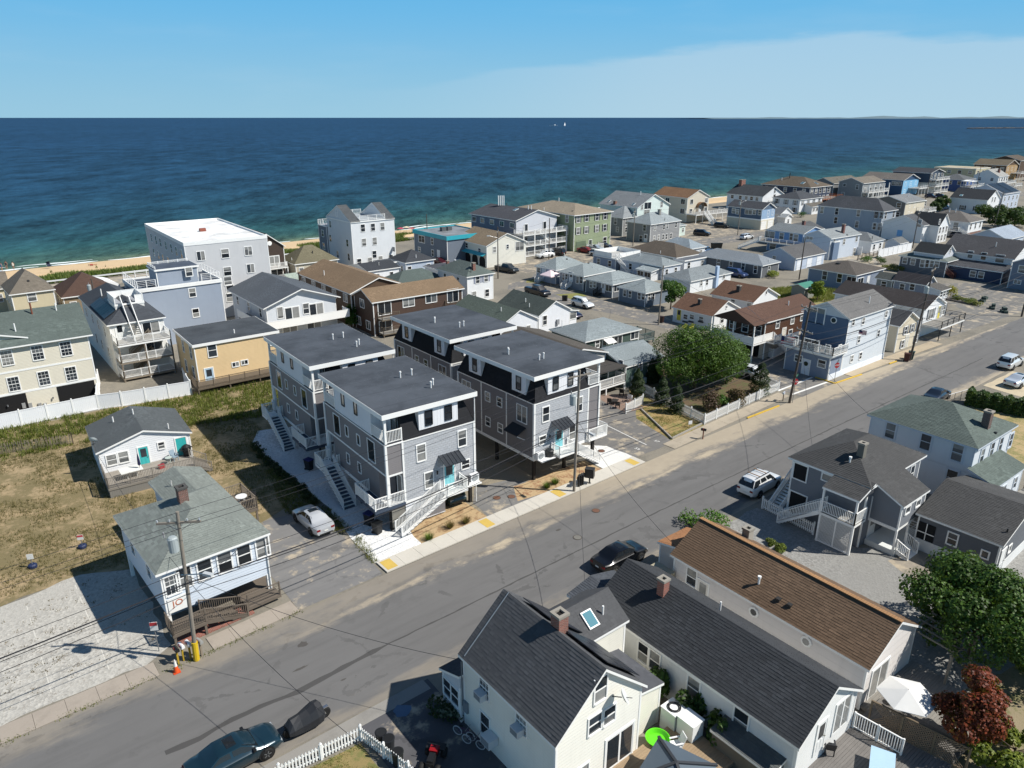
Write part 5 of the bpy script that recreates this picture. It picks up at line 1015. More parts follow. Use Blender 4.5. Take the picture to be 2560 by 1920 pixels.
MB().box(-.25, -.25, -.4, .25, 0, .4).build('meter_box', plain('#8f9296', .5), h.root, (4.0, y0, 1.2)); pw_ = House('side_porch', '', 6.6, .4, 2.2, 3.2, 2.3, 'sE', '#dfe2e6', '#48504d', .4, root=h.root, corner=False); pw_.win('S', 7.7, 1.5, 1.3, 1.0, 'p')
h = House('green_roof_annex', 'white cottage with green-grey gable roof behind the dark mansards', 60.8, 79.5, 7.5, 13, 2.9, 'gy', '#dfe2e6', '#566059', 1.9, ov=.25); h.row('S', 1.5, 2, .7, 1.2); h.vent(2, 2118, 960, .6, .06)
# ---------------------------------------------------------------- white cottage with turquoise doors
h = House('turquoise_door_cottage', 'white cottage with turquoise doors and a wooden front deck', 7.2, 68.4, 8.1, 7.3, 3.1, 'gy', '#e0e2e4', '#565b5d', 1.2, ov=.22, ang=-3, lap=.2)
Rd = h
x0, y0, x1, y1 = h.box_
for x, y, w, hh in ((965, 655, .75, .95), (1067, 630, .75, 1.0), (1393, 530, .5, .6)): h.pw('S', 5, x, y, w, hh)
h.pd('S', 5, 1262, 710, .8, 1.95, '#3fb0b0', 'g'); u, z = h.px2('S', 5, 1585, 630); h.door('S', u, z, .9, 2.0, '#35a9a8')
h.vent(5, 980, 330, .55, .06); h.vent(5, 1152, 262, .55, .05); h.vent(5, 1457, 388, .55, .05)
p = h.onroof(5, 810, 530); MB().lathe([(.03, 0), (.22, .05), (.36, .14)], 16).build('satellite_dish', plain('#b9c0bf', .5), h.roof, (p[0], p[1], p[2]+.45), (-pi/2+.5, 0, -.5)); MB().tube((0, 0, 0), (0, .05, .45), .025, 6).build('dish_mast', plain('#333', .5), h.roof, p)
wd_ = wood('#857f76'); h.deck(.2, -3.3, 7.4, .22, .95, 'WS', mat=wd_, rmat=wd_, boards=True, bmat=wood('#9a9389'), posts=False); MB().box(.25, -3.25, 0, 7.3, -3.15, .8).build('deck_skirt', siding('#7d7a74', .18, 'board'), h.root); MB().box(.22, -3.1, 0, .3, .2, .8).build('deck_skirt', siding('#7d7a74', .18, 'board'), h.root)
stairs(h.root, (7.4, -1.9, .95), .02, 0, 2.0, 1.4, wd_, wd_, True)
DECK = h
# ---------------------------------------------------------------- house with the JO sign
h = House('hip_roof_corner_house', 'white two-storey house with grey hip roof, raised on posts at the pavement', 6.2, 42.7, 7.3, 9.4, 4.9, 'hy', '#c9d2dc', '#7b817c', 1.7, ov=.3, zb=1.65, lap=.2, ang=3, geo=True)
J = h; x0, y0, x1, y1 = h.box_
for i in range(5): h.win('S', x0+1.35+i*1.28, 3.85, .82, 1.35, 'd')
h.win('S', x0+.6, 3.65, .8, 1.3, 'g'); h.row('W', [3.7], [.3, .7], .8, 1.1)
h.chimney(5, 1582, 1000, .6, .6, .9, brick('#6e3a2c'), '#4b4a48')
an = House('rear_wing', '', 3.6, 8.9, 4.0, 5.2, 4.4, 'gy', '#c9d2dc', '#7b817c', .7, root=h.root, zb=0, geo=True); an.vent(5, 1878, 850, .5, .05); an.vent(5, 1893, 850, .5, .05)
dkw = wood('#6d6358'); 
for xx, yy in ((x0+.1, y0+.1), (x1-.1, y0+.1), (x0+.1, y1-.1), (x1-.1, y1-.1)): MB().box(-.11, -.11, 0, .11, .11, 1.7).build('corner_post', WCOL, h.root, (xx, yy, 0))
MB().box(x0+.5, y0+2.2, 0, x1-.3, y1-.3, 1.66).build('ground_wall', siding('#b9bfc6', .2), h.root)
h.deck(x0-.2, y0-1.35, x0+1.9, y0-.05, 1.0, 'WS', mat=dkw, rmat=dkw, boards=True, bmat=dkw); stairs(h.root, (x0+1.9, y0-.7, 1.0), .05, 0, 1.1, 2.6, dkw, dkw, True); h.deck(x0+4.6, y0-1.1, x1+.2, y0+2.2, .5, 'S', mat=dkw, rmat=dkw, style='cable', bmat=dkw)
MB().box(x0+.1, y0-1.25, 0, x0+4.9, y0-.1, .12).build('brick_pad', brick('#9a4a34'), h.root)
# the painted letters on the board under the corner window
sg = MB().box(x0+.12, y0-.07, 1.72, x0+1.3, y0-.03, 2.75).build('sign_board', plain('#e4e4e0', .6), h.root)
def txt(par, s, loc, rot, size, col, name='lettering'):
    cu = bpy.data.curves.new(name, 'FONT'); cu.body = s; cu.size = size; cu.align_x = 'CENTER'; cu.align_y = 'CENTER'; cu.extrude = .004; cu.space_character = 1.05
    o = bpy.data.objects.new(name, cu); COL.objects.link(o); dg = bpy.context.evaluated_depsgraph_get(); me = bpy.data.meshes.new_from_object(o.evaluated_get(dg)); bpy.data.objects.remove(o)
    me.materials.clear(); me.materials.append(plain(col, .6)); q = obj(name, me, par, loc); q.rotation_euler = rot; return q
txt(sg, 'JO', (x0+.7, y0-.08, 2.3), (pi/2, 0, 0), .6, '#b5623a')
for cx, cy in ((x1-.02, y0-.08),): MB().tube((0, 0, .1), (0, 0, 4.7), .045, 8).build('downspout', WCOL, h.root, (cx, cy, 0))
# rear deck of that house
h.deck(7.0, 9.4, 10.1, 12.6, 1.7, 'WSEN', mat=dkw, rmat=wood('#84796b'), boards=True, bmat=dkw)

# ---------------------------------------------------------------- the four mansard townhouses
SID, SH, MAN, PLT = siding('#7b7879', .17), siding('#b7babe', .2, 'shake'), shingle('#26272a'), '#3b5a86'
BW = '#17191b'
def mansard(name, label, x, y, ang, west):
    """west 'balcony': recessed corner balconies on the west side; 'mansard': black mansard slope with white dormers"""
    W, D, zr, z3, z2, z1 = 8.6, 11.9, 10.2, 7.6, 4.95, 2.35
    r = thing(name, label, 'townhouse', (x, y, 0), radians(ang), 'mansard townhouses on posts'); o = .25
    x0, y0, x1, y1 = o, o, W-o, D-o; ins = .75
    w = MB(); ws = 1.75 if west == 'balcony' else 0
    MB().box(0, 0, zr-.42, W, D, zr-.03).box(.05, .05, zr-.06, W-.05, D-.05, zr, 1).build('roof', [plain(WHITE, .55, var=.05), membrane('#44484e')], r)
    # storeys 1 and 2
    rec = 1.45  # corner porch depth
    if west == 'balcony':
        w.box(x0, y0+rec, z1, x1-.0, y1-rec, z3-.02); w.box(x0+rec, y0, z1, x1, y0+rec, z3-.02); w.box(x0+rec, y1-rec, z1, x1, y1, z3-.02)
        w.box(x0, y0, z2, x0+rec, y0+rec, z3-.02); w.box(x0, y1-rec, z2, x0+rec, y1, z3-.02)
    else: w.box(x0, y0, z1, x1, y1, z3-.02)
    w.build('wall', SID, r)
    fx = x0+rec+.0 if west == 'balcony' else x0
    fe = x1 if west == 'balcony' else x1-rec
    MB().box(fx, y0-.04, z1, fe, y0-.005, z3-.02).build('front_cladding', SH, r)
    # third storey
    t3 = MB()
    if west == 'balcony':
        t3.box(x0+.04, y0+2.3, z3, x1-ins, y1-2.3, zr-.4); t3.box(x0+rec, y0+ins, z3, x1-ins, y0+2.3, zr-.4); t3.box(x0+rec, y1-2.3, z3, x1-ins, y1-ins, zr-.4)
    else: t3.box(x0+ins, y0+ins, z3, x1-rec, y1-ins, zr-.4); 
    t3.build('upper_wall', siding('#d9dde2', .3, 'board'), r)
    # black mansard slopes
    mx0 = x0+rec+.1 if west == 'balcony' else x0; mx1 = x1 if west == 'balcony' else x1-rec+.1
    m = MB(); a, b = (mx0 if west == 'balcony' else mx0+ins), (mx1-ins if west == 'balcony' else mx1)
    m.poly([(mx0, y0-.05, z3), (mx1, y0-.05, z3), (b, y0+ins, zr-.42), (a, y0+ins, zr-.42)]); m.poly([(mx1, y1+.05, z3), (mx0, y1+.05, z3), (a, y1-ins, zr-.42), (b, y1-ins, zr-.42)])
    if west == 'balcony': m.poly([(mx1+.05, y0-.05, z3), (mx1+.05, y1+.05, z3), (b, y1-ins, zr-.42), (b, y0+ins, zr-.42)]); m.poly([(mx0, y0-.05, z3), (a, y0+ins, zr-.42), (a, y0+ins, z3)])
    else: m.poly([(mx0-.05, y1+.05, z3), (mx0-.05, y0-.05, z3), (a, y0+ins, zr-.42), (a, y1-ins, zr-.42)])
    ro = m.build('mansard_slope', MAN, r)
    for P in ([(mx0, y0-.05, z3), (mx1, y0-.05, z3), (b, y0+ins, zr-.42), (a, y0+ins, zr-.42)], [(mx0-.05, y1+.05, z3), (mx0-.05, y0-.05, z3), (a, y0+ins, zr-.42), (a, y1-ins, zr-.42)])[:1 if west == 'balcony' else 2]: shingle_geo(ro, [P], shingle('#26272a', geo=True), .16, .3, int(x+y))
    # white dormers
    def dormer(face, c, wd):
        dm = MB()
        if face == 'S': dm.box(c-wd/2, y0+.02, z3+.45, c+wd/2, y0+ins+.4, zr-.41)
        else: dm.box(x0+.02, c-wd/2, z3+.45, x0+ins+.4, c+wd/2, zr-.41)
        return dm.build('dormer', siding('#dfe1e4', .3, 'board', .04), r)
    sc_ = (a+b)/2+(.35 if west == 'balcony' else -.35)
    dormer('S', sc_, 3.6)
    for dx in (-.9, .9): window(r, (sc_+dx, y0+.02, z3+1.32), 0, .58, 1.15, 'd', BW, tw=.06)
    if west != 'balcony':
        for c in (2.4, 8.9):
            dormer('W', c, 1.9); window(r, (x0+.02, c, z3+1.32), -pi/2, .58, 1.15, 'd', BW, tw=.06)
    # trims
    t = MB(); e = .03
    t.box(x0-e, y0-e-.05, z3-.12, x1+e, y1+e, z3-.02); t.box(x0-e, y0-e, z2-.09, x1+e, y1+e, z2+.05) if west == 'balcony' else None; t.box(x0-e, y0-e-.02, z1-.28, x1+e, y1+e, z1)
    for cx, cy in ((x0, y0), (x1, y0), (x0, y1), (x1, y1)): t.box(cx-.09, cy-.09, z1, cx+.09, cy+.09, z3)
    if west == 'balcony': t.box(fx-.08, y0-.06, z1, fx+.08, y0+.02, z3)
    else:
        for cy in (4.1, 7.9): t.box(x0-.03, cy-.06, z1, x0+.02, cy+.06, z3)
        t.box(fe-.08, y0-.06, z1, fe+.08, y0+.02, z3)
    t.build('trim', WCOL, r, uv=False)
    # front windows, door, canopy, landing
    f0 = fx
    span = fe-fx
    for u, z, ww, hh in ((f0+span*.24, 6.15, .85, 1.5), (f0+span*.82, 6.35, .85, 1.5), (f0+span*.33, 3.55, .85, 1.5), (f0+span*.86, 3.9, .85, .8)) if west == 'balcony' else ((f0+span*.2, 6.3, .85, 1.5), (f0+span*.82, 6.2, .85, 1.5), (f0+span*.15, 3.9, .85, .8), (f0+span*.7, 3.6, .85, 1.5)):
        window(r, (u, y0-.04, z), 0, ww*.85, hh*.9, 'd', WHITE, tw=.09)
    du = f0+span*(.62 if west == 'balcony' else .45)
    d = door(r, (du, y0-.045, z1+.05), 0, .95, 2.05, '#7fc4cc', 'g')
    cn = MB(); cn.prism([(y0-1.15, z2-.12), (y0-.03, z2+.42), (y0-.03, z2+.48), (y0-1.15, z2-.06)], 0, du-.95, du+.95); c = cn.build('canopy', plain('#2d3238', .4, .3), r)
    for i in range(6):
        xx = du-.95+1.9*i/5; MB().bar((xx, y0-1.15, z2-.04), (xx, y0-.05, z2+.49), .04, .05).build('seam', plain('#3a4048', .4, .3), c)
    for s in (-.85, .85): MB().bar((du+s, y0-1.05, z2-.1), (du+s, y0-.05, z2-.55), .06, .06).build('bracket', WCOL, c)
    lx0, lx1 = (du-1.0, du+1.0)
    MB().box(lx0, y0-1.3, z1-.16, lx1, y0-.05, z1+.02).build('landing', WCOL, r)
    if west == 'balcony':
        railing(r, [(lx1-.05, y0-.1, z1), (lx1-.05, y0-1.25, z1), (lx0+.1, y0-1.25, z1)], .95); stairs(r, (lx0, y0-.68, z1), .02, pi, 1.05, 4.2, WCOL, plain('#8b8f94', .7), True, riser=True)
    else:
        railing(r, [(lx0+.05, y0-.1, z1), (lx0+.05, y0-1.25, z1), (lx1-.1, y0-1.25, z1)], .95); stairs(r, (lx1, y0-.68, z1), .02, 0, 1.05, 3.4, WCOL, plain('#8b8f94', .7), True)
    # a/c shelf
    sx = x1-.55 if west == 'balcony' else x0+1.2
    MB().box(sx-1.1, y0-1.0, z1-.12, sx+.6, y0-.05, z1-.02).build('shelf', WCOL, r)
    MB().box(-.4, -.32, 0, .4, .02, .65).build('heat_pump', plain('#d5d7d8', .5), r, (sx+.25 if west == 'balcony' else sx-.75, y0-.2, z1-.02)); MB().lathe([(.28, 0), (.28, .03)], 14).build('fan_grille', plain('#8d9294', .5), r, (sx+.25 if west == 'balcony' else sx-.75, y0-.54, z1+.3), (pi/2, 0, 0))
    MB().lathe([(.36, 0), (.38, .6), (.3, .68)], 14).build('condenser', plain('#23272a', .5), r, (sx-.75 if west == 'balcony' else sx+.25, y0-.5, z1-.02))
    MB().tube((0, 0, 0), (0, .0, .3), .06, 6).build('wall_lamp', plain('#16181a', .4), r, (du-1.15, y0-.12, z1+1.5))
    if west == 'balcony':
        # side windows
        for v, z, ww, hh in ((9.2, 6.25, 1.15, 1.75), (7.2, 6.35, .5, .85), (5.0, 6.35, .5, .85), (2.7, 6.25, 1.15, 1.75), (7.4, 3.75, .5, .85), (5.2, 3.75, .5, .85)): window(r, (x0, v, z), -pi/2, ww, hh, 'p', WHITE, tw=.07, near=False, gl=glass(curtain=0.0))
        for v in (7.6, 5.2): window(r, (x0+.04, v, z3+1.45), -pi/2, .5, 1.0, 'p', BW, tw=.06)
        for (ya, yb, yw) in ((y0, y0+rec+.85, y0+2.3), (y1-rec-.85, y1, y1-2.3)):
            # third-floor corner balconies
            MB().box(x0, ya, z3-.02, x0+rec, yb, z3+.05).build('balcony_floor', plain('#3c4048', .7), r)
            cy = y0 if ya == y0 else y1
            railing(r, [(x0+.05, yb if ya == y0 else ya, z3+.05), (x0+.05, cy+(.05 if ya == y0 else -.05), z3+.05), (x0+rec, cy+(.05 if ya == y0 else -.05), z3+.05)], 1.0, ps=1.6)
            MB().box(-.09, -.09, 0, .09, .09, zr-.4-z3).build('balcony_post', WCOL, r, (x0+.1, cy+(.1 if ya == y0 else -.1), z3))
            window(r, (x0+rec, (ya+yb)/2, z3+1.2), -pi/2, .8, 1.9, 'p', BW, tw=.08)
            # ground porch deck under the corner
            ex = 1.25 if ya == y0 else .3
            MB().box(x0-ex, ya-.1, z1-.28, x0+rec, yb+1.1 if ya == y0 else yb, z1-.02).build('porch_deck', plain('#3a4657', .7), r)
            MB().box(-.1, -.1, 0, .1, .1, z2-z1).build('porch_post', WCOL, r, (x0+.1, cy+(.1 if ya == y0 else -.1), z1))
            xa = x0-ex+.05
            if ya == y0: railing(r, [(x0, yb+1.05, z1), (xa, yb+1.05, z1), (xa, y0-.05, z1), (x0+rec-.05, y0-.05, z1)], 1.0, ps=1.7)
            else: railing(r, [(x0+rec, y1-.05, z1), (xa, y1-.05, z1), (xa, y1-.9, z1)], 1.0, ps=1.7); railing(r, [(x0, ya-.05, z1), (xa, ya-.05, z1)], 1.0)
            door(r, (x0+rec, (ya+yb)/2, z1), -pi/2, 1.5, 2.05, st='s', trim=WHITE)
        # side stairs from the rear porch
        MB().box(x0-1.6, y1-1.9, z1-.28, x0-.3, y1-.6, z1-.02).build('stair_landing', WCOL, r); railing(r, [(x0-.35, y1-.65, z1), (x0-1.55, y1-.65, z1), (x0-1.55, y1-1.8, z1)], 1.0)
        stairs(r, (x0-.95, y1-1.9, z1), .02, -pi/2, 1.1, 4.0, WCOL, plain('#3a4657', .7), True, riser=True)
        MB().box(x0+rec, y0-.02, .15, x1-3.0, y0+.1, z1-.28).build('skirt_panel', siding('#dfe1e4', .2, 'board', .04), r)
        MB().box(x0+.25, y0+.05, .3, x0+rec, y0+.12, z1-.3).build('crawl_door', plain('#7d7a72', .8), r)
        MB().tube((0, 0, .1), (0, 0, zr-.5), .045, 8).build('downspout', WCOL, r, (x1+.08, y0-.05, 0))
    else:
        for v, z, ww, hh, st in ((1.9, 6.15, 1.5, 1.75, '2'), (5.1, 6.3, .75, .95, 'd'), (6.9, 6.3, .75, .95, 'd'), (5.0, 3.7, .75, .95, 'd'), (6.9, 3.75, .75, .95, 'd'), (10.3, 6.2, 1.5, 1.6, '2')): window(r, (x0, v, z), -pi/2, ww*.88, hh*.88, st, WHITE, tw=.07)
        hd = MB().prism([(x0-1.1, z2-.55), (x0-.02, z2-.05), (x0-.02, z2+.02), (x0-1.1, z2-.48)], 1, 1.3, 3.2).build('side_canopy', plain('#1c1f22', .5), r)
        for vv in (1.4, 3.1): MB().bar((x0-1.0, vv, z2-.6), (x0-.04, vv, z2-1.2), .06).build('bracket', WCOL, hd)
        # east recess: balconies at the street corner
        MB().box(x1-rec, y0, z3-.02, x1, y0+2.2, z3+.05).build('balcony_floor', plain('#3c4048', .7), r); railing(r, [(x1-rec, y0+.05, z3+.05), (x1-.05, y0+.05, z3+.05), (x1-.05, y0+2.2, z3+.05)], 1.0); MB().box(-.09, -.09, 0, .09, .09, zr-.4-z3).build('balcony_post', WCOL, r, (x1-.1, y0+.1, z3))
        MB().box(x1-rec, y0-.35, z1-.2, x1+1.0, y0+2.4, z1).build('porch_deck', WCOL, r); railing(r, [(x1-rec, y0-.3, z1), (x1+.95, y0-.3, z1), (x1+.95, y0+2.3, z1)], 1.0)
    # pilings
    for px_ in (x0+.3, (x0+x1)/2, x1-.3):
        for py_ in (y0+.3, (y0+y1)/2, y1-.3): MB().box(-.13, -.13, 0, .13, .13, z1-.25).build('piling', plain('#26231f', .9), r, (px_, py_, 0))
    for u, v in ((5.2, 6.6), (6.3, 6.6), (6.0, 2.9), (6.5, 3.4)) if west == 'balcony' else ((2.3, 6.3), (2.5, 6.6), (3.4, 3.2), (4.0, 3.3)): MB().tube((0, 0, -.05), (0, 0, .45), .055, 8).tube((0, 0, .45), (0, 0, .58), .085, 8).build('vent_pipe', plain(WHITE, .5), r, (u, v, zr))
    return r
mansard('mansard_townhouse', 'grey mansard townhouse at the pavement with corner balconies and long white stairs', 23.3, 45.0, -1.5, 'balcony')
mansard('mansard_townhouse', 'grey mansard townhouse behind, beside the tan house, with corner balconies', 23.8, 59.1, -1.5, 'balcony')
mansard('mansard_townhouse', 'grey townhouse with black mansard side beside the wooden street pole', 37.7, 44.5, 1, 'mansard')
mansard('mansard_townhouse', 'rear grey townhouse with black mansard side next to the brown wing', 38.2, 58.2, 0, 'mansard')

# ---------------------------------------------------------------- south side of the street
def airco(par, loc, rz=-pi/2, w=.6, d=.45, hh=.4):
    o = MB().box(-w/2, -d, -hh/2, w/2, 0, hh/2).build('air_conditioner', plain('#c9ccce', .5), par, loc, rz)
    MB().box(-w/2+.04, -d-.01, -hh/2+.04, w/2-.04, -d+.005, hh/2-.04).build('grille', siding('#7f8488', .04), o); return o
h = House('steep_white_house', 'tall cream-white gable house with dark shingles, brick chimney and solar panels', 16.9, 18.2, 6.1, 7.7, 4.6, 'gy', '#e6e4da', '#515254', 2.7, ov=.2, lap=.2, tw=.08)
N1 = h; x0, y0, x1, y1 = h.box_
h.panels(1, .5, .25, 3, 2, 1.05, 1.6, lift=.16); h.panels(1, 4.6, .25, 2, 2, 1.05, 1.6, lift=.16)
h.chimney(11, 1100, 470, .62, .62, .95, brick('#8f4b38'))
for x, y in ((455, 965), (775, 1265)):
    u, z = h.px2('W', 11, x, y); h.win('W', u, z, .75, 1.15, 'g'); airco(h.root, (x0-.02, u+.05, z-.38))
u, z = h.px2('W', 11, 462, 1290); h.win('W', u, z, .75, 1.4); airco(h.root, (x0-.02, u-.75, z-.15), w=.75, d=.6, hh=.5)
u, z = h.px2('W', 11, 300, 1150); MB().box(-.12, -.2, -.35, 0, .2, .35).build('meter_box', plain('#7d8489', .5), h.root, (x0, u, 1.3)); MB().tube((-.05, u+.02, 1.5), (-.05, u+.02, 4.4), .03, 6).build('conduit', plain('#6c7276', .5), h.root)
for x, y, w, hh in ((1455, 975, .75, 1.35), (1405, 1275, .8, 1.0), (1530, 1200, .75, .95)): h.pw('S', 11, x, y, w, hh)
u, z = h.px2('S', 11, 1610, 1560); h.door('S', u, .5, 1.9, 2.05, st='s'); u, z = h.px2('S', 11, 1300, 1630); h.win('S', u, 1.4, .75, 1.2, 'p')
u, z = h.px2('S', 11, 1560, 1010); MB().lathe([(.02, 0), (.25, .05), (.4, .14)], 16).build('satellite_dish', plain('#c6c8c6', .5), h.root, (u+.1, y0-.55, z+.1), (pi/2-.5, 0, .9)); MB().tube((u, y0, z-.2), (u+.1, y0-.5, z+.05), .025, 6).tube((u+.1, y0-.55, z+.1), (u+.5, y0-.8, z+.0), .02, 5).build('dish_arm', plain('#3a3c3e', .5), h.root)
MB().tube((x0-.1, y1-.25, 4.72), (3.05, y1-.25, 7.33), .03, 6).build('roof_conduit', plain('#9da1a4', .4, .6), h.roof)
e = House('cross_gable', '', 4.6, 4.1, 4.6, 3.5, 4.5, 'gx', '#dcd9cd', '#515254', 1.2, ov=.15, zb=0, root=h.root, geo=True); e.skylight(11, 1588, 525, .6, .85); e.vent(11, 1475, 330, .55, .06)
l = House('side_annex', '', 5.9, .9, 2.7, 3.4, 2.7, 'sE', '#dcd9cd', '#55575c', .5, ov=.12, root=h.root, geo=True)
pr_ = House('front_porch', '', -.1, 7.5, 6.2, 2.0, 2.5, 'sN', '#c9cdd2', '#43464b', .8, ov=.15, root=h.root, geo=True)
for v in (.3, .75): window(h.root, pr_.loc('W', 7.65+1.7*v, 1.45), -pi/2, .7, 1.1, 'd', WHITE, tw=.07)
h.deck(3.2, -3.4, 9.2, .2, .5, '', mat=wood('#7d7264'), boards=True, bmat=wood('#a08a6e'), posts=False)
h = House('long_white_house_dark_roof', 'long white bungalow with dark charcoal gable roof and red chimney', 26.9, 12.1, 6.1, 14.0, 3.0, 'gy', '#d9dad8', '#3d3f42', 1.95, ov=.22, lap=.14, tw=.09)
N2 = h; x0, y0, x1, y1 = h.box_
for k, x, y, w, hh in ((11, 1825, 665, .7, 1.25), (11, 1925, 735, .7, 1.25), ('n4', 960, 560, .75, 1.3), ('n4', 1615, 1010, .8, 1.35)): h.pw('W', k, x, y, w, hh)
h.chimney(11, 1993, 140, .5, .5, .85, brick('#9a4c38')); h.pd('S', 'n5', 505, 745, 1.5, 2.0, st='s'); h.pd('S', 'n5', 305, 960, .8, 2.0, '#dfe0de', 'g'); MB().tube((0, -.05, .1), (0, -.05, 2.8), .045, 8).build('downspout', WCOL, h.root, (x0, y0, 0))
p = House('front_porch', '', -.3, 13.7, 4.2, 2.2, 2.7, 'gy', '#d3dae4', '#4b4f55', .5, ov=.2, root=h.root, geo=True); u = p.win('W', 14.7, 1.5, .8, 1.1); h.vent(12, 385, 640, .6, .05)
h.deck(1.5, -4.2, 9.4, .22, .45, '', mat=wood('#6e6a66'), boards=True, bmat=wood('#77736f'), posts=False); railing(h.root, [(x1+.1, y0-.1, .45), (x1+.3, -2.3, .45)], 1.0, ps=1.2)
h = House('long_brown_roof_house', 'long pinkish-white bungalow with brown shingle roof and octagon windows', 34.6, 12.6, 6.0, 14.0, 3.0, 'gy', '#ddd8d4', '#6a5746', 1.75, ov=.22, lap=.5, ang=-1, tw=.09)
N3 = h; x0, y0, x1, y1 = h.box_
MB().bar((3.0, 0, 4.78), (3.0, 14, 4.78), .3, .06).build('sunlit_ridge_strip', shingle('#a27c58', .1), h.roof)  # paler tan strip paints the sunlit edge of the east slope
h.pw('W', 12, 215, 440, .75, 1.2); h.door('W', h.px2('W', 12, 285, 480)[0], .3, .85, 1.95, '#dcd9d2', 'g')
for x, y in ((590, 648), (905, 825)):
    u, z = h.px2('W', 12, x, y); MB().lathe([(.36, 0), (.36, .06), (.24, .08)], 8).build('octagon_window', WCOL, h.root, (x0-.01, u, z), (0, -pi/2, 0)); MB().lathe([(.23, 0), (.23, .085)], 8).build('pane', glass(), h.root, (x0-.01, u, z), (0, -pi/2, 0))
h.chimney(12, 548, 205, .55, .55, .7, plain('#9b968c', .9)); h.vent(12, 617, 480, .45, .07, WHITE, True)
for x, y in ((735, 577), (803, 612)): h.boxvent(12, x, y, '#2c2a28', .28)
h.door('S', 1.9, .2, 1.8, 2.05, st='s'); p = House('front_porch', '', 1.0, 13.8, 3.2, 2.2, 2.6, 'sN', '#cfc5bd', '#9c7150', .5, ov=.15, root=h.root, geo=True); u, z = h.px2('W', 12, 50, 340); MB().box(-1.6, 13.4, 0, -.02, 15.0, 1.9).build('side_shed', siding('#a49c86', .2, 'board'), h.root)
h.deck(.3, -4.4, 6.2, .2, .3, '', mat=wood('#85807a'), boards=True, bmat=wood('#8f8b84'), posts=False)
# dark grey house with the outside decks
h = House('grey_deck_house', 'dark grey two-storey house with white decks, lattice and picket fence', 50.3, 20.8, 9.2, 6.8, 5.3, 'hx', '#787c82', '#4b4b4b', 1.65, ov=.3, lap=.14)
N4 = h; x0, y0, x1, y1 = h.box_; dkg = plain('#121417', .9)
s_ = House('south_block', '', 1.0, -2.1, 4.3, 2.6, 4.32, 'sS', '#787c82', '#4b4b4b', 1.22, ov=.18, zb=2.35, root=h.root, geo=True)
for u in (2.2, 3.9): s_.win('S', u, 3.6, .7, .5, 'p')
h.win('S', 7.6, 4.0, .6, 1.4)
MB().box(1.15, -1.9, 2.1, 5.15, .3, 2.34).build('floor_band', WCOL, h.root)
MB().box(1.2, -2.0, 0, 5.6, .28, .45).build('porch_floor', plain('#cfd2d0', .7), h.root)
for xx in (1.25, 3.2, 5.1): MB().box(-.07, -.07, .45, .07, .07, 2.15).build('porch_post', WCOL, h.root, (xx, -1.85, 0))
railing(h.root, [(3.2, -1.85, .45), (5.1, -1.85, .45), (5.1, .2, .45)], .9, style='cable'); stairs(h.root, (2.2, -2.0, .45), .02, -pi/2, 1.6, .9, WCOL, WCOL, True)
h.door('S', 2.0, .45, .9, 1.85, '#e2e4e4', 'g')
for y_a, y_b, za, zb_, nm in ((5.2, 6.3, 3.6, 4.9, 'porch_shade_panel'), (4.9, 6.3, .1, 2.35, 'carport_shade_panel')): 
    MB().box(x0-.02, y_a, za, x0-.008, y_b, zb_).build(nm, dkg, h.root); f = MB()  # near-black panels paint the shade of the open porch and carport
    for b in ((y_a-.1, za-.1, y_a, zb_+.1), (y_b, za-.1, y_b+.1, zb_+.1), (y_a, zb_, y_b, zb_+.1), (y_a, za-.1, y_b, za)): f.box(x0-.05, b[0], b[1], x0+.02, b[2], b[3])
    f.build('opening_trim', WCOL, h.root)
h.pw('W', 'e', 905, 680, .9, .5, 'p')
# west porch with lattice
pr_ = House('porch_roof', '', -1.5, .0, 2.2, 2.9, 4.75, 'sW', plain('#3a3d42'), '#4b4b4b', .75, ov=.05, zb=4.72, root=h.root, corner=False, geo=True)
h.deck(-1.4, .1, x0, 2.9, 2.6, 'WS', posts=False)
for xx, yy in ((-1.3, .2), (-1.3, 2.8)): MB().box(-.07, -.07, 0, .07, .07, 4.75).build('porch_post', WCOL, h.root, (xx, yy, 0))
m = MB(); n = 20
for k in range(-n, n+1):
    for sgn in (1, -1):
        pts = []
        a0 = .25+2.5*k/n*1.0
        for s in (0, 1):
            yy = a0+s*2.2*sgn if sgn > 0 else a0+2.5-s*2.2; pts.append((yy, .15+s*2.2))
        (ya, za), (yb, zb2) = pts
        lo, hi = .28, 2.75
        def clip(y, z, y2, z2):
            out = []
            for yy, zz, yo, zo in ((y, z, y2, z2), (y2, z2, y, z)):
                if yy < lo: t = (lo-yy)/(yo-yy) if yo != yy else 0; yy, zz = lo, zz+(zo-zz)*t
                elif yy > hi: t = (hi-yy)/(yo-yy) if yo != yy else 0; yy, zz = hi, zz+(zo-zz)*t
                out.append((yy, zz))
            return out
        if max(ya, yb) <= lo or min(ya, yb) >= hi: continue
        (ya, za), (yb, zb2) = clip(ya, za, yb, zb2); m.bar((-1.32, ya, za), (-1.32, yb, zb2), .012, .035)
lt = m.build('lattice', WCOL, h.root, uv=False); stuff(lt)
MB().box(-1.36, .15, .05, -1.28, 2.9, .15).build('lattice_rail', WCOL, h.root); MB().box(-1.36, 1.45, .15, -1.28, 1.55, 2.35).build('lattice_rail', WCOL, h.root)
stairs(h.root, (-.9, 2.9, 2.6), .05, pi/2, .95, 3.3); stairs(h.root, (3.2, y1+.75, 2.7), .05, pi, 1.0, 3.4)
MB().box(3.2, y1, 2.5, 5.2, y1+1.3, 2.7).build('stair_landing', WCOL, h.root); railing(h.root, [(3.2, y1+1.25, 2.7), (5.2, y1+1.25, 2.7), (5.2, y1, 2.7)], .95)
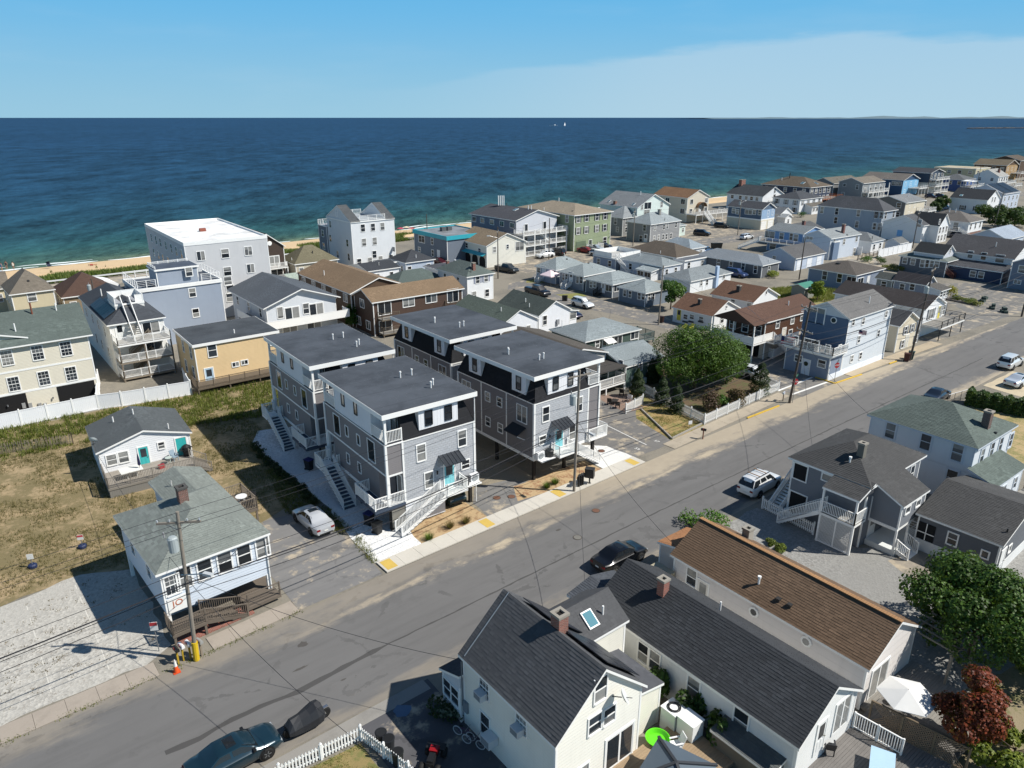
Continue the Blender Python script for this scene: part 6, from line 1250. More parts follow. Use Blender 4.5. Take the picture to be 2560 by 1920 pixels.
h.chimney('e', 1320, 400, .5, .5, 1.0, plain('#6d6a62', .9)); h.vent('e', 1178, 480, .35, .07, WHITE, True)
h = House('grey_low_house', 'low grey house with white base and dark shingle roof behind the deck house', 53.8, 12.8, 9.6, 5.9, 3.0, 'gy', '#63676d', '#4b4b4b', 1.3, ov=.2, lap=.14, ang=1)
x0, y0, x1, y1 = h.box_; MB().box(x0-.03, y0-.03, 0, x1+.03, y1, .95).build('base_band', plain('#d8d9d8', .7), h.root)
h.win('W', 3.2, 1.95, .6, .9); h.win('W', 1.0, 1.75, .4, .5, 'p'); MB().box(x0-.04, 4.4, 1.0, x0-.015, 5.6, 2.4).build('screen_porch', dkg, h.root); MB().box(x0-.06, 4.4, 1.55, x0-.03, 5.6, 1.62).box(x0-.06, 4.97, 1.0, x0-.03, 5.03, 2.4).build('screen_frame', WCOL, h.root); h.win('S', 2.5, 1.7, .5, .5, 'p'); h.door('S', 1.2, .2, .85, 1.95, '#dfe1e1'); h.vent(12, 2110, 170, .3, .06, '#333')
h = House('white_hip_roof_house', 'white two-storey house with green-grey hip roof and brick chimney', 63.4, 18.5, 8.3, 9.4, 5.5, 'hy', '#d3d8dc', '#5d6762', 1.85, ov=.3, lap=3.0, tw=.16, trim='#c2cad2', ang=-1)
for x, y in ((455, 505), (918, 655), (1335, 800), (1258, 1135)): h.pw('W', 'd', x, y, .8, 1.45)
for x, y in ((1655, 840), (1785, 755), (1900, 690), (2032, 635)): h.pw('S', 'd', x, y, .65, 1.25)
h.chimney('d', 1705, 455, .6, .6, 1.35, brick('#5e3c34')); h.boxvent('d', 1835, 545, '#222', .2)
l = House('rear_wing', '', -.3, -2.0, 6.4, 2.4, 2.9, 'sS', '#d3d8dc', '#5d6762', .8, ov=.2, root=h.root, trim='#c2cad2', geo=True, tw=.12); l.pw('W', 'd', 1615, 1285, .7, 1.1); l.win('S', 2.2, 1.7, .6, 1.0); l.win('S', 4.6, 1.7, .6, 1.0)
h.deck(2.4, -4.6, 7, -1.9, .5, 'SE', mat=wood('#7a6350'), rmat=wood('#7a6350'))

# ---------------------------------------------------------------- vehicles
TY = plain('#121212', .8); RIM = plain('#8f9397', .3, .8); LAMPC = plain('#9da3a8', .15); TAIL = plain('#7a0f14', .2); BLK = plain('#151618', .5)
def wheel_mesh():
    t = MB().lathe([(.21, -.1), (.32, -.11), (.345, -.06), (.345, .06), (.32, .11), (.21, .1)], 18).data('tyre', TY, True, False)
    r = MB().lathe([(.06, -.1), (.215, -.085), (.215, .085), (.06, .1)], 14)
    for i in range(5): a = 2*pi*i/5; r.bar((.05*cos(a), .05*sin(a), .1), (.2*cos(a), .2*sin(a), .095), .05, .03)
    return t, r.data('rim', RIM, False, False)
KIND = {  # L, W, H, belt profile (x from rear, z), cabin: rear base, rear top, front top, front base, belt z
 'sedan': (4.6, 1.8, 1.44, [(0, .72), (.05, .92), (.9, .98), (3.2, .96), (4.2, .8), (4.5, .66), (4.6, .5)], (.72, 1.45, 2.55, 3.35, .95)),
 'suv': (4.75, 1.88, 1.74, [(0, .6), (.04, .98), (.3, 1.06), (3.4, 1.06), (4.35, .96), (4.68, .75), (4.75, .5)], (.06, .42, 2.75, 3.5, 1.05)),
 'wagon': (4.5, 1.8, 1.62, [(0, .6), (.04, .92), (.3, 1.0), (3.2, .98), (4.1, .86), (4.42, .68), (4.5, .45)], (.05, .5, 2.5, 3.3, .98)),
 'pickup': (5.8, 1.98, 1.86, [(0, .7), (.03, 1.12), (2.1, 1.14), (4.3, 1.14), (5.3, 1.08), (5.72, .85), (5.8, .55)], (2.12, 2.3, 3.75, 4.45, 1.12))}
CARS = {}
def car_proto(kind):
    if kind in CARS: return CARS[kind]
    L, W, H, prof, (xr0, xr1, xf1, xf0, zb) = KIND[kind]; D = {}
    zp = lambda x: next((a[1]+(b[1]-a[1])*(x-a[0])/(b[0]-a[0]) for a, b in zip(prof, prof[1:]) if a[0] <= x <= b[0]), prof[-1][1])
    hw = W/2; st = sorted(set([0, .06, .18, .4, xr0, (xr0+xr1)/2, xr1, (xr1+xf1)/2, xf1, (xf1+xf0)/2, xf0, L-.9, L-.45, L-.2, L-.06, L]+[L*i/10 for i in range(1, 10)])); V = []; F = []
    def top(x):
        if x <= xr0 or x >= xf0: return 0
        if x < xr1: return (x-xr0)/(xr1-xr0)
        if x > xf1: return (xf0-x)/(xf0-xf1)
        return 1
    for x in st:
        e = min(x, L-x); k = 1-.16*max(0, 1-e/.7)**2; z = zp(x); w = hw*k; lo = .22+.12*max(0, 1-e/.5); c = top(x); zt = z+.035+(H-z-.035)*c; wt = (.82-.16*c)*w; md = min(z-.16, .62)
        h = [(.86*w, lo), (.985*w, lo+.14), (w, md), (.975*w, z-.06), (.9*w, z), (wt, zt-.03*c), (wt*.55, zt+.02)]
        V += [(x-L/2, -a, b) for a, b in h]+[(x-L/2, a, b) for a, b in h[::-1]]
    n = 14
    for i in range(len(st)-1):
        for j in range(n): F.append((i*n+j, i*n+(j+1) % n, (i+1)*n+(j+1) % n, (i+1)*n+j))
    F += [tuple(range(n)), tuple(range((len(st)-1)*n+n-1, (len(st)-1)*n-1, -1))]
    b = MB().mesh(V, F); D['body'] = b.data('body', carpaint('#888888'), True, False); D['body'].set_sharp_from_angle(angle=radians(38))
    sh = lambda p: (p[0]-L/2, p[1], p[2])
    B = [sh(p) for p in ((xr0, -.86*hw, zb+.03), (xf0, -.86*hw, zb+.03), (xf0, .86*hw, zb+.03), (xr0, .86*hw, zb+.03))]; T = [sh(p) for p in ((xr1, -.66*hw, H-.035), (xf1, -.66*hw, H-.035), (xf1, .66*hw, H-.035), (xr1, .66*hw, H-.035))]
    def glassq(P, ins=.1, off=.012):
        c = [sum(p[i] for p in P)/4 for i in range(3)]; a = [P[1][i]-P[0][i] for i in range(3)]; d = [P[3][i]-P[0][i] for i in range(3)]
        nn = [a[1]*d[2]-a[2]*d[1], a[2]*d[0]-a[0]*d[2], a[0]*d[1]-a[1]*d[0]]; k = math.sqrt(sum(q*q for q in nn)); nn = [q/k for q in nn]
        return [tuple(c[i]+(p[i]-c[i])*(1-ins)+nn[i]*off for i in range(3)) for p in P]
    lerp = lambda p, q, t: tuple(p[i]+(q[i]-p[i])*t for i in range(3))
    D['windshield'] = [MB().poly(glassq([B[1], B[2], T[2], T[1]], .07, .02)).data('windshield', carglass(), False, False)]
    D['rear_window'] = [MB().poly(glassq([B[3], B[0], T[0], T[3]], .1, .02)).data('rear_window', carglass(), False, False)]
    sw = []
    cuts = (0, .5, 1) if kind != 'suv' else (0, .33, .66, 1)
    if kind == 'pickup': cuts = (0, .45, 1)
    for a, c in zip(cuts, cuts[1:]):
        sw.append(MB().poly(glassq([lerp(B[0], B[1], a), lerp(B[0], B[1], c), lerp(T[0], T[1], c), lerp(T[0], T[1], a)], .13, .02)).data('side_window', carglass(), False, False))
        sw.append(MB().poly(glassq([lerp(B[3], B[2], c), lerp(B[3], B[2], a), lerp(T[3], T[2], a), lerp(T[3], T[2], c)], .13, .02)).data('side_window', carglass(), False, False))
    D['side_window'] = sw
    D['headlight'] = [MB().box(L/2-.34, s*hw*.68-.14, zp(L-.2)-.2, L/2-.05, s*hw*.68+.14, zp(L-.2)-.07).data('headlight', LAMPC, False, False) for s in (-1, 1)]
    D['tail_light'] = [MB().box(-L/2-.012, s*hw*.66-.13, zp(.06)-.26, -L/2+.12, s*hw*.66+.15, zp(.06)-.1).data('tail_light', TAIL, False, False) for s in (-1, 1)]
    D['bumper'] = [MB().box(-L/2-.02, -hw*.6, .3, -L/2+.1, hw*.6, .4).data('bumper', BLK, False, False), MB().box(L/2-.1, -hw*.5, .34, L/2+.012, hw*.5, .5).data('grille', BLK, False, False)]
    D['mirror'] = [MB().box(xf0-L/2-.35, s*hw*.95-.1, zb-.02, xf0-L/2-.2, s*hw*.95+.12, zb+.12).data('mirror', BLK, False, False) for s in (-1, 1)]
    D['licence_plate'] = [MB().box(-L/2-.04, -.16, .55, -L/2-.02, .16, .66).data('licence_plate', plain('#d8d8d2', .5), False, False)]
    if kind == 'pickup': D['cargo_bed'] = [MB().box(-L/2+.08, -hw*.72, 1.1, xr0-L/2-.1, hw*.72, 1.155).data('cargo_bed', plain('#17181a', .9), False, False)]
    if kind == 'sedan': D['sunroof'] = [MB().box(xr1-L/2+.45, -.36, H+.008, xf1-L/2-.16, .36, H+.03).data('sunroof', carglass(), False, False)]
    ty, rm = cmesh(('wheel',), wheel_mesh); arch = cmesh(('arch',), lambda: MB().lathe([(.42, -.01), (.42, .01)], 18).data('wheel_arch', BLK, False, False))
    D['w'] = [(sx*L*.295, sy*(hw-.1)) for sx in (-1, 1) for sy in (-1, 1)]; D['dim'] = (L, W, H, hw); D['tyre'], D['rim'], D['arch'] = ty, rm, arch
    CARS[kind] = D; return D
def car(label, kind, loc, deg, col, name=None, group='cars parked around the houses', cat=None, detail=True):
    D = car_proto(kind); r = thing(name or {'sedan': 'sedan_car', 'suv': 'sport_utility_car', 'wagon': 'hatchback_car', 'pickup': 'pickup_truck'}[kind], label, cat or ('pickup' if kind == 'pickup' else 'car'), (loc[0], loc[1], .02), radians(deg), group)
    b = obj('body', D['body'], r); b.material_slots[0].link = 'OBJECT'; b.material_slots[0].material = carpaint(col)
    for k in ('windshield', 'rear_window', 'side_window', 'headlight', 'tail_light', 'bumper', 'mirror', 'licence_plate', 'cargo_bed', 'sunroof'):
        for me in D.get(k, []): obj(k, me, r)
    for x, y in D['w']:
        s = 1 if y > 0 else -1; obj('wheel_arch', D['arch'], r, (x, s*(D['dim'][3]-.005), .36), (pi/2, 0, 0)); t = obj('wheel', D['tyre'], r, (x, y+s*.03, .345), (pi/2, 0, 0)); obj('rim', D['rim'], t)
    return r
car('dark teal-blue sedan parked behind the covered motorcycle', 'sedan', (6.4, 30.85), 2, '#16303c')
car('silver sedan on the driveway beside the white stone path', 'sedan', (19.2, 50.1), 92, '#b9bcc0')
c = car('white sport utility car with roof rack parked by the picket fence', 'suv', (52.7, 31.2), 2, '#e4e6e6')
for yy in (-.55, .55): MB().bar((-1.7, yy, 1.84), (.4, yy, 1.84), .05).build('roof_rail', plain('#5a5c5e', .4, .5), c)
for xx in (-1.2, -.2): MB().bar((xx, -.6, 1.9), (xx, .6, 1.9), .07, .05).build('rack_bar', plain('#8a6a48', .6), c)
car('black sedan parked before the long brown-roofed bungalow', 'sedan', (34.8, 31.1), 0, '#0e0f12')
car('dark green jeep tucked under the mansard townhouse', 'suv', (30.2, 47.6), -92, '#2c3a36')
car('dark slate sedan behind the green-grey hip roof', 'sedan', (88.0, 31.1), 3, '#222c3a')
car('white sport utility car with tinted rear by the kerb hedge', 'suv', (108.2, 30.4), 0, '#d9dcdc')
car('pale silver coupe on the concrete drive beyond the hedge', 'sedan', (101.2, 27.0), -8, '#c5ced8')
car('black pickup truck in the side street by the pink canopy', 'pickup', (86.0, 100.9), -90, '#111215')
car('white sport utility car in the side street beside the trash bins', 'wagon', (86.2, 89.0), -90, '#e1e4e4')
g = G('m1', 600, 1115); car('dark pickup parked beside the arcade building', 'pickup', (g[0]+.4, g[1]+.8), -82, '#24292a')
g = G('m1', 1150, 915); car('white crossover below the veranda inn', 'suv', (g[0], g[1]+.8), 175, '#e1e4e4')
g = G('m1', 1310, 880); car('black sport utility car between veranda inn and green house', 'suv', (g[0]+.3, g[1]+1.2), 100, '#131416')
g = G('m1', 1720, 845); car('red sedan in front of the green house', 'sedan', (g[0], g[1]+.9), -80, '#7d1620')
g = G('m1', 1850, 815); car('silver sedan beside the red sedan', 'sedan', (g[0], g[1]+.9), -80, '#9aa6b4')
g = G('m1', 1960, 780); car('navy sedan at the corner of the green house', 'sedan', (g[0], g[1]+.9), -78, '#141d2c')
g = G('m1', 1895, 895); car('white hatchback beside the white deck stairs', 'wagon', (g[0], g[1]+.9), -80, '#e1e4e4')
g = G('m2', 1550, 830); car('black minivan in the beach car park', 'suv', (g[0], g[1]+.8), -70, '#15181c')
g = G('m2', 1810, 720); car('black car under the white stair deck', 'wagon', (g[0], g[1]+.6), -72, '#111')
g = G('m2', 2060, 1400); car('blue sport utility car along the long grey house', 'suv', (g[0]-.3, g[1]+1.0), -88, '#2b3f6a')
g = G('m2', 1600, 1070); car('small blue car in front of the black dumpster', 'wagon', (g[0], g[1]+.5), 10, '#3c5674')
g = G('m6', 430, 1490); car('black sedan in front of the brown porch garage', 'sedan', (g[0]-.5, g[1]+1.2), -100, '#121318')
g = G(8, 290, 385); car('white car half hidden behind the big garden tree', 'wagon', (g[0]-.3, g[1]+.5), 95, '#dfe3e6')
g = G(3, 530, 1365); car('dark purple car beside the green-roofed cottage', 'sedan', (g[0], g[1]+.8), -90, '#1c1b33')
g = G(2, 1610, 555); car('maroon car under the turquoise awning', 'sedan', (g[0]-.3, g[1]+.7), -88, '#4a1820')
g = G(2, 1700, 540); car('white car under the turquoise awning', 'sedan', (g[0]+.4, g[1]+.5), -88, '#d5d9dc')
g = G('m3', 400, 1100); car('white car behind the blue deck stairs', 'wagon', (g[0], g[1]+.8), 0, '#dfe3e6')
for x, y, c_, t_ in ((920, 690, '#1b2440', 'navy car below the three-tier balcony house'), (1060, 690, '#20242c', 'charcoal car below the royal blue porch'), (1125, 850, '#9fb0c4', 'pale blue car by the dark tree'), (1310, 1245, '#161b30', 'dark blue car under the white hip house stairs')):
    g = G('m4', x, y); car(t_, 'wagon', (g[0], g[1]), -80, c_)
# covered motorcycle
mo = thing('motorcycle', 'motorcycle under a black rain cover with chrome front wheel showing', 'motorcycle', (10.25, 30.75, .01), radians(3))
cv = MB(); st = [(-1.15, .4, .8, .4), (-.9, .48, 1.05, .3), (-.4, .5, 1.1, .28), (.05, .55, 1.2, .28), (.45, .6, 1.38, .3), (.75, .52, 1.34, .38), (.92, .36, 1.0, .5)]; r_ = random.Random(4); V = []
for x, w, z, lo in st:
    V += [(x+r_.uniform(-.03, .03), s*a*w+r_.uniform(-.03, .03), lo+(z-lo)*b+r_.uniform(-.02, .02)) for s, a, b in ((-1, 1, 0), (-1, .95, .45), (-1, .6, .85), (0, 0, 1), (1, .6, .85), (1, .95, .45), (1, 1, 0))]
cv.mesh(V, [(i*7+j, i*7+j+1, (i+1)*7+j+1, (i+1)*7+j) for i in range(len(st)-1) for j in range(6)]+[tuple(range(7)), tuple(range(len(st)*7-1, len(st)*7-8, -1))])
cv.build('cover', plain('#24262a', .55, 0, .4), mo, uv=False); MB().box(-.12, -.3, .97, .12, -.26, 1.0).build('cover_label', plain('#c9503c', .6), mo, (.1, .12, .1))
for xx in (1.05, -1.05): 
    w = MB().lathe([(.22, -.06), (.32, -.07), (.33, 0), (.32, .07), (.22, .06)], 18).build('wheel', TY, mo, (xx, 0, .33), (pi/2, 0, 0), True, False); MB().lathe([(.05, -.05), (.22, -.03), (.22, .03), (.05, .05)], 14).build('rim', plain('#c9ccce', .15, .9), w, uv=False)
MB().box(-.2, -.09, .0, .2, .09, .04).build('fender', plain('#c9ccce', .15, .9), mo, (1.05, 0, .68)); MB().tube((-.9, -.32, .3), (.55, -.3, .28), .06, 8).build('exhaust', plain('#b9a58c', .25, .8), mo); MB().box(-.3, -.22, .2, .35, .22, .55).build('engine', plain('#5a5c5e', .3, .7), mo)
for s in (-1, 1): MB().tube((.75, s*.1, 1.0), (1.05, s*.1, .33), .035, 6).build('fork', plain('#c9ccce', .15, .9), mo)
# red quad bike in the yard, bicycles
q = thing('quad_bike', 'red and black quad bike at the bottom of the dark yard', 'quad bike', (*G('n3', 1010, 1500)[:2], 0), .7)
for xx in (-.55, .6):
    for s in (-1, 1): w = MB().lathe([(.1, -.11), (.26, -.12), (.28, 0), (.26, .12), (.1, .11)], 14).build('wheel', TY, q, (xx, s*.42, .28), (pi/2, 0, 0), True, False)
MB().box(-.55, -.2, .4, .6, .2, .62).box(-.5, -.16, .62, .05, .16, .76).build('frame', BLK, q); MB().box(.1, -.22, .62, .5, .22, .8).build('tank', plain('#8a141a', .4), q); MB().box(.4, -.5, .56, .85, .5, .62).build('front_fender', BLK, q); MB().tube((.35, -.36, 1.0), (.35, .36, 1.0), .02, 6).tube((.45, 0, .7), (.35, 0, 1.0), .025, 6).build('handlebar', BLK, q)
def bicycle(label, x, y, rz, col):
    b = thing('bicycle', label, 'bicycle', (x, y, 0), rz, 'bicycles by the white house'); fm = plain(col, .4)
    for xx in (-.42, .42):
        m = MB(); 
        for i in range(18): a, c = 2*pi*i/18, 2*pi*(i+1)/18; m.bar((.27*cos(a), 0, .27*sin(a)), (.27*cos(c), 0, .27*sin(c)), .035, .035)
        w = m.build('wheel', plain('#c4c6c8', .6), b, (xx, 0, .3), uv=False); k = MB()
        for i in range(6): a = pi*i/6; k.tube((.26*cos(a), 0, .26*sin(a)), (-.26*cos(a), 0, -.26*sin(a)), .004, 4)
        k.build('spokes', METALM, w, uv=False)
    f = MB()
    for p, q_ in (((-.42, 0, .3), (-.08, 0, .28)), ((-.08, 0, .28), (.28, 0, .62)), ((-.42, 0, .3), (-.14, 0, .62)), ((-.14, 0, .62), (.28, 0, .65)), ((-.08, 0, .28), (-.16, 0, .72)), ((.26, 0, .8), (.42, 0, .3))): f.tube(p, q_, .018, 6)
    f.build('frame', fm, b, uv=False); MB().tube((.25, -.25, .82), (.25, .25, .82), .014, 6).build('handlebar', METALM, b); MB().box(-.26, -.06, .72, -.06, .06, .76).build('saddle', BLK, b)
METALM = plain(METAL, .3, .8)
g = G('n3', 1440, 1130); bicycle('purple bicycle leaning by the meter boxes of the white house', g[0], g[1], -1.2, '#4a1f4e'); g = G('n3', 1570, 1250); bicycle('dark bicycle behind the purple one by the white house wall', g[0], g[1], -1.15, '#2a1830')
# ---------------------------------------------------------------- poles, lines, signs
PW = wood('#8f877c', 2); PWD = wood('#5d544c', 2); WIRE = plain('#26262a', .6)
POLES = {}
def pole(key, label, x, y, hh, lean=(0, 0), arm=None, trans=None, lamp=None, mat=None, r=.13, yellow=False):
    t = thing('utility_pole', label, 'utility pole', (x, y, 0), 0, 'utility poles'); top = (lean[0], lean[1], hh)
    MB().tube((0, 0, 0), top, r, 10, r*.7).build('shaft', mat or PW, t); POLES[key] = (x, y, hh, lean)
    if arm is not None:
        for k, dz in enumerate(arm[1]):
            z = hh-dz; a = arm[0]; c = (lean[0]*z/hh, lean[1]*z/hh); dx, dy = cos(a)*1.2, sin(a)*1.2
            ca = MB().bar((c[0]-dx, c[1]-dy, z), (c[0]+dx, c[1]+dy, z), .1, .12).build('crossarm', PW, t)
            for f in (-.95, -.4, .4, .95): MB().lathe([(.03, 0), (.06, .08), (.045, .1), (.05, .16)], 8).build('insulator', plain('#9da3a8', .3), t, (c[0]+dx*f, c[1]+dy*f, z+.05))
            for f in (-.6, .6): MB().bar((c[0]+dx*f, c[1]+dy*f, z-.05), (c[0], c[1], z-.55), .03).build('brace', METALM, t)
    if trans:
        z = hh-trans[1]; a = trans[0]; MB().lathe([(.02, 0), (.27, .03), (.28, .85), (.2, .95), (.05, .97)], 14).build('transformer', plain('#9aa3a4', .4), t, (lean[0]+cos(a)*.5, lean[1]+sin(a)*.5, z-.9)); MB().tube((cos(a)*.5, sin(a)*.5, z), (cos(a)*.5, sin(a)*.5, z+.35), .05, 6).build('bushing', plain('#8a8c8e', .4), t)
    if lamp:
        z = hh-lamp[1]; a = lamp[0]; L = 1.8; MB().tube((0, 0, z), (cos(a)*L, sin(a)*L, z+.5), .035, 6).build('lamp_arm', METALM, t); MB().box(-.3, -.12, -.08, .3, .12, .08).build('lamp_head', plain('#b4b8ba', .4), t, (cos(a)*(L+.2), sin(a)*(L+.2), z+.5), a)
    if yellow: MB().tube((0, 0, .02), (lean[0]*.12, lean[1]*.12, 1.35), r+.05, 10).build('yellow_sleeve', plain('#c9a91c', .5), t)
    return t
pole('A', 'leaning street pole with transformer and yellow sleeve by the corner house', 7.1, 39.85, 10.3, (.34, -.3), (-.55, [.7]), (pi, 1.5), (-1.0, 4.2), yellow=True)
pole('B', 'grey wooden street pole in the pavement before the mansard townhouse', 39.5, 41.05, 11.4, (.1, -.1), (-.1, [.5]), (2.6, 2.2), (-1.6, 5.6))
pole('C', 'dark street pole with stop sign at the street corner', 73.6, 41.2, 12, (.6, -.5), (1.3, [.8, 3.4]), None, None, PWD, .15)
pole('D', 'dark street pole with transformer before the shutter cottage', 100.5, 39.8, 13, (.6, -.5), (.2, [.6]), (pi-.4, 2.8), None, PWD, .15)
pole('E', 'dark pole at the far car park edge by the lobster traps', 138.7, 39.0, 12.5, (0, 0), (.2, [.6]), None, None, PWD, .15)
pole('F', 'pale wooden pole beside the small tree in the side street', 87.6, 73.0, 9.5, (.2, 0), None)
pole('G', 'dark street pole with lamp beside the arcade building', 89.0, 116.9, 10.5, (0, 0), (.8, [1.0]), None, (pi-.3, 2.2), PWD)
pole('H', 'dark pole with yellow sign before the veranda inn', 111.2, 126.5, 9.5, (0, 0), None, None, None, PWD)
pole('I', 'wooden pole with transformer before the grey corner house', 140.3, 127.1, 9.5, (0, 0), (.5, [.8]), (pi, 1.2))
pole('J', 'wooden pole in the beach car park before the blue garage house', 177.1, 121.6, 10, (0, 0), (.5, [.6]), (pi, .8), (0, 1.2))
pole('K', 'plain pole beside the green-roofed shed', 136.5, 78.1, 8.5, (.2, 0), None, None, None, PWD)
pole('L', 'dark pole with crossarms by the tall white fence', 193.7, 81.3, 9, (0, 0), (.2, [.4]), None, None, PWD)
pole('M', 'tall grey pole among the dark trees behind the hip house', 245.5, 81.4, 11, (.4, -.4), (.8, [.8]))
pole('N', 'far pole behind the tall white house', 93, 150, 9.5, (0, 0), None, None, None, PWD); pole('O', 'far pole behind the turquoise store', 125, 160, 9, (0, 0), None, None, None, PWD)
pole('P', 'transformer pole by the flat brown house', 17.2, 122.5, 8.5, (0, 0), None, (pi, .9), None, PWD); pole('Q', 'far pole by the three-tier balcony house', 318, 132, 11, (0, 0), (.4, [.8]), None, None, PWD); pole('R', 'far pole by the royal blue house', 356, 128, 12, (0, 0), (.4, [.8]), None, None, PWD)
def wire(p, q_, sag=.5, r=.014, label='thin overhead cable strung along the street', n=14):
    m = MB(); pts = [(p[0]+(q_[0]-p[0])*i/n, p[1]+(q_[1]-p[1])*i/n, p[2]+(q_[2]-p[2])*i/n-4*sag*(i/n)*(1-i/n)) for i in range(n+1)]
    for a, b in zip(pts, pts[1:]): m.tube(a, b, r, 5, cap=False)
    o = m.build('overhead_cable', WIRE, None, uv=False); return tag(o, label, 'cable', 'overhead cables')
def pt(k, dz, off=(0, 0)):
    x, y, hh, l = POLES[k]; z = hh-dz; return (x+l[0]*z/hh+off[0], y+l[1]*z/hh+off[1], z)
far = lambda dz, o: (-45, 39.0+o, 11-dz)
chain = ['A', 'B', 'C', 'D', 'E']; PN = dict(A='yellow-sleeved pole', B='townhouse pavement pole', C='stop sign pole', D='shutter cottage pole', E='lobster trap pole', F='pale side street pole')
for dz, o, sag, r in ((.55, .9, .5, .012), (.55, -.4, .5, .012), (.6, -.9, .55, .012), (4.0, .15, .8, .016), (4.7, -.1, .9, .04), (5.0, .1, .95, .02), (5.4, -.15, 1.0, .02)):
    lab = {(.55, .9): 'seaward top wire', (.55, -.4): 'middle top wire', (.6, -.9): 'streetward top wire', (4.0, .15): 'thin cable below the crossarm', (4.7, -.1): 'thick black cable', (5.0, .1): 'upper sagging cable', (5.4, -.15): 'lowest sagging cable'}[(dz, o)]
    wire(far(dz, o), pt('A', dz, (0, o)), sag, r, lab+' over the gravel lot, reaching the yellow-sleeved pole')
    for a, b in zip(chain, chain[1:]): wire(pt(a, dz, (0, o)), pt(b, dz, (0, o)), sag, r, f'{lab} from the {PN[a]} to the {PN[b]}')
    wire(pt('E', dz, (0, o)), (190, 38+o, 12-dz), sag, r, lab+' leaving the lobster trap pole past the car park')
for a, dz, e, l in (('A', 4.2, (17.2, 25.6, 4.2), 'cream-white gable house'), ('A', 4.4, (10.5, 24, 4), 'lawn behind the picket fence'), ('A', 4.6, (13.4, 45, 4.6), 'hip roof corner house'), ('A', 4.3, (7.4, 69, 2.8), 'turquoise door cottage'), ('B', 4.3, (28, 27.8, 2.8), 'dark-roofed white bungalow'), ('B', 4.5, (36, 27, 2.9), 'brown-roofed bungalow'), ('B', 4.2, (30.5, 45, 4), 'mansard townhouse front'), ('C', 4.2, (64, 27.5, 5.2), 'white hip roof house'), ('C', 4.4, (54, 27.6, 5), 'grey deck house'), ('C', 4.6, (84, 44, 5), 'pale blue house deck'), ('D', 4.2, (104, 43, 3.6), 'shutter cottage'), ('C', 4.0, (87.7, 73, 8.8), 'pale side street pole'), ('F', .4, (93, 86, 2.8), 'grey corner-window cottage'), ('F', .6, (93, 94, 2.8), 'screened porch cottage')): wire(pt(a, dz), e, .6, .014, f'service drop cable from the {PN[a]} to the {l}')
for a, b in (('F', 'G'), ('G', 'H'), ('H', 'I'), ('I', 'J'), ('K', 'L')):
    for dz in (.4, 1.6): wire(pt(a, dz), pt(b, dz), .8, .014, ('upper' if dz < 1 else 'lower')+' cable '+{'F': 'over the rental cottages to the arcade building pole', 'G': 'from the arcade building to the veranda inn pole', 'H': 'from the veranda inn to the grey corner house pole', 'I': 'over the beach car park to the blue garage pole', 'K': 'from the green-roofed shed to the tall white fence'}[a])
def sign(name, label, x, y, hh, w, ht, col, text=None, tcol='#d8d8d4', face=-1.2, cat='sign', post='#8a8c8e', base=None, oct=False, band=None, ts=.16):
    t = thing(name, label, cat, (x, y, 0), face); MB().tube((0, 0, 0), (0, 0, hh), .03, 6).build('post', plain(post, .5, .5), t)
    if oct: b = MB().prism([(.38*cos(pi/8+i*pi/4), hh-.4+.38*sin(pi/8+i*pi/4)) for i in range(8)], 1, -.05, -.03).build('panel', plain(col, .5), t)
    else: b = MB().box(-w/2, -.055, hh-ht, w/2, -.03, hh).build('panel', plain(col, .5), t)
    if band: MB().box(-w/2+.01, -.062, hh-ht*.42, w/2-.01, -.056, hh-.01).build('band', plain(band, .5), t)
    if text: txt(t, text, (0, -.064, hh-(.4 if oct else ht*.6)), (pi/2, 0, 0), ts, tcol)
    if base: MB().lathe([(.3, 0), (.3, .22), (.22, .3)], 14).build('base', plain(base, .6), t)
    return t
sign('stop_sign', 'red stop sign by the pale blue house corner', *G(8, 900, 428)[:2], 2.6, .7, .7, '#a3151c', 'STOP', '#e9e9e6', -.35, oct=True, ts=.26)
g = G(8, 905, 428); st_ = thing('street_name_sign', 'dark green street name plate above the stop sign', 'sign', (g[0], g[1], 2.65), .3); MB().box(-.45, -.015, 0, .45, .015, .22).build('panel', plain('#1e3a2c', .5), st_)
st_ = sign('stop_sign', 'red stop sign fixed to the dark street pole', 73.9, 41.0, 3.0, .7, .7, '#a3151c', 'STOP', '#e9e9e6', -.35, oct=True, ts=.26); st_ = thing('street_name_sign', 'green street name plate on the dark street pole', 'sign', (74.1, 41.0, 3.2), .3); MB().box(-.45, -.015, 0, .45, .015, .22).build('panel', plain('#1f5a48', .5), st_)
for k, x, y, l in ((9, 1375, 650, 'red and white parking sign on a steel post by the corner house'),): g = G(k, x, y); sign('parking_sign', l, g[0], g[1], 2.2, .45, .6, '#dcdcd8', None, face=-.5, band='#b03036')
for x, y, l, b_ in ((285, 1585, 'white notice sign standing in a navy bucket base', None), (715, 1415, 'red and white notice sign standing in a blue bucket base', '#c04a50')): g = G(5, x, y); sign('portable_sign', l, g[0], g[1], 1.15, .42, .42, '#dcdcd8', None, face=-.4, band=b_, base='#1d2a4c')
g = G('n1', 245, 375); sign('yard_sign', 'small white notice sign on the grass strip by the fence', g[0], g[1], .75, .45, .4, '#d9dadb', None, face=-.3)
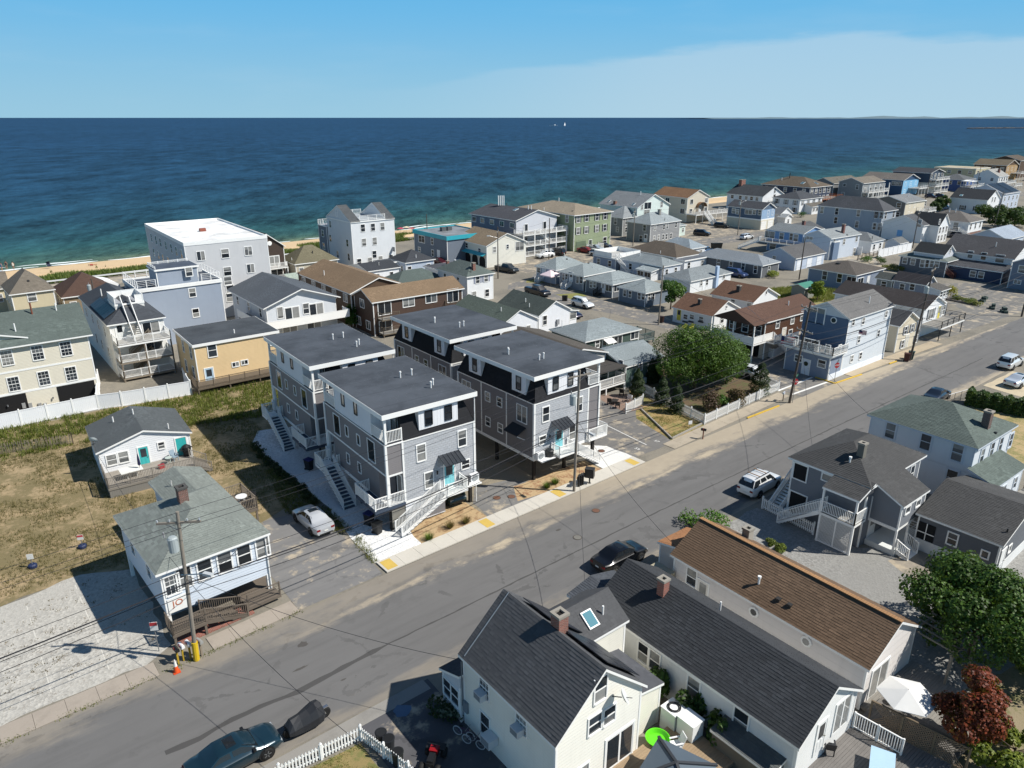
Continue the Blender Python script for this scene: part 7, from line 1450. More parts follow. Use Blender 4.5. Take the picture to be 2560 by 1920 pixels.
# cone, mailboxes, bins
co = thing('traffic_cone', 'orange traffic cone with white collar by the kerb', 'traffic cone', (*G(9, 1527, 830)[:2], 0)); MB().box(-.2, -.2, 0, .2, .2, .04).build('base', plain('#c2471d', .6), co); MB().lathe([(.16, .03), (.1, .45)], 16).build('cone', plain('#d4531e', .6), co); MB().lathe([(.101, .45), (.055, .75), (.03, .9)], 16).build('collar', plain('#d9d6d0', .6), co)
def mailbox(label, x, y, rz, col, z=1.0, post='#8b7f70', grp='curb mailboxes'):
    t = thing('mailbox', label, 'mailbox', (x, y, 0), rz, grp); MB().box(-.05, -.05, 0, .05, .05, z).build('post', wood(post, 2), t)
    P = [(-.11, z), (.11, z)]+[(.11*cos(i*pi/6), z+.14+.11*sin(i*pi/6)) for i in range(7)]; MB().prism(P, 0, -.26, .26).build('box', plain(col, .4), t); MB().box(.255, -.09, z+.02, .27, .09, z+.2).build('door', plain(col, .5), t); MB().box(-.05, -.135, z+.1, .05, -.115, z+.3).build('flag', plain('#8c1c1c', .5), t); return t
for x, y, c_, l in ((1545, 690, '#17181a', 'black curb mailbox in the group by the orange cone'), (1590, 660, '#dedede', 'white curb mailbox in the group by the orange cone'), (1650, 640, '#cfd0d0', 'silver-white curb mailbox nearest the yellow pole sleeve')): g = G(9, x, y+70); mailbox(l, g[0], g[1], -1.4, c_, post='#b89a2a')
g = G(9, 1745, 690); mailbox('grey curb mailbox with twin wooden posts right of the yellow sleeve', g[0], g[1], -1.3, '#8f8f8b'); g = G('n1', 425, 540); mailbox('black curb mailbox alone beside the sandy street edge', g[0], g[1], -1.2, '#1d1e20', .95, '#8b5a44')
g = G(8, 545, 560); t = mailbox('wide pale mailbox on legs by the corner pole', g[0], g[1], .2, '#b9c3cb', .9)
cb = thing('cluster_mailbox', 'black cluster mailbox on a pedestal in the pavement', 'mailbox', (*G('c', 1070, 832)[:2], .12), -1.0); MB().lathe([(.16, 0), (.07, .06), (.07, .65)], 10).build('pedestal', BLK, cb); MB().box(-.4, -.3, .62, .4, .3, 1.42).box(-.42, -.32, 1.42, .42, .32, 1.48).build('cabinet', plain('#17181b', .4), cb)
for i in range(2):
    for j in range(3): MB().box(-.37+i*.38, -.315, .68+j*.24, -.02+i*.38, -.3, .9+j*.24).build('door', plain('#232529', .35), cb)
for x, y, l in ((920, 880, 'tall black post box nearest the wooden pole'), (950, 865, 'middle tall black post box between its two twins'), (975, 855, 'tall black post box nearest the cluster mailbox')):
    g = G('c', x, y); t = thing('newspaper_box', l, 'mailbox', (g[0], g[1], .12), -1.0, 'three black post boxes by the pole'); MB().box(-.09, -.09, 0, .09, .09, .75).build('post', BLK, t); P = [(-.12, .75), (.12, .75)]+[(.12*cos(i*pi/6), .98+.12*sin(i*pi/6)) for i in range(7)]; MB().prism(P, 1, -.28, .28).build('box', plain('#17181b', .4), t)
def bin_(label, x, y, col, hh=1.0, round_=False, lid=True, rz=.3, name='trash_bin', open_=False):
    t = thing(name, label, 'trash bin', (x, y, 0), rz, 'trash bins')
    if round_:
        MB().lathe([(.24, 0), (.3, hh)], 16).build('barrel', plain(col, .55), t); MB().lathe([(.28, 0), (.32, .02), (.32, .06)], 16).build('rim', plain(col, .5), t, (0, 0, hh-.03)); MB().lathe([(.27, 0), (.27, .01)], 16).build('inside' if open_ else 'lid', plain('#08090a' if open_ else col, .7), t, (0, 0, hh+.03))  # on open cans a near-black disc paints the shade inside
    else:
        MB().mesh([(-.24, -.28, .06), (.24, -.28, .06), (.24, .28, .06), (-.24, .28, .06), (-.3, -.36, hh), (.3, -.36, hh), (.3, .36, hh), (-.3, .36, hh)], [(3, 2, 1, 0), (0, 1, 5, 4), (1, 2, 6, 5), (2, 3, 7, 6), (3, 0, 4, 7), (4, 5, 6, 7)]).build('body', plain(col, .5), t); MB().box(-.32, -.4, hh, .32, .38, hh+.06).build('lid', plain(lid if isinstance(lid, str) else col, .45), t)
        for s in (-1, 1): MB().lathe([(.1, -.03), (.1, .03)], 10).build('wheel', BLK, t, (s*.26, .3, .1), (0, pi/2, 0))
    return t
for x, y, c_, l, op in ((300, 1230, '#17181a', 'black round trash can behind the picket fence corner', False), (410, 1310, '#24272a', 'black open trash can with pale lid beside the fence', True), (530, 1500, '#1f2220', 'black open trash can nearest the red quad bike', True)): g = G('n3', x, y); bin_(l, g[0], g[1], c_, .85, True, open_=op)
g = G('b', 1570, 1170); bin_('black wheeled bin with blue lid under the mansard porch deck', g[0], g[1], '#14171b', 1.05, lid='#1b2a6b'); g = G('b', 1680, 1290); bin_('black wheeled bin beside the meters under the porch deck', g[0], g[1], '#16181a', 1.0); g = G('b', 740, 410); bin_('blue-lidded bin under the rear mansard side stairs', g[0], g[1], '#14171b', 1.05, lid='#1b2a6b')
g = G('n6', 40, 320); bin_('dark red wheeled bin by the transformer pole', g[0], g[1], '#3c1512', 1.1); g = G('n6', 100, 290); bin_('teal wheeled bin by the transformer pole', g[0]+.3, g[1], '#1d3c3a', 1.1); g = G(3, 1290, 1405); bin_('brown wheeled bin at the pale side street pole', g[0], g[1], '#33201c', 1.0)
for x, l in ((1375, 'nearer the black pickup'), (1410, 'nearer the white sport utility car')): g = G('m1', x, 1505); bin_('black trash can on the side street kerb '+l, g[0], g[1], '#1a1b1c', .95, True)
g = G('m2', 1715, 1005); t = thing('dumpster', 'black dumpster at the edge of the beach car park', 'dumpster', (g[0], g[1], 0), -.5); MB().mesh([(-1.1, -.8, .15), (1.1, -.8, .15), (1.1, .6, .15), (-1.1, .6, .15), (-1.2, -1., 1.5), (1.2, -1., 1.5), (1.2, .8, 1.3), (-1.2, .8, 1.3)], [(3, 2, 1, 0), (0, 1, 5, 4), (1, 2, 6, 5), (2, 3, 7, 6), (3, 0, 4, 7)]).build('body', plain('#15191a', .6), t); MB().mesh([(-1.22, -1.02, 1.5), (1.22, -1.02, 1.5), (1.22, .82, 1.32), (-1.22, .82, 1.32), (-1.22, -1.02, 1.56), (1.22, -1.02, 1.56), (1.22, .82, 1.38), (-1.22, .82, 1.38)], [(3,2,1,0),(4,5,6,7),(0,1,5,4),(1,2,6,5),(2,3,7,6),(3,0,4,7)]).build('lid', plain('#1c2021', .5), t)

# ---------------------------------------------------------------- ground surfaces
sheet('gravel_lot', smooth_poly([(-60, 41.2), (4.6, 41.3), (6.2, 42.2), (6.4, 52.5), (3.2, 54.2), (-1.7, 53.4), (-60, 51)], .2), .008, pebbles('#b3b0a8', '#6d5a46', .62, 7))
sheet('dry_lot', smooth_poly([(-60, 51), (-1.7, 53.4), (3.2, 54.2), (6.4, 52.5), (15.5, 53), (18, 54), (20.6, 56), (20.8, 69), (30, 72.5), (30, 86), (20, 88), (-60, 89)], .2), .006, sandmat('#a08c6c', '#57532f', .85, .35))
sheet('driveway', [(13.9, 40.5), (20.3, 40.7), (20.6, 46.4), (19.6, 52.8), (16.2, 53.2), (15, 50), (13.9, 46)], .012, asphalt('#727170', .15))
sheet('white_stone_path', smooth_poly([(20.5, 42.2), (24.6, 42.2), (25.0, 45.2), (27, 50), (27, 70), (22.5, 71.5), (21, 69), (21.4, 52), (20.7, 46.4)], .12), .014, pebbles('#e2e2e0', '#8d8478', .02, 8))
sheet('townhouse_yard', [(30.6, 42.3), (38.6, 42.3), (38.6, 72), (24.5, 72), (24.5, 50.5), (27, 50), (30.6, 46)], .010, pebbles('#8f8674', '#6d5f4c', .25, 9))
sheet('driveway', smooth_poly([(31.0, 42.2), (38.2, 42.2), (37.7, 44.8), (36.2, 46.5), (33.0, 47), (31.4, 45)], .1), .016, asphalt('#71706e', .1))
sheet('planting_bed', smooth_poly([(24.6, 42.3), (31, 42.3), (31, 46), (25, 46)], .1), .015, sandmat('#b09874', '#7a5c40', .45, 1.2))
sheet('planting_bed', smooth_poly([(34.6, 42.9), (38.4, 42.3), (44.6, 42.4), (44.6, 45), (36, 45.2)], .1), .017, sandmat('#b09874', '#7a4c34', .45, 1.2))
sheet('white_stone_bed', smooth_poly([(44.8, 42.4), (48.9, 42.4), (48.6, 46), (46, 48.5), (45, 47)], .1), .018, pebbles('#e0dfda', '#8d7d68', .15, 8))
sheet('parking_lot', smooth_poly([(48.6, 42.4), (54.6, 42.4), (56.2, 49), (58, 50.5), (58.5, 58), (47, 72), (47, 50)], .08), .012, asphalt('#6d6b68', .25))
sheet('grass_strip', smooth_poly([(54.8, 42.9), (60.6, 43.2), (62.5, 56), (58.5, 51), (56.2, 49)], .12), .014, sandmat('#9c8458', '#5d6a30', .55, .5))
sheet('garden', [(60.8, 43.6), (76.2, 44.5), (78.5, 52), (80, 58), (66, 60), (63.5, 56)], .010, sandmat('#5f4f3a', '#4d5a2c', .5, .8))
sheet('gravel_yard', smooth_poly([(40.5, 10), (62, 5), (64, 18), (55, 19), (50.5, 21), (49.8, 29.4), (43, 29.6), (41, 24)], .2), .008, pebbles('#8f8e8a', '#7d6d52', .35, 8))
sheet('driveway', smooth_poly([(48.6, 13.5), (53.9, 12.9), (54.4, 18.4), (50.6, 18.8)], .15), .012, asphalt('#8a8276', .4))
sheet('yard_drive', smooth_poly([(12.6, 14), (17.3, 14), (17.3, 29.8), (12.4, 29.6)], .1), .010, asphalt('#4f4f52', .1))
sheet('lawn', smooth_poly([(0, 18), (12, 20), (12, 28), (0, 28.8)], .1), .010, sandmat('#8a7a50', '#566530', .6, .7))
sheet('pavement', [(-30, 28.7), (17, 29.0), (17, 29.9), (-30, 29.2)], .014, concrete('#8f8c86', .4))
sheet('back_yard', smooth_poly([(13, -8), (60, -8), (50, 8), (40, 12), (33, 12), (17, 18), (13, 14)], .2), .006, sandmat('#8e8268', '#5d6134', .5, .6))
sheet('drive_concrete', smooth_poly([(96.5, 24), (106, 24), (106.5, 29.4), (97.5, 29.6)], .1), .010, concrete('#bfb196', .3))
sheet('grass_patch', smooth_poly([(76, 18), (92, 20), (93, 27), (84, 28.5), (73, 28.5)], .3), .008, sandmat('#a9946c', '#646c34', .55, .5))
sheet('grass_patch', smooth_poly([(111, 71), (121, 64), (133, 66), (133, 74), (120, 78)], .3), .010, sandmat('#a9946c', '#66703a', .7, .4))
sheet('lawn', smooth_poly([(88.6, 94.5), (92.6, 94.5), (93.5, 97), (88.8, 99)], .1), .014, sandmat('#8a8050', '#5f7030', .75, .6)); sheet('lawn', smooth_poly([(91, 110.5), (94, 108), (96, 111), (93, 112.3)], .1), .014, sandmat('#8a8050', '#5f7030', .7, .6))
# tar seam and stains on the street
r = random.Random(9); m = MB(); pts = [G(10, x, y) for x, y in ((-300, 1530), (0, 1400), (280, 1240), (520, 1130), (850, 1000), (1050, 890), (1500, 650), (2200, 310))]; pts += [(40, 34.2, 0), (70, 34.3, 0), (110, 34.0, 0)]
prev = None
for a, b in zip(pts, pts[1:]):
    n = max(2, int(math.dist(a, b)/.6))
    for k in range(n):
        x, y = a[0]+(b[0]-a[0])*k/n, a[1]+(b[1]-a[1])*k/n+r.uniform(-.03, .03); w = (.2 if x < 16 else .07)*r.uniform(.6, 1.15); cur = ((x, y-w, .0085), (x, y+w, .0085))
        if prev: m.poly([prev[0], cur[0], cur[1], prev[1]])
        prev = cur
sm = m.build('tar_seam', asphalt('#464544'))
struct(sm)
for k, x, y, sx_, sy_ in ((10, 890, 590, .35, .3), (10, 870, 800, .5, .12), (10, 1240, 895, .2, .08), ('a', 1980, 660, .3, .15)):
    g = G(k, x, y); sheet('tar_patch', [(g[0]+sx_*cos(a*.5)*r.uniform(.6, 1.1), g[1]+sy_*sin(a*.5)*r.uniform(.6, 1.1)) for a in range(12)], .009, asphalt('#4c4946'))
for k, x, y in (('a', 1367, 340), ('a', 1513, 328), ('c', 905, 1570), ('c', 1160, 1200), ('c', 1235, 375)):
    g = G(k, x, y); t = thing('manhole_cover', {340: 'rusty utility cover in the townhouse drive nearest the stairs', 328: 'rusty utility cover in the townhouse drive nearest the pavement', 1570: 'round iron manhole cover in the street', 1200: 'small iron valve cover in the street', 375: 'rusty cover in the white stone bed'}[y], 'manhole cover', (g[0], g[1], .022)); MB().lathe([(.3, 0), (.3, .012), (.26, .016)], 20).build('cover', plain('#6a4a3a' if y != 1570 else '#6e6c66', .8), t); MB().lathe([(.36, 0), (.36, .008)], 20).build('ring', plain('#4d4640', .8), t)
g = G('n3', 580, 755); sheet('chalk_patch', [(g[0]+.55*cos(i*.52)*r.uniform(.7, 1.1), g[1]+.5*sin(i*.52)*r.uniform(.7, 1.1)) for i in range(12)], .016, plain('#566b82', .9))
# white parking stripe with the bay numbers, and road paint
PAINT = plain('#dcdbd6', .8)
def stripe(a, b, w=.1, z=.02, mat=None, name='painted_line'):
    d = math.dist(a[:2], b[:2]); nx, ny = -(b[1]-a[1])/d*w/2, (b[0]-a[0])/d*w/2; o = MB().poly([(a[0]-nx, a[1]-ny, z), (b[0]-nx, b[1]-ny, z), (b[0]+nx, b[1]+ny, z), (a[0]+nx, a[1]+ny, z)]).build(name, mat or PAINT); return struct(o)
stripe(G('c', 1300, 15), G('c', 1860, 290))
for s, x, y in (('59', 1730, 345), ('57', 2000, 240)):
    g = G('c', x, y); o = txt(None, s, (g[0], g[1], .02), (0, 0, -pi/2), .55, '#dcdbd6', 'painted_number'); struct(o)
stripe(G(8, 510, 490), G(8, 750, 396), .3, .012); stripe(G(8, 600, 518), G(8, 850, 430), .3, .012)
for x0_, x1_ in (((9, 230, 260), (9, 470, 1100)), ((9, 650, 80), (9, 980, 900))):
    p_, q_ = G(*x0_), G(*x1_)
    for k in range(7): a = k/7; stripe([p_[i]+(q_[i]-p_[i])*a for i in range(3)], [p_[i]+(q_[i]-p_[i])*(a+.05+.03*(k % 3)) for i in range(3)], .06, .012, plain('#c4c1b8', .9))
# pavements in slabs
def pavement(name, x0, x1, ya, yb, w, L, mat, z=.12, skip=()):
    b = struct(sheet(name, [(x0, ya), (x1, yb), (x1, yb+w), (x0, ya+w)], .018, plain('#5f5a52', .9))); n = round((x1-x0)/L); dx = (x1-x0)/n; a = atan2(yb-ya, x1-x0)
    me = cmesh(('slab', name, round(dx, 3), w), lambda: MB().box(.008, .008, -.09, dx-.008, w-.008, 0).data('slab', mat))
    for i in range(n):
        if i in skip: continue
        o = obj('slab', me, b, (x0+i*dx, ya+(yb-ya)*i/n, z+random.uniform(-.004, .004)), a)
    return b
pavement('sidewalk', 20.6, 48.8, 40.55, 41.05, 1.6, 1.55, concrete('#c3beb3', .18))
pavement('old_sidewalk', -36, 5.0, 39.0, 39.85, 1.4, 1.6, concrete('#a0968a', .35), .05); pavement('old_sidewalk', 8.2, 13.9, 40.1, 40.4, 1.4, 1.5, concrete('#a0968a', .35), .05); pavement('old_sidewalk', 53.4, 75.6, 41.3, 42.4, 1.5, 1.6, concrete('#a99e8c', .4), .04); pavement('old_sidewalk', 88, 112, 41.3, 40.3, 1.7, 1.7, concrete('#ab9d86', .4), .05)
for x, l in ((21.2, 'yellow tactile pad at the driveway of the silver sedan'), (30.3, 'yellow tactile pad beside the planting bed with brown grass'), (38.2, 'yellow tactile pad at the foot of the wooden street pole'), (47.8, 'yellow tactile pad beside the white stone bed')):
    t = thing('tactile_pad', l, 'paving', (x, 40.72+(x-20.6)*.018, .122), .02, 'yellow tactile pads'); MB().box(-.42, 0, 0, .42, 1.25, .008).build('plate', plain('#c2a552', .8), t); m = MB()
    for i in range(8):
        for j in range(12): m.lathe([(.022, .008), (.012, .014)], 6, (-.37+i*.105, .06+j*.1, 0))
    stuff(m.build('domes', plain('#c2a552', .8), t, uv=False))
YK = plain('#c9a63c', .85)
for p_, q_ in ((G('n1', 1040, 255), G('n1', 1480, 85)), (G(8, 905, 440), G(8, 1090, 378)), (G(8, 770, 398), G(8, 900, 440)), (G(8, 1280, 305), G(8, 1330, 288))): o = MB().bar((p_[0], p_[1], .06), (q_[0], q_[1], .06), .16, .13).build('kerb', YK); struct(o)
o = MB().bar((55.0, 43.0, .1), (58.6, 50.5, .1), .14, .22).build('kerb', concrete('#9a958c')); struct(o); o = MB().bar((55.0, 43.0, .1), (60.5, 43.5, .1), .14, .22).build('kerb', concrete('#9a958c')); struct(o)
# ---------------------------------------------------------------- fences
def picket_fence(label, pts, hh=1.0, gap=.16, pw=.085, mat=None, pointed=True, ps=2.2, name='picket_fence', ph=None):
    mat = mat or WCOL; o = thing(name, label, 'fence', (pts[0][0], pts[0][1], 0)); ox, oy = pts[0][:2]
    P = cmesh(('pick', hh, pw, pointed, mat.name), lambda: MB().prism([(-pw/2, .06), (pw/2, .06), (pw/2, hh-.06), (0, hh) if pointed else (pw/2, hh), (-pw/2, hh-.06)], 1, -.012, .012).data('picket', mat, uv=False)); Q = cmesh(('fpost', hh, mat.name), lambda: MB().box(-.06, -.06, 0, .06, .06, hh+.08).lathe([(.09, 0), (.02, .09)], 4, (0, 0, hh+.08)).data('post', mat, uv=False))
    for a, b in zip(pts, pts[1:]):
        L = math.dist(a, b); ang = atan2(b[1]-a[1], b[0]-a[0]); n = int(L/gap); ux, uy = (b[0]-a[0])/L, (b[1]-a[1])/L
        for k in range(1, n): obj('picket', P, o, (a[0]-ox+ux*L*k/n, a[1]-oy+uy*L*k/n, 0), ang)
        np_ = max(1, round(L/ps))
        for k in range(np_+1): obj('post', Q, o, (a[0]-ox+ux*L*k/np_, a[1]-oy+uy*L*k/np_, 0), ang)
        for z in (.22, hh-.22): MB().bar((a[0]-ox-uy*.03, a[1]-oy+ux*.03, z), (b[0]-ox-uy*.03, b[1]-oy+ux*.03, z), .04, .08).build('rail', mat, o, uv=False)
    return o
def panel_fence(label, pts, hh=1.75, ps=2.4, mat=None, name='panel_fence', cat='fence'):
    mat = mat or siding('#e4e6e8', .18, 'board', .03); o = thing(name, label, cat, (pts[0][0], pts[0][1], 0)); ox, oy = pts[0][:2]
    for a, b in zip(pts, pts[1:]):
        L = math.dist(a, b); ang = atan2(b[1]-a[1], b[0]-a[0]); n = max(1, round(L/ps)); d = L/n; ux, uy = (b[0]-a[0])/L, (b[1]-a[1])/L
        pm = cmesh(('fpan', round(d, 2), hh, mat.name), lambda: MB().box(.06, -.02, .06, d-.06, .02, hh-.06).box(.05, -.04, hh-.1, d-.05, .04, hh).box(.05, -.04, .04, d-.05, .04, .16).data('panel', mat)); qm = cmesh(('fp2', hh, mat.name), lambda: MB().box(-.065, -.065, 0, .065, .065, hh+.1).lathe([(.1, 0), (.02, .08)], 4, (0, 0, hh+.1)).data('post', WCOL, uv=False))
        for k in range(n): obj('panel', pm, o, (a[0]-ox+ux*d*k, a[1]-oy+uy*d*k, 0), ang)
        for k in range(n+1): obj('post', qm, o, (a[0]-ox+ux*d*k, a[1]-oy+uy*d*k, 0), ang)
    return o
panel_fence('white vinyl panel fence along the grassy lot below the beige house', [(-14, 88.6), (10.6, 88.6), (12.9, 87.9), (20.2, 86.8)]); panel_fence('white vinyl side fence between beige house and solar panel house', [(10.6, 88.8), (12.4, 98)])
panel_fence('white vinyl fence beside the tan house deck', [(20.2, 87), (20.8, 92)])
picket_fence('white picket fence around the small lawn by the parked sedan', [(3.5, 28.75), (12.1, 28.15), (12.9, 24.6), (13.6, 21)], .95, .17)
picket_fence('white picket fence enclosing the garden with the big tree', [(64.3, 60), (63.4, 56.4), (60.8, 43.4), (76.2, 44.3), (77.6, 51)], 1.15, .15, .07, pointed=False)
picket_fence('short white fence panel beside the patio furniture', [tuple(G(7, 1535, 880)[:2]), tuple(G(7, 1680, 800)[:2])], 1.2, .14, .07, pointed=False)
picket_fence('white picket fence below the grey deck house stairs', [(50.0, 29.1), (49.55, 24.2)], 1.05, .17)
panel_fence('white low fence in front of the brown porch house', [tuple(G('m6', 605, 1430)[:2]), tuple(G('m6', 835, 1530)[:2]), tuple(G('m6', 1060, 1420)[:2])], 1.3)
panel_fence('tall white fence around the white yard house', [tuple(G('m5', 190, 250)[:2]), tuple(G('m5', 645, 150)[:2])], 2.0); panel_fence('long tall white fence behind the yard house', [(173, 84), (173, 93), (182, 95), (192, 92)], 2.0)
o = thing('snow_fence', 'grey leaning slat fence in the dry grass lot', 'fence', (-8, 84, 0)); sl = cmesh(('slat',), lambda: MB().box(-.02, -.008, 0, .02, .008, 1.1).data('slat', wood('#8a7f70', 2)))
n = 150; r = random.Random(2)
for i in range(n):
    x = -8+14.7*i/n; y = 84-4.1*i/n; q_ = obj('slat', sl, o, (x+8, y-84, 0)); q_.rotation_euler = (r.uniform(-.12, .12), r.uniform(-.1, .1), 0)
for i in range(8): MB().box(-.04, -.04, 0, .04, .04, 1.25).build('post', wood('#4a4038', 2), o, (14.7*i/7, -4.1*i/7+.05, 0))
for z in (.3, .8): MB().bar((0, .02, z), (14.7, -4.08, z), .012).build('wire', plain('#777', .5), o)
o = thing('rail_fence', 'grey wooden rail fence by the blue hip cottage', 'fence', (*G('m3', 1900, 1390)[:2], 0)); g1 = G('m3', 2170, 1320); L = (g1[0]-o.location.x, g1[1]-o.location.y)
for i in range(6): MB().box(-.07, -.07, 0, .07, .07, 1.2).build('post', wood('#6a625a', 2), o, (L[0]*i/5, L[1]*i/5, 0))
for z in (.4, .75, 1.1): MB().bar((0, 0, z), (L[0], L[1], z), .05, .12).build('rail', wood('#6a625a'), o)
o = thing('chain_link_fence', 'chain link fence with white top rail beside the hedge', 'fence', (*G('n6', 790, 1115)[:2], 0)); g1 = G('n6', 1150, 1010); L = (g1[0]-o.location.x, g1[1]-o.location.y); m = MB()
for i in range(4): MB().tube((0, 0, 0), (0, 0, 1.2), .03, 6).build('post', METALM, o, (L[0]*i/3, L[1]*i/3, 0))
MB().tube((0, 0, 1.2), (L[0], L[1], 1.2), .03, 6).build('rail', plain('#d6d8da', .4), o)
D_ = hypot(*L); nn = int(D_/.12)
for i in range(nn):
    for s in (0, 1): a, b = ((i+s*6)/nn, (i+6-s*6)/nn); m.bar((L[0]*min(a, 1), L[1]*min(a, 1), .05), (L[0]*min(b, 1), L[1]*min(b, 1), 1.15), .006)
stuff(m.build('mesh_wire', METALM, o, uv=False))
# ---------------------------------------------------------------- vegetation
def leaves(r, pts, size, up=.35):
    V = []; F = []
    for (x, y, z, nx, ny, nz) in pts:
        s = size*r.uniform(.6, 1.3); nx += r.gauss(0, .5); ny += r.gauss(0, .5); nz += r.gauss(0, .5)+up; k = math.sqrt(nx*nx+ny*ny+nz*nz) or 1; nx, ny, nz = nx/k, ny/k, nz/k
        ax, ay, az = (-ny, nx, 0) if abs(nz) < .95 else (1, 0, 0); k = math.sqrt(ax*ax+ay*ay+az*az); ax, ay, az = ax/k, ay/k, az/k
        bx, by, bz = ny*az-nz*ay, nz*ax-nx*az, nx*ay-ny*ax; t = r.uniform(0, 2*pi); c, n_ = cos(t), sin(t)
        ux, uy, uz = ax*c+bx*n_, ay*c+by*n_, az*c+bz*n_; vx, vy, vz = bx*c-ax*n_, by*c-ay*n_, bz*c-az*n_; w = s*.42; i = len(V)
        V += [(x-ux*s*.5, y-uy*s*.5, z-uz*s*.5), (x+vx*w, y+vy*w, z+vz*w), (x+ux*s*.5, y+uy*s*.5, z+uz*s*.5), (x-vx*w, y-vy*w, z-vz*w)]; F.append((i, i+1, i+2, i+3))
    return V, F
def crown(r, lobes, n, size):
    tot = sum(l[3]**2 for l in lobes); P = []
    for (cx, cy, cz, R, sz) in lobes:
        for _ in range(int(n*R*R/tot)):
            a = r.uniform(0, 2*pi); u = r.uniform(-.75, 1); q_ = math.sqrt(1-u*u); d = R*(r.uniform(.5, 1)**.4)*(1+.12*sin(5*a+3*u)); nx, ny, nz = q_*cos(a), q_*sin(a), u; P.append((cx+nx*d, cy+ny*d, cz+nz*d*sz, nx, ny, nz))
    return leaves(r, P, size)
def tree(name, label, x, y, hh, R, n=5000, size=.25, cols=('#2f4a18', '#5d7a2c'), trunk=.18, seed=1, base=.3, nl=14, sz=.8, cat='tree', group=None, trunkc='#5a4c40', flat=1.0):
    r = random.Random(seed); t = thing(name, label, cat, (x, y, 0), 0, group); zc = hh*(base+1)/2; rz = hh*(1-base)/2; lobes = []
    for i in range(nl):
        a = r.uniform(0, 2*pi); u = r.uniform(-.7, .95); q_ = math.sqrt(1-u*u)*r.uniform(.35, .78); rr = r.uniform(.26, .44)*min(R, rz*1.4); lobes.append((q_*cos(a)*R, q_*sin(a)*R*flat, zc+u*rz*.72, rr, sz))
    V, F = crown(r, lobes, n, size); me = bpy.data.meshes.new('crown'); me.from_pydata(V, [], F); me.materials.append(leafmat(*cols)); stuff(obj('crown', me, t))
    m = MB(); m.tube((0, 0, -.1), (0, 0, zc*.8), trunk, 8, trunk*.6)
    for l in lobes[:7]: m.tube((0, 0, zc*r.uniform(.35, .75)), (l[0]*.8, l[1]*.8, l[2]-l[3]*.2), trunk*.4, 6, trunk*.12)
    m.build('trunk', wood(trunkc, 2), t); return t
def shrub(name, label, x, y, hh, R, n=500, size=.16, cols=('#3d5220', '#7d8a3a'), seed=1, group=None, cat='shrub', flat=1.0): 
    r = random.Random(seed); t = thing(name, label, cat, (x, y, 0), 0, group); lobes = [(r.uniform(-.6, .6)*R, r.uniform(-.6, .6)*R*flat, hh*r.uniform(.3, .65), R*r.uniform(.35, .6), hh/R*.6) for _ in range(7)]
    V, F = crown(r, lobes, n, size); me = bpy.data.meshes.new('foliage'); me.from_pydata(V, [], F); me.materials.append(leafmat(*cols)); stuff(obj('foliage', me, t)); m = MB()
    for l in lobes: m.tube((l[0]*.3, l[1]*.3, 0), (l[0], l[1], l[2]), .03, 5, .012)
    m.build('stems', wood('#5a4a3a', 2), t); return t
def cone_tree(label, x, y, hh, R, n=3500, seed=1):
    r = random.Random(seed); t = thing('arborvitae', label, 'tree', (x, y, 0), 0, 'arborvitae trees in the garden'); P = []
    for _ in range(n):
        f = r.random()**.8; z = hh*(.03+.97*f); rad = R*(1-f**2.2)**.75*(.9+.16*sin(z*7+r.random()))*r.uniform(.82, 1.03); a = r.uniform(0, 2*pi); P.append((rad*cos(a), rad*sin(a), z, cos(a), sin(a), .3))
    V, F = leaves(r, P, .12, .6); me = bpy.data.meshes.new('crown'); me.from_pydata(V, [], F); me.materials.append(leafmat('#1c2c14', '#33471f')); stuff(obj('crown', me, t)); MB().tube((0, 0, -.05), (0, 0, hh*.85), .09, 7, .02).build('trunk', wood('#4c4036', 2), t)
tree('garden_tree', 'large bright green tree in the fenced garden', 68.8, 51.0, 7.6, 5.6, 42000, .17, ('#2f4a16', '#5d7a2a'), .25, 4, .02, 40, .8)
tree('garden_tree', 'smaller green tree at the side street edge of the garden', 73.2, 49.6, 5.4, 3.2, 15000, .17, ('#2f4a16', '#5a7628'), .16, 8, .02, 18)
for i, (k, x, y, hh, R, l) in enumerate(((7, 1632, 735, 3.6, .95, 'dark arborvitae beside the patio furniture'), (7, 1845, 800, 3.5, .9, 'dark arborvitae inside the picket fence, second from the patio'), (7, 1968, 870, 3.6, .85, 'dark arborvitae nearest the street fence corner'), (7, 1755, 610, 3.2, .7, 'dark arborvitae by the grey-green cottage wall'), (7, 1800, 600, 3.4, .7, 'dark slim arborvitae at the cottage sliding door'), (8, 378, 512, 4.1, 1.25, 'broad dark arborvitae at the garden corner by the side street'))): g = G(k, x, y); cone_tree(l, g[0], g[1], hh, R, 6500, i+3)
shrub('brown_shrub', 'dry brown shrub behind the white garden fence', *G(8, 210, 590)[:2], 2.4, 1.1, 1500, .18, ('#4a3a2c', '#6d5a40'), 3); shrub('brown_shrub', 'dead brown bush left of the big garden tree', *G(8, 35, 620)[:2], 2.6, 1.2, 1500, .18, ('#4a3a30', '#6a5546'), 5); shrub('green_shrub', 'low green bush under the big garden tree', *G(8, 120, 600)[:2], 1.5, 1.2, 1200, .18, ('#35561c', '#5d8230'), 6)
tree('street_tree', 'small leafy tree beside the pale side street pole', *G(3, 1370, 1290)[:2], 5.2, 2.6, 6000, .26, ('#2f4c1a', '#5b7c30'), .14, 6, .18, 14)
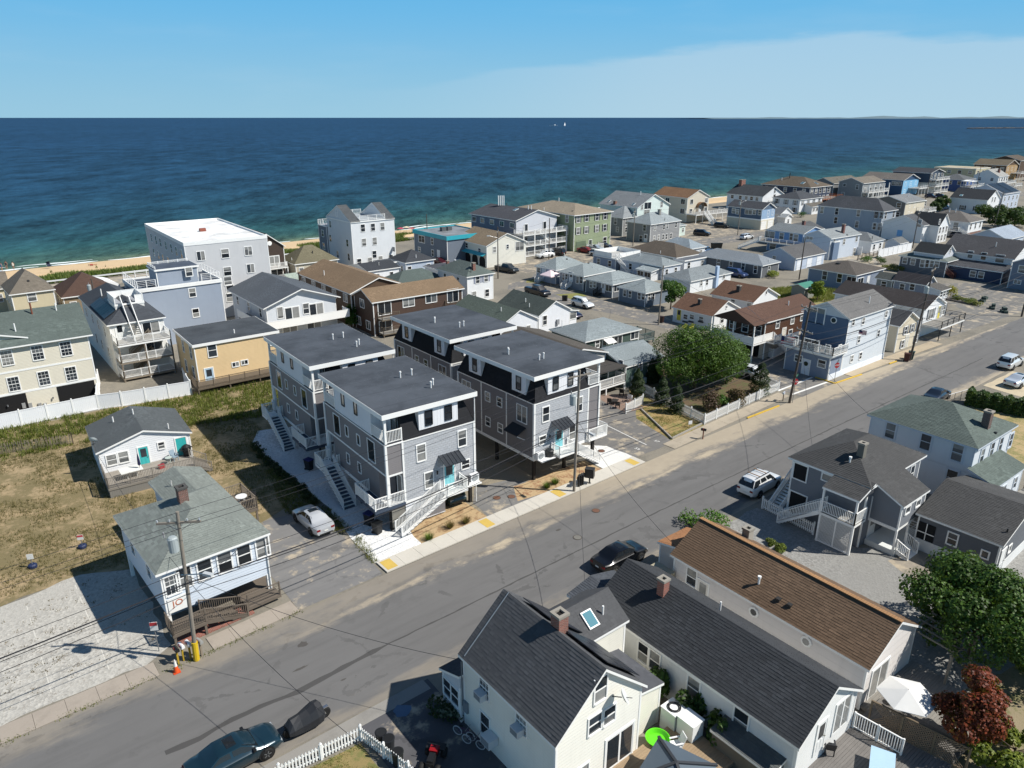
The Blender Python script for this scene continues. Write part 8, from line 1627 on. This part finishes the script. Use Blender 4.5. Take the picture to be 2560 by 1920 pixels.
tree('lot_tree', 'yellow-green young tree in the grass lot', *G('m6', 1450, 735)[:2], 4.0, 2.0, 3000, .26, ('#55701f', '#9aa43c'), .1, 7, .1, 10); shrub('red_shrub', 'reddish shrub beside the yellow-green tree', *G('m6', 1400, 620)[:2], 2.0, .9, 600, .2, ('#5c3a28', '#8a5a3a'), 9); shrub('weed_bush', 'yellow-green weeds along the long grey house', *G('m6', 830, 400)[:2], 1.5, 2.0, 1200, .2, ('#6a7a2c', '#a5a84a'), 2)
for i, (x, y, hh, R, l) in enumerate(((1720, 1020, 6, 4.5, 'dark green tree group left of the tall grey pole'), (1930, 1120, 6.5, 5, 'broad dark green tree right of the tall grey pole'), (2080, 1090, 6, 4.5, 'dark green tree behind the metal-roofed house'), (1040, 880, 6, 3.2, 'dark tree beside the white hip house stairs'), (960, 905, 4, 2.2, 'small dark tree by the duplex stairs'), (2180, 1040, 5, 4, 'dark green tree at the far right'))): g = G('m4', x, y); tree('dark_tree', l, g[0], g[1], hh, R, 3000, .5, ('#24391a', '#4a6230'), .2, i+20, .05, 14)
for i, (k, x, y, hh, R, c_, l) in enumerate((('m5', 330, 400, 1.3, 1.6, ('#5a6420', '#8a8a34'), 'olive bush before the sunporch cottage, left one'), ('m5', 450, 425, 1.4, 1.8, ('#5a6020', '#8a8434'), 'olive bush touching the sunporch cottage'), ('m5', 200, 330, 2.2, 1.6, ('#2c4420', '#4c6a30'), 'dark green bush by the rail fence'), ('m5', 60, 300, 1.6, 2.0, ('#3a5a24', '#5d8034'), 'bright green bush behind the blue hip cottage'), ('m5', 1200, 800, 2.6, 1.3, ('#8a8a1c', '#c4b53a'), 'tall yellow flowering bush in the lot bed'), ('m5', 1310, 830, 1.2, 1.4, ('#5d6a24', '#8a8a3a'), 'weedy bush next to the yellow flowering bush'), ('m5', 1430, 870, 1.0, 1.3, ('#55682a', '#7d843c'), 'low weedy bush in the middle of the lot bed'), ('m5', 1530, 900, .9, 1.1, ('#5d6a2a', '#8a8040'), 'low weedy bush at the street end of the lot bed'), ('m3', 1110, 790, 2.2, 2.0, ('#2c4a20', '#4d7034'), 'round green bush by the white boarding house porch'), (12, 330, 150, 1.7, 1.5, ('#3a5c22', '#6d9438'), 'lush green vine bush at the brown bungalow front'), (12, 200, 130, 1.2, 1.1, ('#3a5c22', '#6d9438'), 'green bush left of the lush vine bush'), (12, 750, 290, .7, .6, ('#4a5c24', '#7d8438'), 'weed bush at the gravel yard edge'), (12, 680, 245, .5, .4, ('#4a5c24', '#7d8438'), 'small weed at the gravel yard edge'), (11, 60, 1200, .9, 1.0, ('#1c2a14', '#34482a'), 'dark bush under the screened porch'), ('n3', 1270, 860, .7, .7, ('#5d6450', '#8a9078'), 'pale variegated bush by the meter boxes'))):
    g = G(k, x, y); shrub('bush', l, g[0], g[1], hh, R, 900 if R > 1.2 else 450, .17, c_, i+40)
tree('broad_tree', 'broad dark green tree beside the white parasol terrace', 44.2, 10.7, 6.1, 5.0, 36000, .18, ('#243c12', '#55742a'), .22, 31, .02, 26, .75)
tree('broad_tree', 'dark green tree at the gravel path right of the red tree', 48.8, 7.0, 5.6, 4.4, 22000, .19, ('#263c14', '#557024'), .2, 32, .02, 20)
tree('red_leaf_tree', 'dark red leaved ornamental tree over the lattice fence', 36.5, 8.2, 4.9, 2.2, 14000, .15, ('#4a1a10', '#8f4428'), .12, 33, .05, 18); tree('yellowing_tree', 'low green and yellow undergrowth below the red tree', 37.6, 6.2, 2.4, 3.0, 8000, .18, ('#4a5c1c', '#8a9438'), .08, 34, .0, 14)
for i, (x, y, l) in enumerate(((1000, 640, 'dark climbing vine over the bungalow window'), (1390, 1000, 'dark climbing vine left of the striped window'), (560, 430, 'thorny climbing shrub beside the paired windows'))): 
    u, z = N2.px2('W', 'n4', x, y); shrub('climbing_vine', l, 26.7, 12.1+u, 2.4, .75, 1100, .2, ('#24381a', '#4d6a2a'), i+70)
iv = shrub('ivy', 'green ivy climbing the corner of the brown lodge', 48.6, 101.4, 5.0, .9, 1600, .25, ('#2a4418', '#4d7428'), 77)
hg = thing('hedge', 'long dark green clipped hedge beside the street', 'hedge', (*G('n6', 1130, 1090)[:2], 0)); g1 = G('n6', 2300, 1330); L = (g1[0]-hg.location.x, g1[1]-hg.location.y); P = []; r = random.Random(8)
for _ in range(9000):
    f = r.random(); a = r.choice((0, 1, 2)); w = .75+.15*sin(f*40); zz = 1.55+.15*sin(f*31); o_ = r.uniform(-w, w) if a == 0 else (w if a == 1 else -w)*r.uniform(.85, 1.1); z = zz*r.uniform(.9, 1.1) if a == 0 else r.uniform(0, zz); D_ = hypot(*L); nx, ny = -L[1]/D_, L[0]/D_; P.append((L[0]*f+nx*o_, L[1]*f+ny*o_, z, nx*(a == 1)-nx*(a == 2), ny*(a == 1)-ny*(a == 2), 1. if a == 0 else .2))
V, F = leaves(r, P, .26); me = bpy.data.meshes.new('foliage'); me.from_pydata(V, [], F); me.materials.append(leafmat('#24381a', '#4a6428')); stuff(obj('foliage', me, hg)); MB().box(0, -.0, 0, .01, .01, .01)
m = MB()
for i in range(14): m.tube((L[0]*(i+.5)/14, L[1]*(i+.5)/14, 0), (L[0]*(i+.5)/14, L[1]*(i+.5)/14, 1.2), .04, 5)
m.build('stems', wood('#4a4036', 2), hg)
def inside(p, poly):
    c = False
    for i in range(len(poly)):
        a, b = poly[i], poly[i-1]
        if (a[1] > p[1]) != (b[1] > p[1]) and p[0] < (b[0]-a[0])*(p[1]-a[1])/(b[1]-a[1])+a[0]: c = not c
    return c
from mathutils import noise as mnoise, Vector
def grass(name, label, poly, n, hh, cols, thr=-.1, scale=.35, seed=1, wdt=.03, clump=5, z0=0):
    r = random.Random(seed); x0, x1 = min(p[0] for p in poly), max(p[0] for p in poly); y0, y1 = min(p[1] for p in poly), max(p[1] for p in poly); V = []; F = []; k = 0
    while k < n:
        x, y = r.uniform(x0, x1), r.uniform(y0, y1); k += 1
        if not inside((x, y), poly): continue
        d = mnoise.noise(Vector((x*scale, y*scale, seed)))
        if d < thr+r.uniform(-.12, .12): continue
        for _ in range(clump):
            a = r.uniform(0, 2*pi); l = hh*r.uniform(.4, 1.2)*(1+d*.6); lean = r.uniform(.15, .7)*l; px_, py_ = x+r.gauss(0, .1), y+r.gauss(0, .1); i = len(V); V += [(px_-wdt*sin(a), py_+wdt*cos(a), z0), (px_+wdt*sin(a), py_-wdt*cos(a), z0), (px_+lean*cos(a), py_+lean*sin(a), z0+l)]; F.append((i, i+1, i+2))
    me = bpy.data.meshes.new(name); me.from_pydata(V, [], F); me.materials.append(leafmat(*cols, .3)); o = stuff(obj(name, me)); o['label'] = label; o['category'] = 'grass'; return o
grass('dry_grass', 'dry straw-coloured grass tufts over the sandy lot', [(-30, 53), (3.2, 54.5), (6.4, 53), (15, 53.5), (20.3, 57), (20.6, 68), (23, 72), (23, 80), (-30, 80)], 30000, .2, ('#4f4c26', '#8a7d54'), -.12, .3, 3, .02, 4)
grass('green_grass', 'taller green grass along the white vinyl fence', [(-30, 80.5), (7, 79.5), (15, 78), (30, 73), (30, 85.5), (20, 86.6), (12.5, 87.5), (10, 88.4), (-30, 88.4)], 19000, .45, ('#4d5a22', '#80853c'), -.35, .35, 4, .035, 4)
grass('dune_grass', 'green dune vegetation between promenade and beach', [(8, 168), (30, 168.5), (60, 169), (110, 171), (110, 181), (40, 181), (16, 181)], 14000, .8, ('#4a5c24', '#7d8a44'), -.1, .12, 5, .1, 4)
grass('lot_grass', 'pale green grass in the lot behind the brown cottages', [(111, 71), (121, 64), (133, 66), (133, 74), (120, 78)], 7000, .5, ('#6a7030', '#a0a05a'), -.3, .3, 6, .05, 3)
grass('strip_grass', 'patchy grass on the strip beside the parking bays', [(55, 43.1), (60.7, 43.4), (62, 54), (58.5, 51), (56.3, 49)], 5000, .1, ('#5d6a2c', '#94854c'), -.2, .5, 7, .02, 4)
grass('lawn_grass', 'green lawn inside the near picket fence', [(3, 22), (12, 22), (11.9, 28), (3, 28.5)], 9000, .09, ('#4d5f22', '#8a8a44'), -.3, .5, 8, .015, 4)
grass('path_grass', 'rough grass along the gravel path right of the trees', [(38, 2), (52, 4), (52, 8), (42, 6.5)], 5000, .3, ('#5a6428', '#97904e'), -.2, .4, 9, .03, 4)
grass('weed_strip', 'weeds along the driveway edge of the white stone path', [(18.2, 53.4), (20.6, 46.5), (20.3, 42.4), (20.9, 42.2), (21.4, 46.6), (21.3, 53), (21, 62), (19.8, 62)], 4500, .22, ('#3f4d20', '#7d7a3c'), -.35, .6, 10, .02, 4)
grass('gravel_weeds', 'small brown and green weeds scattered over the gravel lot', [(-40, 41.6), (4.4, 41.6), (6, 44), (6, 52), (2.6, 53.8), (-2, 53), (-40, 51)], 2600, .07, ('#4d4226', '#7d6440'), .12, .7, 21, .03, 7)
grass('weed_edge', 'weeds in the cracks of the old sidewalk edge', [(-20, 39.2), (5, 39.7), (14, 40.1), (14, 40.5), (5, 40.05), (-20, 39.5)], 2200, .12, ('#4d5a20', '#7d8030'), -.2, .6, 11, .02, 4)
for i, (k, x, y, l) in enumerate((('a', 690, 760, 'green ornamental grass clump by the white stairs'), ('a', 900, 640, 'brown ornamental grass clump in the planting bed'), ('a', 1060, 590, 'dry grass clump by the yellow pad'), ('a', 1870, 240, 'green grass clump left of the street pole'), ('a', 1950, 200, 'low green grass clump behind the pavement'))):
    g = G(k, x, y); t = thing('grass_clump', l, 'plant', (g[0], g[1], 0), 0, 'ornamental grass clumps'); r = random.Random(i); V = []; F = []
    for _ in range(420):
        a = r.uniform(0, 2*pi); ln = r.uniform(.25, .7); le = r.uniform(.1, .55); j = len(V); q_ = r.uniform(0, .15); px_, py_ = q_*cos(a), q_*sin(a); V += [(px_-.012*sin(a), py_+.012*cos(a), 0), (px_+.012*sin(a), py_-.012*cos(a), 0), (px_+le*cos(a), py_+le*sin(a), ln)]; F.append((j, j+1, j+2))
    me = bpy.data.meshes.new('blades'); me.from_pydata(V, [], F); me.materials.append(leafmat(*(('#3f5a1c', '#7d8f3c') if i in (0, 3, 4) else ('#6a5a34', '#a08c5c')))); stuff(obj('blades', me, t))
for i in range(16):
    r = random.Random(i+90); f = i/16; shrub('boundary_shrub', 'low dark shrub in the row beside the white stone path', 20.7-.2*f+r.uniform(-.2, .2), 53.5+15*f, .7, .5, 350, .13, ('#1f2c16', '#3c4a24'), i+90, 'low shrubs along the stone path')
# ---------------------------------------------------------------- yard and terrace things
def chair(label, x, y, z, rz, col, kind='chair', grp=None):
    t = thing('garden_chair', label, 'chair', (x, y, z), rz, grp); mt = plain(col, .5)
    MB().box(-.25, -.25, .38, .25, .25, .43).build('seat', mt, t); MB().mesh([(-.25, .22, .42), (.25, .22, .42), (.25, .42, .95), (-.25, .42, .95), (-.25, .26, .42), (.25, .26, .42), (.25, .46, .95), (-.25, .46, .95)], [(0,1,2,3),(7,6,5,4),(0,4,5,1),(1,5,6,2),(2,6,7,3),(3,7,4,0)]).build('backrest', mt, t)
    for a in (-.22, .22):
        for b in (-.22, .22): MB().box(-.025, -.025, 0, .025, .025, .4).build('leg', mt, t, (a, b, 0))
        MB().box(-.04, -.27, .6, .04, .28, .64).build('armrest', mt, t, (a*1.1, 0, 0))
    return t
def table(label, x, y, z, R, hh, col, rz=0, square=False):
    t = thing('garden_table', label, 'table', (x, y, z), rz); mt = plain(col, .5)
    (MB().box(-R, -R*.7, hh-.04, R, R*.7, hh) if square else MB().lathe([(R, hh-.04), (R, hh)], 20)).build('table_top', mt, t)
    for a in (0.8, 2.4, 3.9, 5.5): MB().tube((0, 0, 0), (0, 0, hh-.04), .025, 6).build('leg', mt, t, (R*.6*cos(a), R*.5*sin(a), 0))
    return t
def parasol(label, x, y, z, R, hh, col, closed=False, n=8, rz=0):
    t = thing('parasol', label, 'parasol', (x, y, z), rz); MB().tube((0, 0, 0), (0, 0, hh), .025, 8).build('pole', plain('#9a9288', .5), t)
    if closed: MB().lathe([(.04, hh*.45), (.13, hh*.5), (.1, hh*.75), (.03, hh)], 10).build('canopy', plain(col, .7), t)
    else:
        cn = MB(); v = [(0, 0, hh)]+[(R*cos(2*pi*i/n), R*sin(2*pi*i/n), hh-R*.28) for i in range(n)]; cn.mesh(v+[(p[0], p[1], p[2]-.03) for p in v], [(0, 1+i, 1+(i+1) % n) for i in range(n)]+[(n+1, n+2+(i+1) % n, n+2+i) for i in range(n)]+[(1+i, n+2+i, n+2+(i+1) % n, 1+(i+1) % n) for i in range(n)]); cn.build('canopy', plain(col, .8), t, uv=False)
        for i in range(n): a = 2*pi*i/n; MB().tube((0, 0, hh-.04), (R*.97*cos(a), R*.97*sin(a), hh-R*.28-.05), .012, 5).build('rib', plain('#8a8478', .5), t)
    return t
g = G('n5', 1150, 380, 2.6); parasol('white parasol over the terrace beneath the red tree', g[0], g[1], .3, 1.5, 2.3, '#cfcfcc', n=6)
g = G('n4', 620, 1480, 2.3); pg = thing('gazebo', 'slate grey canopy gazebo at the deck edge of the cream-white house', 'gazebo', (g[0]-.2, g[1]-.6, .02), .3)
for a in (-1, 1):
    for b in (-1, 1): MB().box(-.05, -.05, 0, .05, .05, 1.9).build('post', plain('#4a4d50', .5), pg, (a*1.3, b*1.3, 0))
cn = MB().mesh([(-1.5, -1.5, 1.85), (1.5, -1.5, 1.85), (1.5, 1.5, 1.85), (-1.5, 1.5, 1.85), (0, 0, 2.45)], [(0, 1, 4), (1, 2, 4), (2, 3, 4), (3, 0, 4), (3, 2, 1, 0)]).build('canopy', plain('#4d5a66', .7), pg)
for a in (-1, 1):
    for b in (-1, 1): MB().bar((a*1.5, b*1.5, 1.88), (0, 0, 2.48), .14, .1).build('ridge', plain('#30343a', .7), pg)
g = G('n4', 465, 1260, .6); t = thing('paddling_pool', 'bright green plastic paddling pool on the wooden deck', 'pool', (g[0], g[1], .5)); MB().lathe([(.5, 0), (.62, .2), (.65, .22), (.6, .22), (.48, .03)], 24).build('basin', plain('#5cc81c', .35), t)
g = G('n4', 720, 1330, .9); chair('white plastic armchair beside the green paddling pool', g[0], g[1], .5, -2.0, '#e2e3e3')
def cab(label, P, z, hh, col):
    t = thing('storage_cabinet', label, 'cabinet', (*P[0][:2], z)); v = [(p[0]-P[0][0], p[1]-P[0][1]) for p in P]; n = len(v)
    MB().prism(v, 2, 0, hh).build('body', plain(col, .5), t); cx, cy = sum(p[0] for p in v)/n, sum(p[1] for p in v)/n; MB().prism([(cx+(p[0]-cx)*1.06, cy+(p[1]-cy)*1.06) for p in v], 2, hh, hh+.05).build('lid', plain('#e4e5e4', .45), t)
    MB().box(-.02, -.02, 0, .02, .02, .25).build('handle', METALM, t, (v[0][0]*.5+v[1][0]*.5, v[0][1]*.5+v[1][1]*.5, hh*.5)); return t
X_, Y_ = 26.2, 16.9
cab('pale grey plastic storage cabinet carrying a coiled hose by the annex', [(X_-1.05, Y_+1.05), (X_-.1, Y_+1.05), (X_-.1, Y_+2.0), (X_-1.05, Y_+2.0)], .05, 1.4, '#c9cdc8'); cab('white plastic storage cabinet nearest the wooden shed', [(X_-.95, Y_-.05), (X_-.05, Y_-.05), (X_-.05, Y_+.98), (X_-.95, Y_+.98)], .05, 1.45, '#dfe0de')
t = thing('hose_coil', 'black coiled hose lying on the grey storage cabinet', 'hose', (X_-.6, Y_+1.5, 1.5)); m = MB()
for k in range(3):
    for i in range(16): a, b = 2*pi*i/16, 2*pi*(i+1)/16; R = .26+.05*k; m.tube((R*cos(a), R*sin(a), .03+.03*(k % 2)), (R*cos(b), R*sin(b), .03+.03*(k % 2)), .025, 5, cap=False)
m.build('coil', BLK, t, uv=False)
h = House('wooden_shed', 'weathered low shed roof at the bottom beside the white bungalow', X_-.3, Y_-4.2, 1.9, 3.6, 1.5, 'sW', '#6d675c', '#5c5f5e', .35, ov=.1, cat='shed', corner=False, geo=True)
t = thing('lattice_fence', 'tan lattice privacy fence between the two terraces', 'fence', (33.9, 11.9, 0), -1.42); LW = 4.6
for i in range(4): MB().box(-.05, -.05, 0, .05, .05, 1.9).build('post', wood('#7d6d58', 2), t, (LW*i/3, 0, 0))
m = MB(); nn = 30
for i in range(-9, nn):
    for s in (1, -1):
        a, b = LW*i/nn, LW*i/nn+1.35
        if s < 0: a, b = b, a
        za, zb2 = .5, 1.85
        if min(a, b) < 0 or max(a, b) > LW: continue
        m.bar((a, 0, za), (b, 0, zb2), .012, .04)
stuff(m.build('lattice', wood('#8a7660'), t, uv=False)); MB().box(0, -.03, .05, LW, .03, .5).build('base_board', wood('#7d6d58'), t); MB().box(0, -.05, 1.85, LW, .05, 1.92).build('rail', wood('#7d6d58'), t)
g = G('n5', 420, 900, .9); chair('black folding chair on the grey terrace', g[0], g[1], .45, 2.2, '#24262a'); g = G('n5', 900, 1080, .9); table('pale blue painted table on the grey terrace', g[0], g[1], .45, .8, .72, '#a9c6dc', .4, True)
g = G('n5', 990, 500, .5); t = thing('planter', 'round dark planter beside the white parasol', 'planter', (g[0], g[1], .3)); MB().lathe([(.16, 0), (.24, .4), (.2, .38)], 14).build('pot', plain('#4d443c', .7), t)
pgo = thing('pergola', 'grey wooden pergola frame under the broad tree', 'pergola', (40.3, 10.6, 0), -.1); pm = wood('#8f8a80', 2)
for a, b in ((0, 0), (2.6, 0), (0, 2.4), (2.6, 2.4)): MB().box(-.07, -.07, 0, .07, .07, 2.3).build('post', pm, pgo, (a, b, 0))
for b in (0, 2.4): MB().box(-.2, b-.04, 2.3, 2.8, b+.04, 2.45).build('beam', pm, pgo)
for i in range(5): MB().box(.05+i*.62, -.2, 2.45, .1+i*.62, 2.6, 2.55).build('rafter', pm, pgo)
# cottage deck furniture
dx, dy = 7.2, 68.4
parasol('closed navy parasol on the cottage deck', dx+2.9, dy-2.2, .95, 1, 2.1, '#1c1f44', True); table('long pale table on the cottage deck', dx+2.2, dy-2.0, .95, .9, .72, '#d9d9d2', 0, True); table('small round glass table on the cottage deck', dx+5.5, dy-1.3, .95, .3, .6, '#a8b4ae'); chair('blue-grey folding chair by the turquoise doors', dx+6.1, dy-1.0, .95, .3, '#7d8f9c')
t = thing('barbecue', 'black covered barbecue at the cottage deck steps', 'barbecue', (dx+7.3, dy-.6, .95), .4); MB().lathe([(.3, 0), (.34, .5), (.42, .62), (.4, .95), (.2, 1.1)], 12).build('cover', plain('#141517', .6), t); MB().box(-.6, -.15, .7, .6, .15, .74).build('shelf', BLK, t)
t = thing('cooler', 'red cooler on the cottage deck', 'cooler', (dx+4.7, dy-1.9, .95), .2); MB().box(-.25, -.16, 0, .25, .16, .3).build('body', plain('#a51c28', .4), t); MB().box(-.26, -.17, .3, .26, .17, .36).build('lid', plain('#8f1420', .4), t)
# rear deck of the corner house
rx, ry = 6.2+8.5, 42.7+11; table('round white table on the small rear deck', rx+.3, ry+.3, 1.7, .45, .72, '#d8d9d8'); chair('dark chair on the small rear deck', rx-.4, ry-.4, 1.7, .6, '#2c2e30'); chair('dark chair near the rail of the small rear deck', rx+.9, ry-.3, 1.7, -.7, '#2c2e30')
# patio by the mansard
for x, y, c_, l in ((1395, 800, '#2a2622', 'dark wicker chair on the brick patio by the grey arm of the fence'), (1465, 830, '#2a2622', 'dark wicker chair with white cushion near the patio corner'), (1500, 720, '#1e2022', 'black chair at the patio grill'), (1570, 770, '#d9dadb', 'white cushioned sofa chair on the patio')): g = G(7, x, y); chair(l, g[0], g[1], 0, 2.2, c_)
g = G(7, 1440, 790); table('low dark coffee table on the patio', g[0], g[1], 0, .5, .4, '#2c2824', .5, True)
sheet('brick_patio', smooth_poly([(56.5, 51), (59.2, 50.6), (61, 55), (57.5, 57)], .08), .02, brick('#8a6a58'))
# canopy tent, yellow chairs, lobster traps, umbrella at far deck
g = G('m1', 1200, 1290); t = thing('canopy_tent', 'pale pink pop-up canopy tent beside the pale blue cottage', 'tent', (g[0]+.4, g[1]+.6, 0), .1)
for a in (-1, 1):
    for b in (-1, 1): MB().tube((0, 0, 0), (0, 0, 2.0), .025, 6).build('leg', METALM, t, (a*1.45, b*1.45, 0))
MB().mesh([(-1.5, -1.5, 2.0), (1.5, -1.5, 2.0), (1.5, 1.5, 2.0), (-1.5, 1.5, 2.0), (0, 0, 2.9), (-1.5, -1.5, 1.8), (1.5, -1.5, 1.8), (1.5, 1.5, 1.8), (-1.5, 1.5, 1.8)], [(0, 1, 4), (1, 2, 4), (2, 3, 4), (3, 0, 4), (5, 6, 1, 0), (6, 7, 2, 1), (7, 8, 3, 2), (8, 5, 0, 3)]).build('canopy', plain('#e0cdd0', .7), t)
for x, l in ((1485, 'yellow garden chair nearest the brown-roofed cottage door'), (1545, 'yellow garden chair under the cottage window boxes')): g = G(3, x, 1470); chair(l, g[0], g[1], 0, -1.5, '#c9c04a')
for i, (x, y, w) in enumerate(((1660, 850, 1.4), (1780, 950, 1.2), (1940, 1000, 1.2))):
    g = G('m5', x, y); t = thing('lobster_trap_pile', ('dark pile of lobster traps beside the lot bed', 'lobster trap stack at the sandy lot edge', 'low row of lobster traps near the far pole')[i], 'lobster trap', (g[0], g[1], 0), .3*i)
    for k in range(3 if i else 4): MB().box(-.5, -.3, 0, .5, .3, .4).build('trap', plain('#3c4a44', .8), t, (k*.35-w/3, .3*(k % 2), .4*(k // 2)))
t = thing('brick_planter', 'long low brick planter bed kerb in the car park', 'planter', (*G('m5', 1130, 830)[:2], 0)); g1 = G('m5', 1560, 910); MB().bar((0, 0, .15), (g1[0]-t.location.x, g1[1]-t.location.y, .15), .25, .3).build('wall', brick('#4a3a34'), t)
# white canvas shelter by the dunes
t = thing('canvas_shelter', 'white rounded canvas shelter roof near the dunes', 'tent', (*G(1, 840, 760, 2)[:2], 0), .1); P = [(3.2*cos(i*pi/10), 2.2+1.4*sin(i*pi/10)) for i in range(11)]; MB().prism(P, 1, -2.6, 2.6).build('canopy', plain('#e4e6e8', .7), t, uv=False)
for a in (-3, 3):
    for b in (-2.4, 2.4): MB().tube((0, 0, 0), (0, 0, 2.3), .05, 6).build('pole', METALM, t, (a, b, 0))
gr = thing('guard_rail', 'white guard rail along the promenade by the dunes', 'guard rail', (10, 167.6, 0))
for i in range(30): MB().box(-.06, -.06, 0, .06, .06, .75).build('post', wood('#7d766c', 2), gr, (i*2.4, 0, 0))
MB().box(0, -.08, .5, 70, -.04, .8).build('rail', plain('#c9cdd0', .5), gr)
# beach people and umbrellas
def person(label, x, y, z, lying=False, rz=0, shirt='#a03a3a', skin='#a8785c'):
    """one skinned body: torso, limbs, neck and head"""
    V = [(0, 0, .95), (0, 0, 1.2), (0, 0, 1.42), (0, .0, 1.55), (0, .01, 1.68), (.2, 0, 1.4), (.27, .02, 1.12), (.28, -.08, .88), (-.2, 0, 1.4), (-.27, .02, 1.12), (-.28, -.08, .88), (.1, 0, .9), (.12, -.02, .5), (.12, .03, .06), (.12, -.12, .03), (-.1, 0, .9), (-.12, .02, .5), (-.12, .05, .06), (-.12, -.1, .03)]
    E = [(0, 1), (1, 2), (2, 3), (3, 4), (2, 5), (5, 6), (6, 7), (2, 8), (8, 9), (9, 10), (0, 11), (11, 12), (12, 13), (13, 14), (0, 15), (15, 16), (16, 17), (17, 18)]
    R = [.15, .14, .16, .06, .1, .06, .045, .035, .06, .045, .035, .09, .06, .045, .04, .09, .06, .045, .04]
    t = thing('person', label, 'person', (x, y, z), rz); me = bpy.data.meshes.new('body'); me.from_pydata(V, E, []); o = obj('body', me, t); me.materials.append(plain(skin, .6)); md = o.modifiers.new('skin', 'SKIN')
    for i, s in enumerate(me.skin_vertices[0].data): s.radius = (R[i], R[i]*.8); s.use_root = i == 0
    o.modifiers.new('sub', 'SUBSURF').levels = 1; MB().lathe([(.2, .85), (.19, 1.0), (.17, 1.2), (.2, 1.4), (.09, 1.48)], 12).build('clothing', plain(shirt, .8), t); MB().lathe([(.11, 1.66), (.125, 1.72), (.07, 1.8)], 10).build('hair', plain('#2c2018', .8), t)
    if lying: t.rotation_euler = (-pi/2, 0, rz); t.location.z = z+.15
    return t
g = G(1, 840, 562, -.6); person('person in red lying on the sand', g[0], g[1], g[2], True, 1.3, '#a5383c')
for x, y, c_, l in ((20, 610, '#3a6a9a', 'person in blue standing near the water'), (120, 600, '#c9c9c4', 'person in white walking on the beach'), (60, 595, '#2c2e38', 'person in dark clothes at the water edge')): g = G(1, x, y, -.9); person(l, g[0], g[1], g[2], False, x*.1, c_)
g = G(1, 432, 580, -.9); t = thing('beach_chair', 'dark beach chair with shade standing on the sand', 'chair', g, .4); MB().box(-.4, -.35, .25, .4, .35, .32).build('seat', plain('#16223c', .8), t); MB().mesh([(-.4, .3, .3), (.4, .3, .3), (.4, .6, 1.1), (-.4, .6, 1.1), (.4, -.1, 1.35), (-.4, -.1, 1.35)], [(0, 1, 2, 3), (3, 2, 4, 5)]).build('shade', plain('#16203a', .8), t)
for a in (-.35, .35): MB().tube((a, -.3, 0), (a, .4, .9), .02, 5).build('frame', METALM, t)
for x, y, c_, l in ((1250, 300, '#b5485c', 'red beach parasol behind the tall white house'), (1300, 290, '#d8c9b0', 'cream beach parasol behind the tall white house'), (1345, 300, '#a8484c', 'striped red beach parasol by the beach store')): g = G(2, x, y, -.6); parasol(l, g[0], g[1], g[2], 1.0, 2.1, c_)
g = G('m3', 1120, 185, 9.4); 
# ---------------------------------------------------------------- boats and breakwater
g = G('g', 1220, 272, -1.5); t = thing('sailboat', 'tiny sailboat with a white sail far out at sea', 'boat', g, .3)
MB().mesh([(-6, -1.6, 1.2), (5, -1.6, 1.2), (7.5, 0, 1.4), (5, 1.6, 1.2), (-6, 1.6, 1.2), (-5, -.9, -.3), (4, -.9, -.3), (6, 0, -.3), (4, .9, -.3), (-5, .9, -.3)], [(0, 1, 2, 3, 4), (0, 5, 6, 1), (1, 6, 7, 2), (2, 7, 8, 3), (3, 8, 9, 4), (4, 9, 5, 0)]).build('hull', plain('#d8dadc', .5), t); MB().tube((1, 0, 1), (1, 0, 16), .12, 6).build('mast', METALM, t); MB().mesh([(.8, 0, 2), (.8, 0, 15.5), (-5.5, .3, 2.2), (.8, .06, 2), (.8, .06, 15.5), (-5.5, .36, 2.2)], [(0, 1, 2), (5, 4, 3)]).build('sail', plain('#e6e8ea', .7), t); MB().mesh([(1.2, 0, 13), (7, .2, 2), (1.3, 0, 2), (1.2, .05, 13), (7, .25, 2), (1.3, .05, 2)], [(0, 1, 2), (5, 4, 3)]).build('jib', plain('#e6e8ea', .7), t)
g = G('g', 1195, 272, -1.5); t = thing('work_boat', 'long low white work boat on the horizon beside the sailboat', 'boat', g, -.5); MB().mesh([(-16, -3, 2), (14, -3, 2), (19, 0, 2.6), (14, 3, 2), (-16, 3, 2), (-15, -2, -.5), (12, -2, -.5), (16, 0, -.5), (12, 2, -.5), (-15, 2, -.5)], [(0, 1, 2, 3, 4), (0, 5, 6, 1), (1, 6, 7, 2), (2, 7, 8, 3), (3, 8, 9, 4), (4, 9, 5, 0)]).build('hull', plain('#c9ced2', .5), t); MB().box(4, -2, 2, 10, 2, 6).build('wheelhouse', plain('#dfe2e4', .5), t); MB().tube((-4, 0, 2), (-4, 0, 8), .2, 6).build('mast', METALM, t)
g = G('g', 2095, 278, -1.5); g1 = G('g', 2330, 276.5, -1.5); t = thing('breakwater', 'low dark rock breakwater far out on the right', 'breakwater', g); r = random.Random(6)
for i in range(60):
    f = i/59; MB().lathe([(6, -1), (9*r.uniform(.7, 1.2), 1.2*r.uniform(.6, 1.3)), (5, 3.2*r.uniform(.6, 1.2))], 7).build('rock', plain('#4a4846', .9), t, ((g1[0]-g[0])*f, (g1[1]-g[1])*f, 0), r.uniform(0, 3))
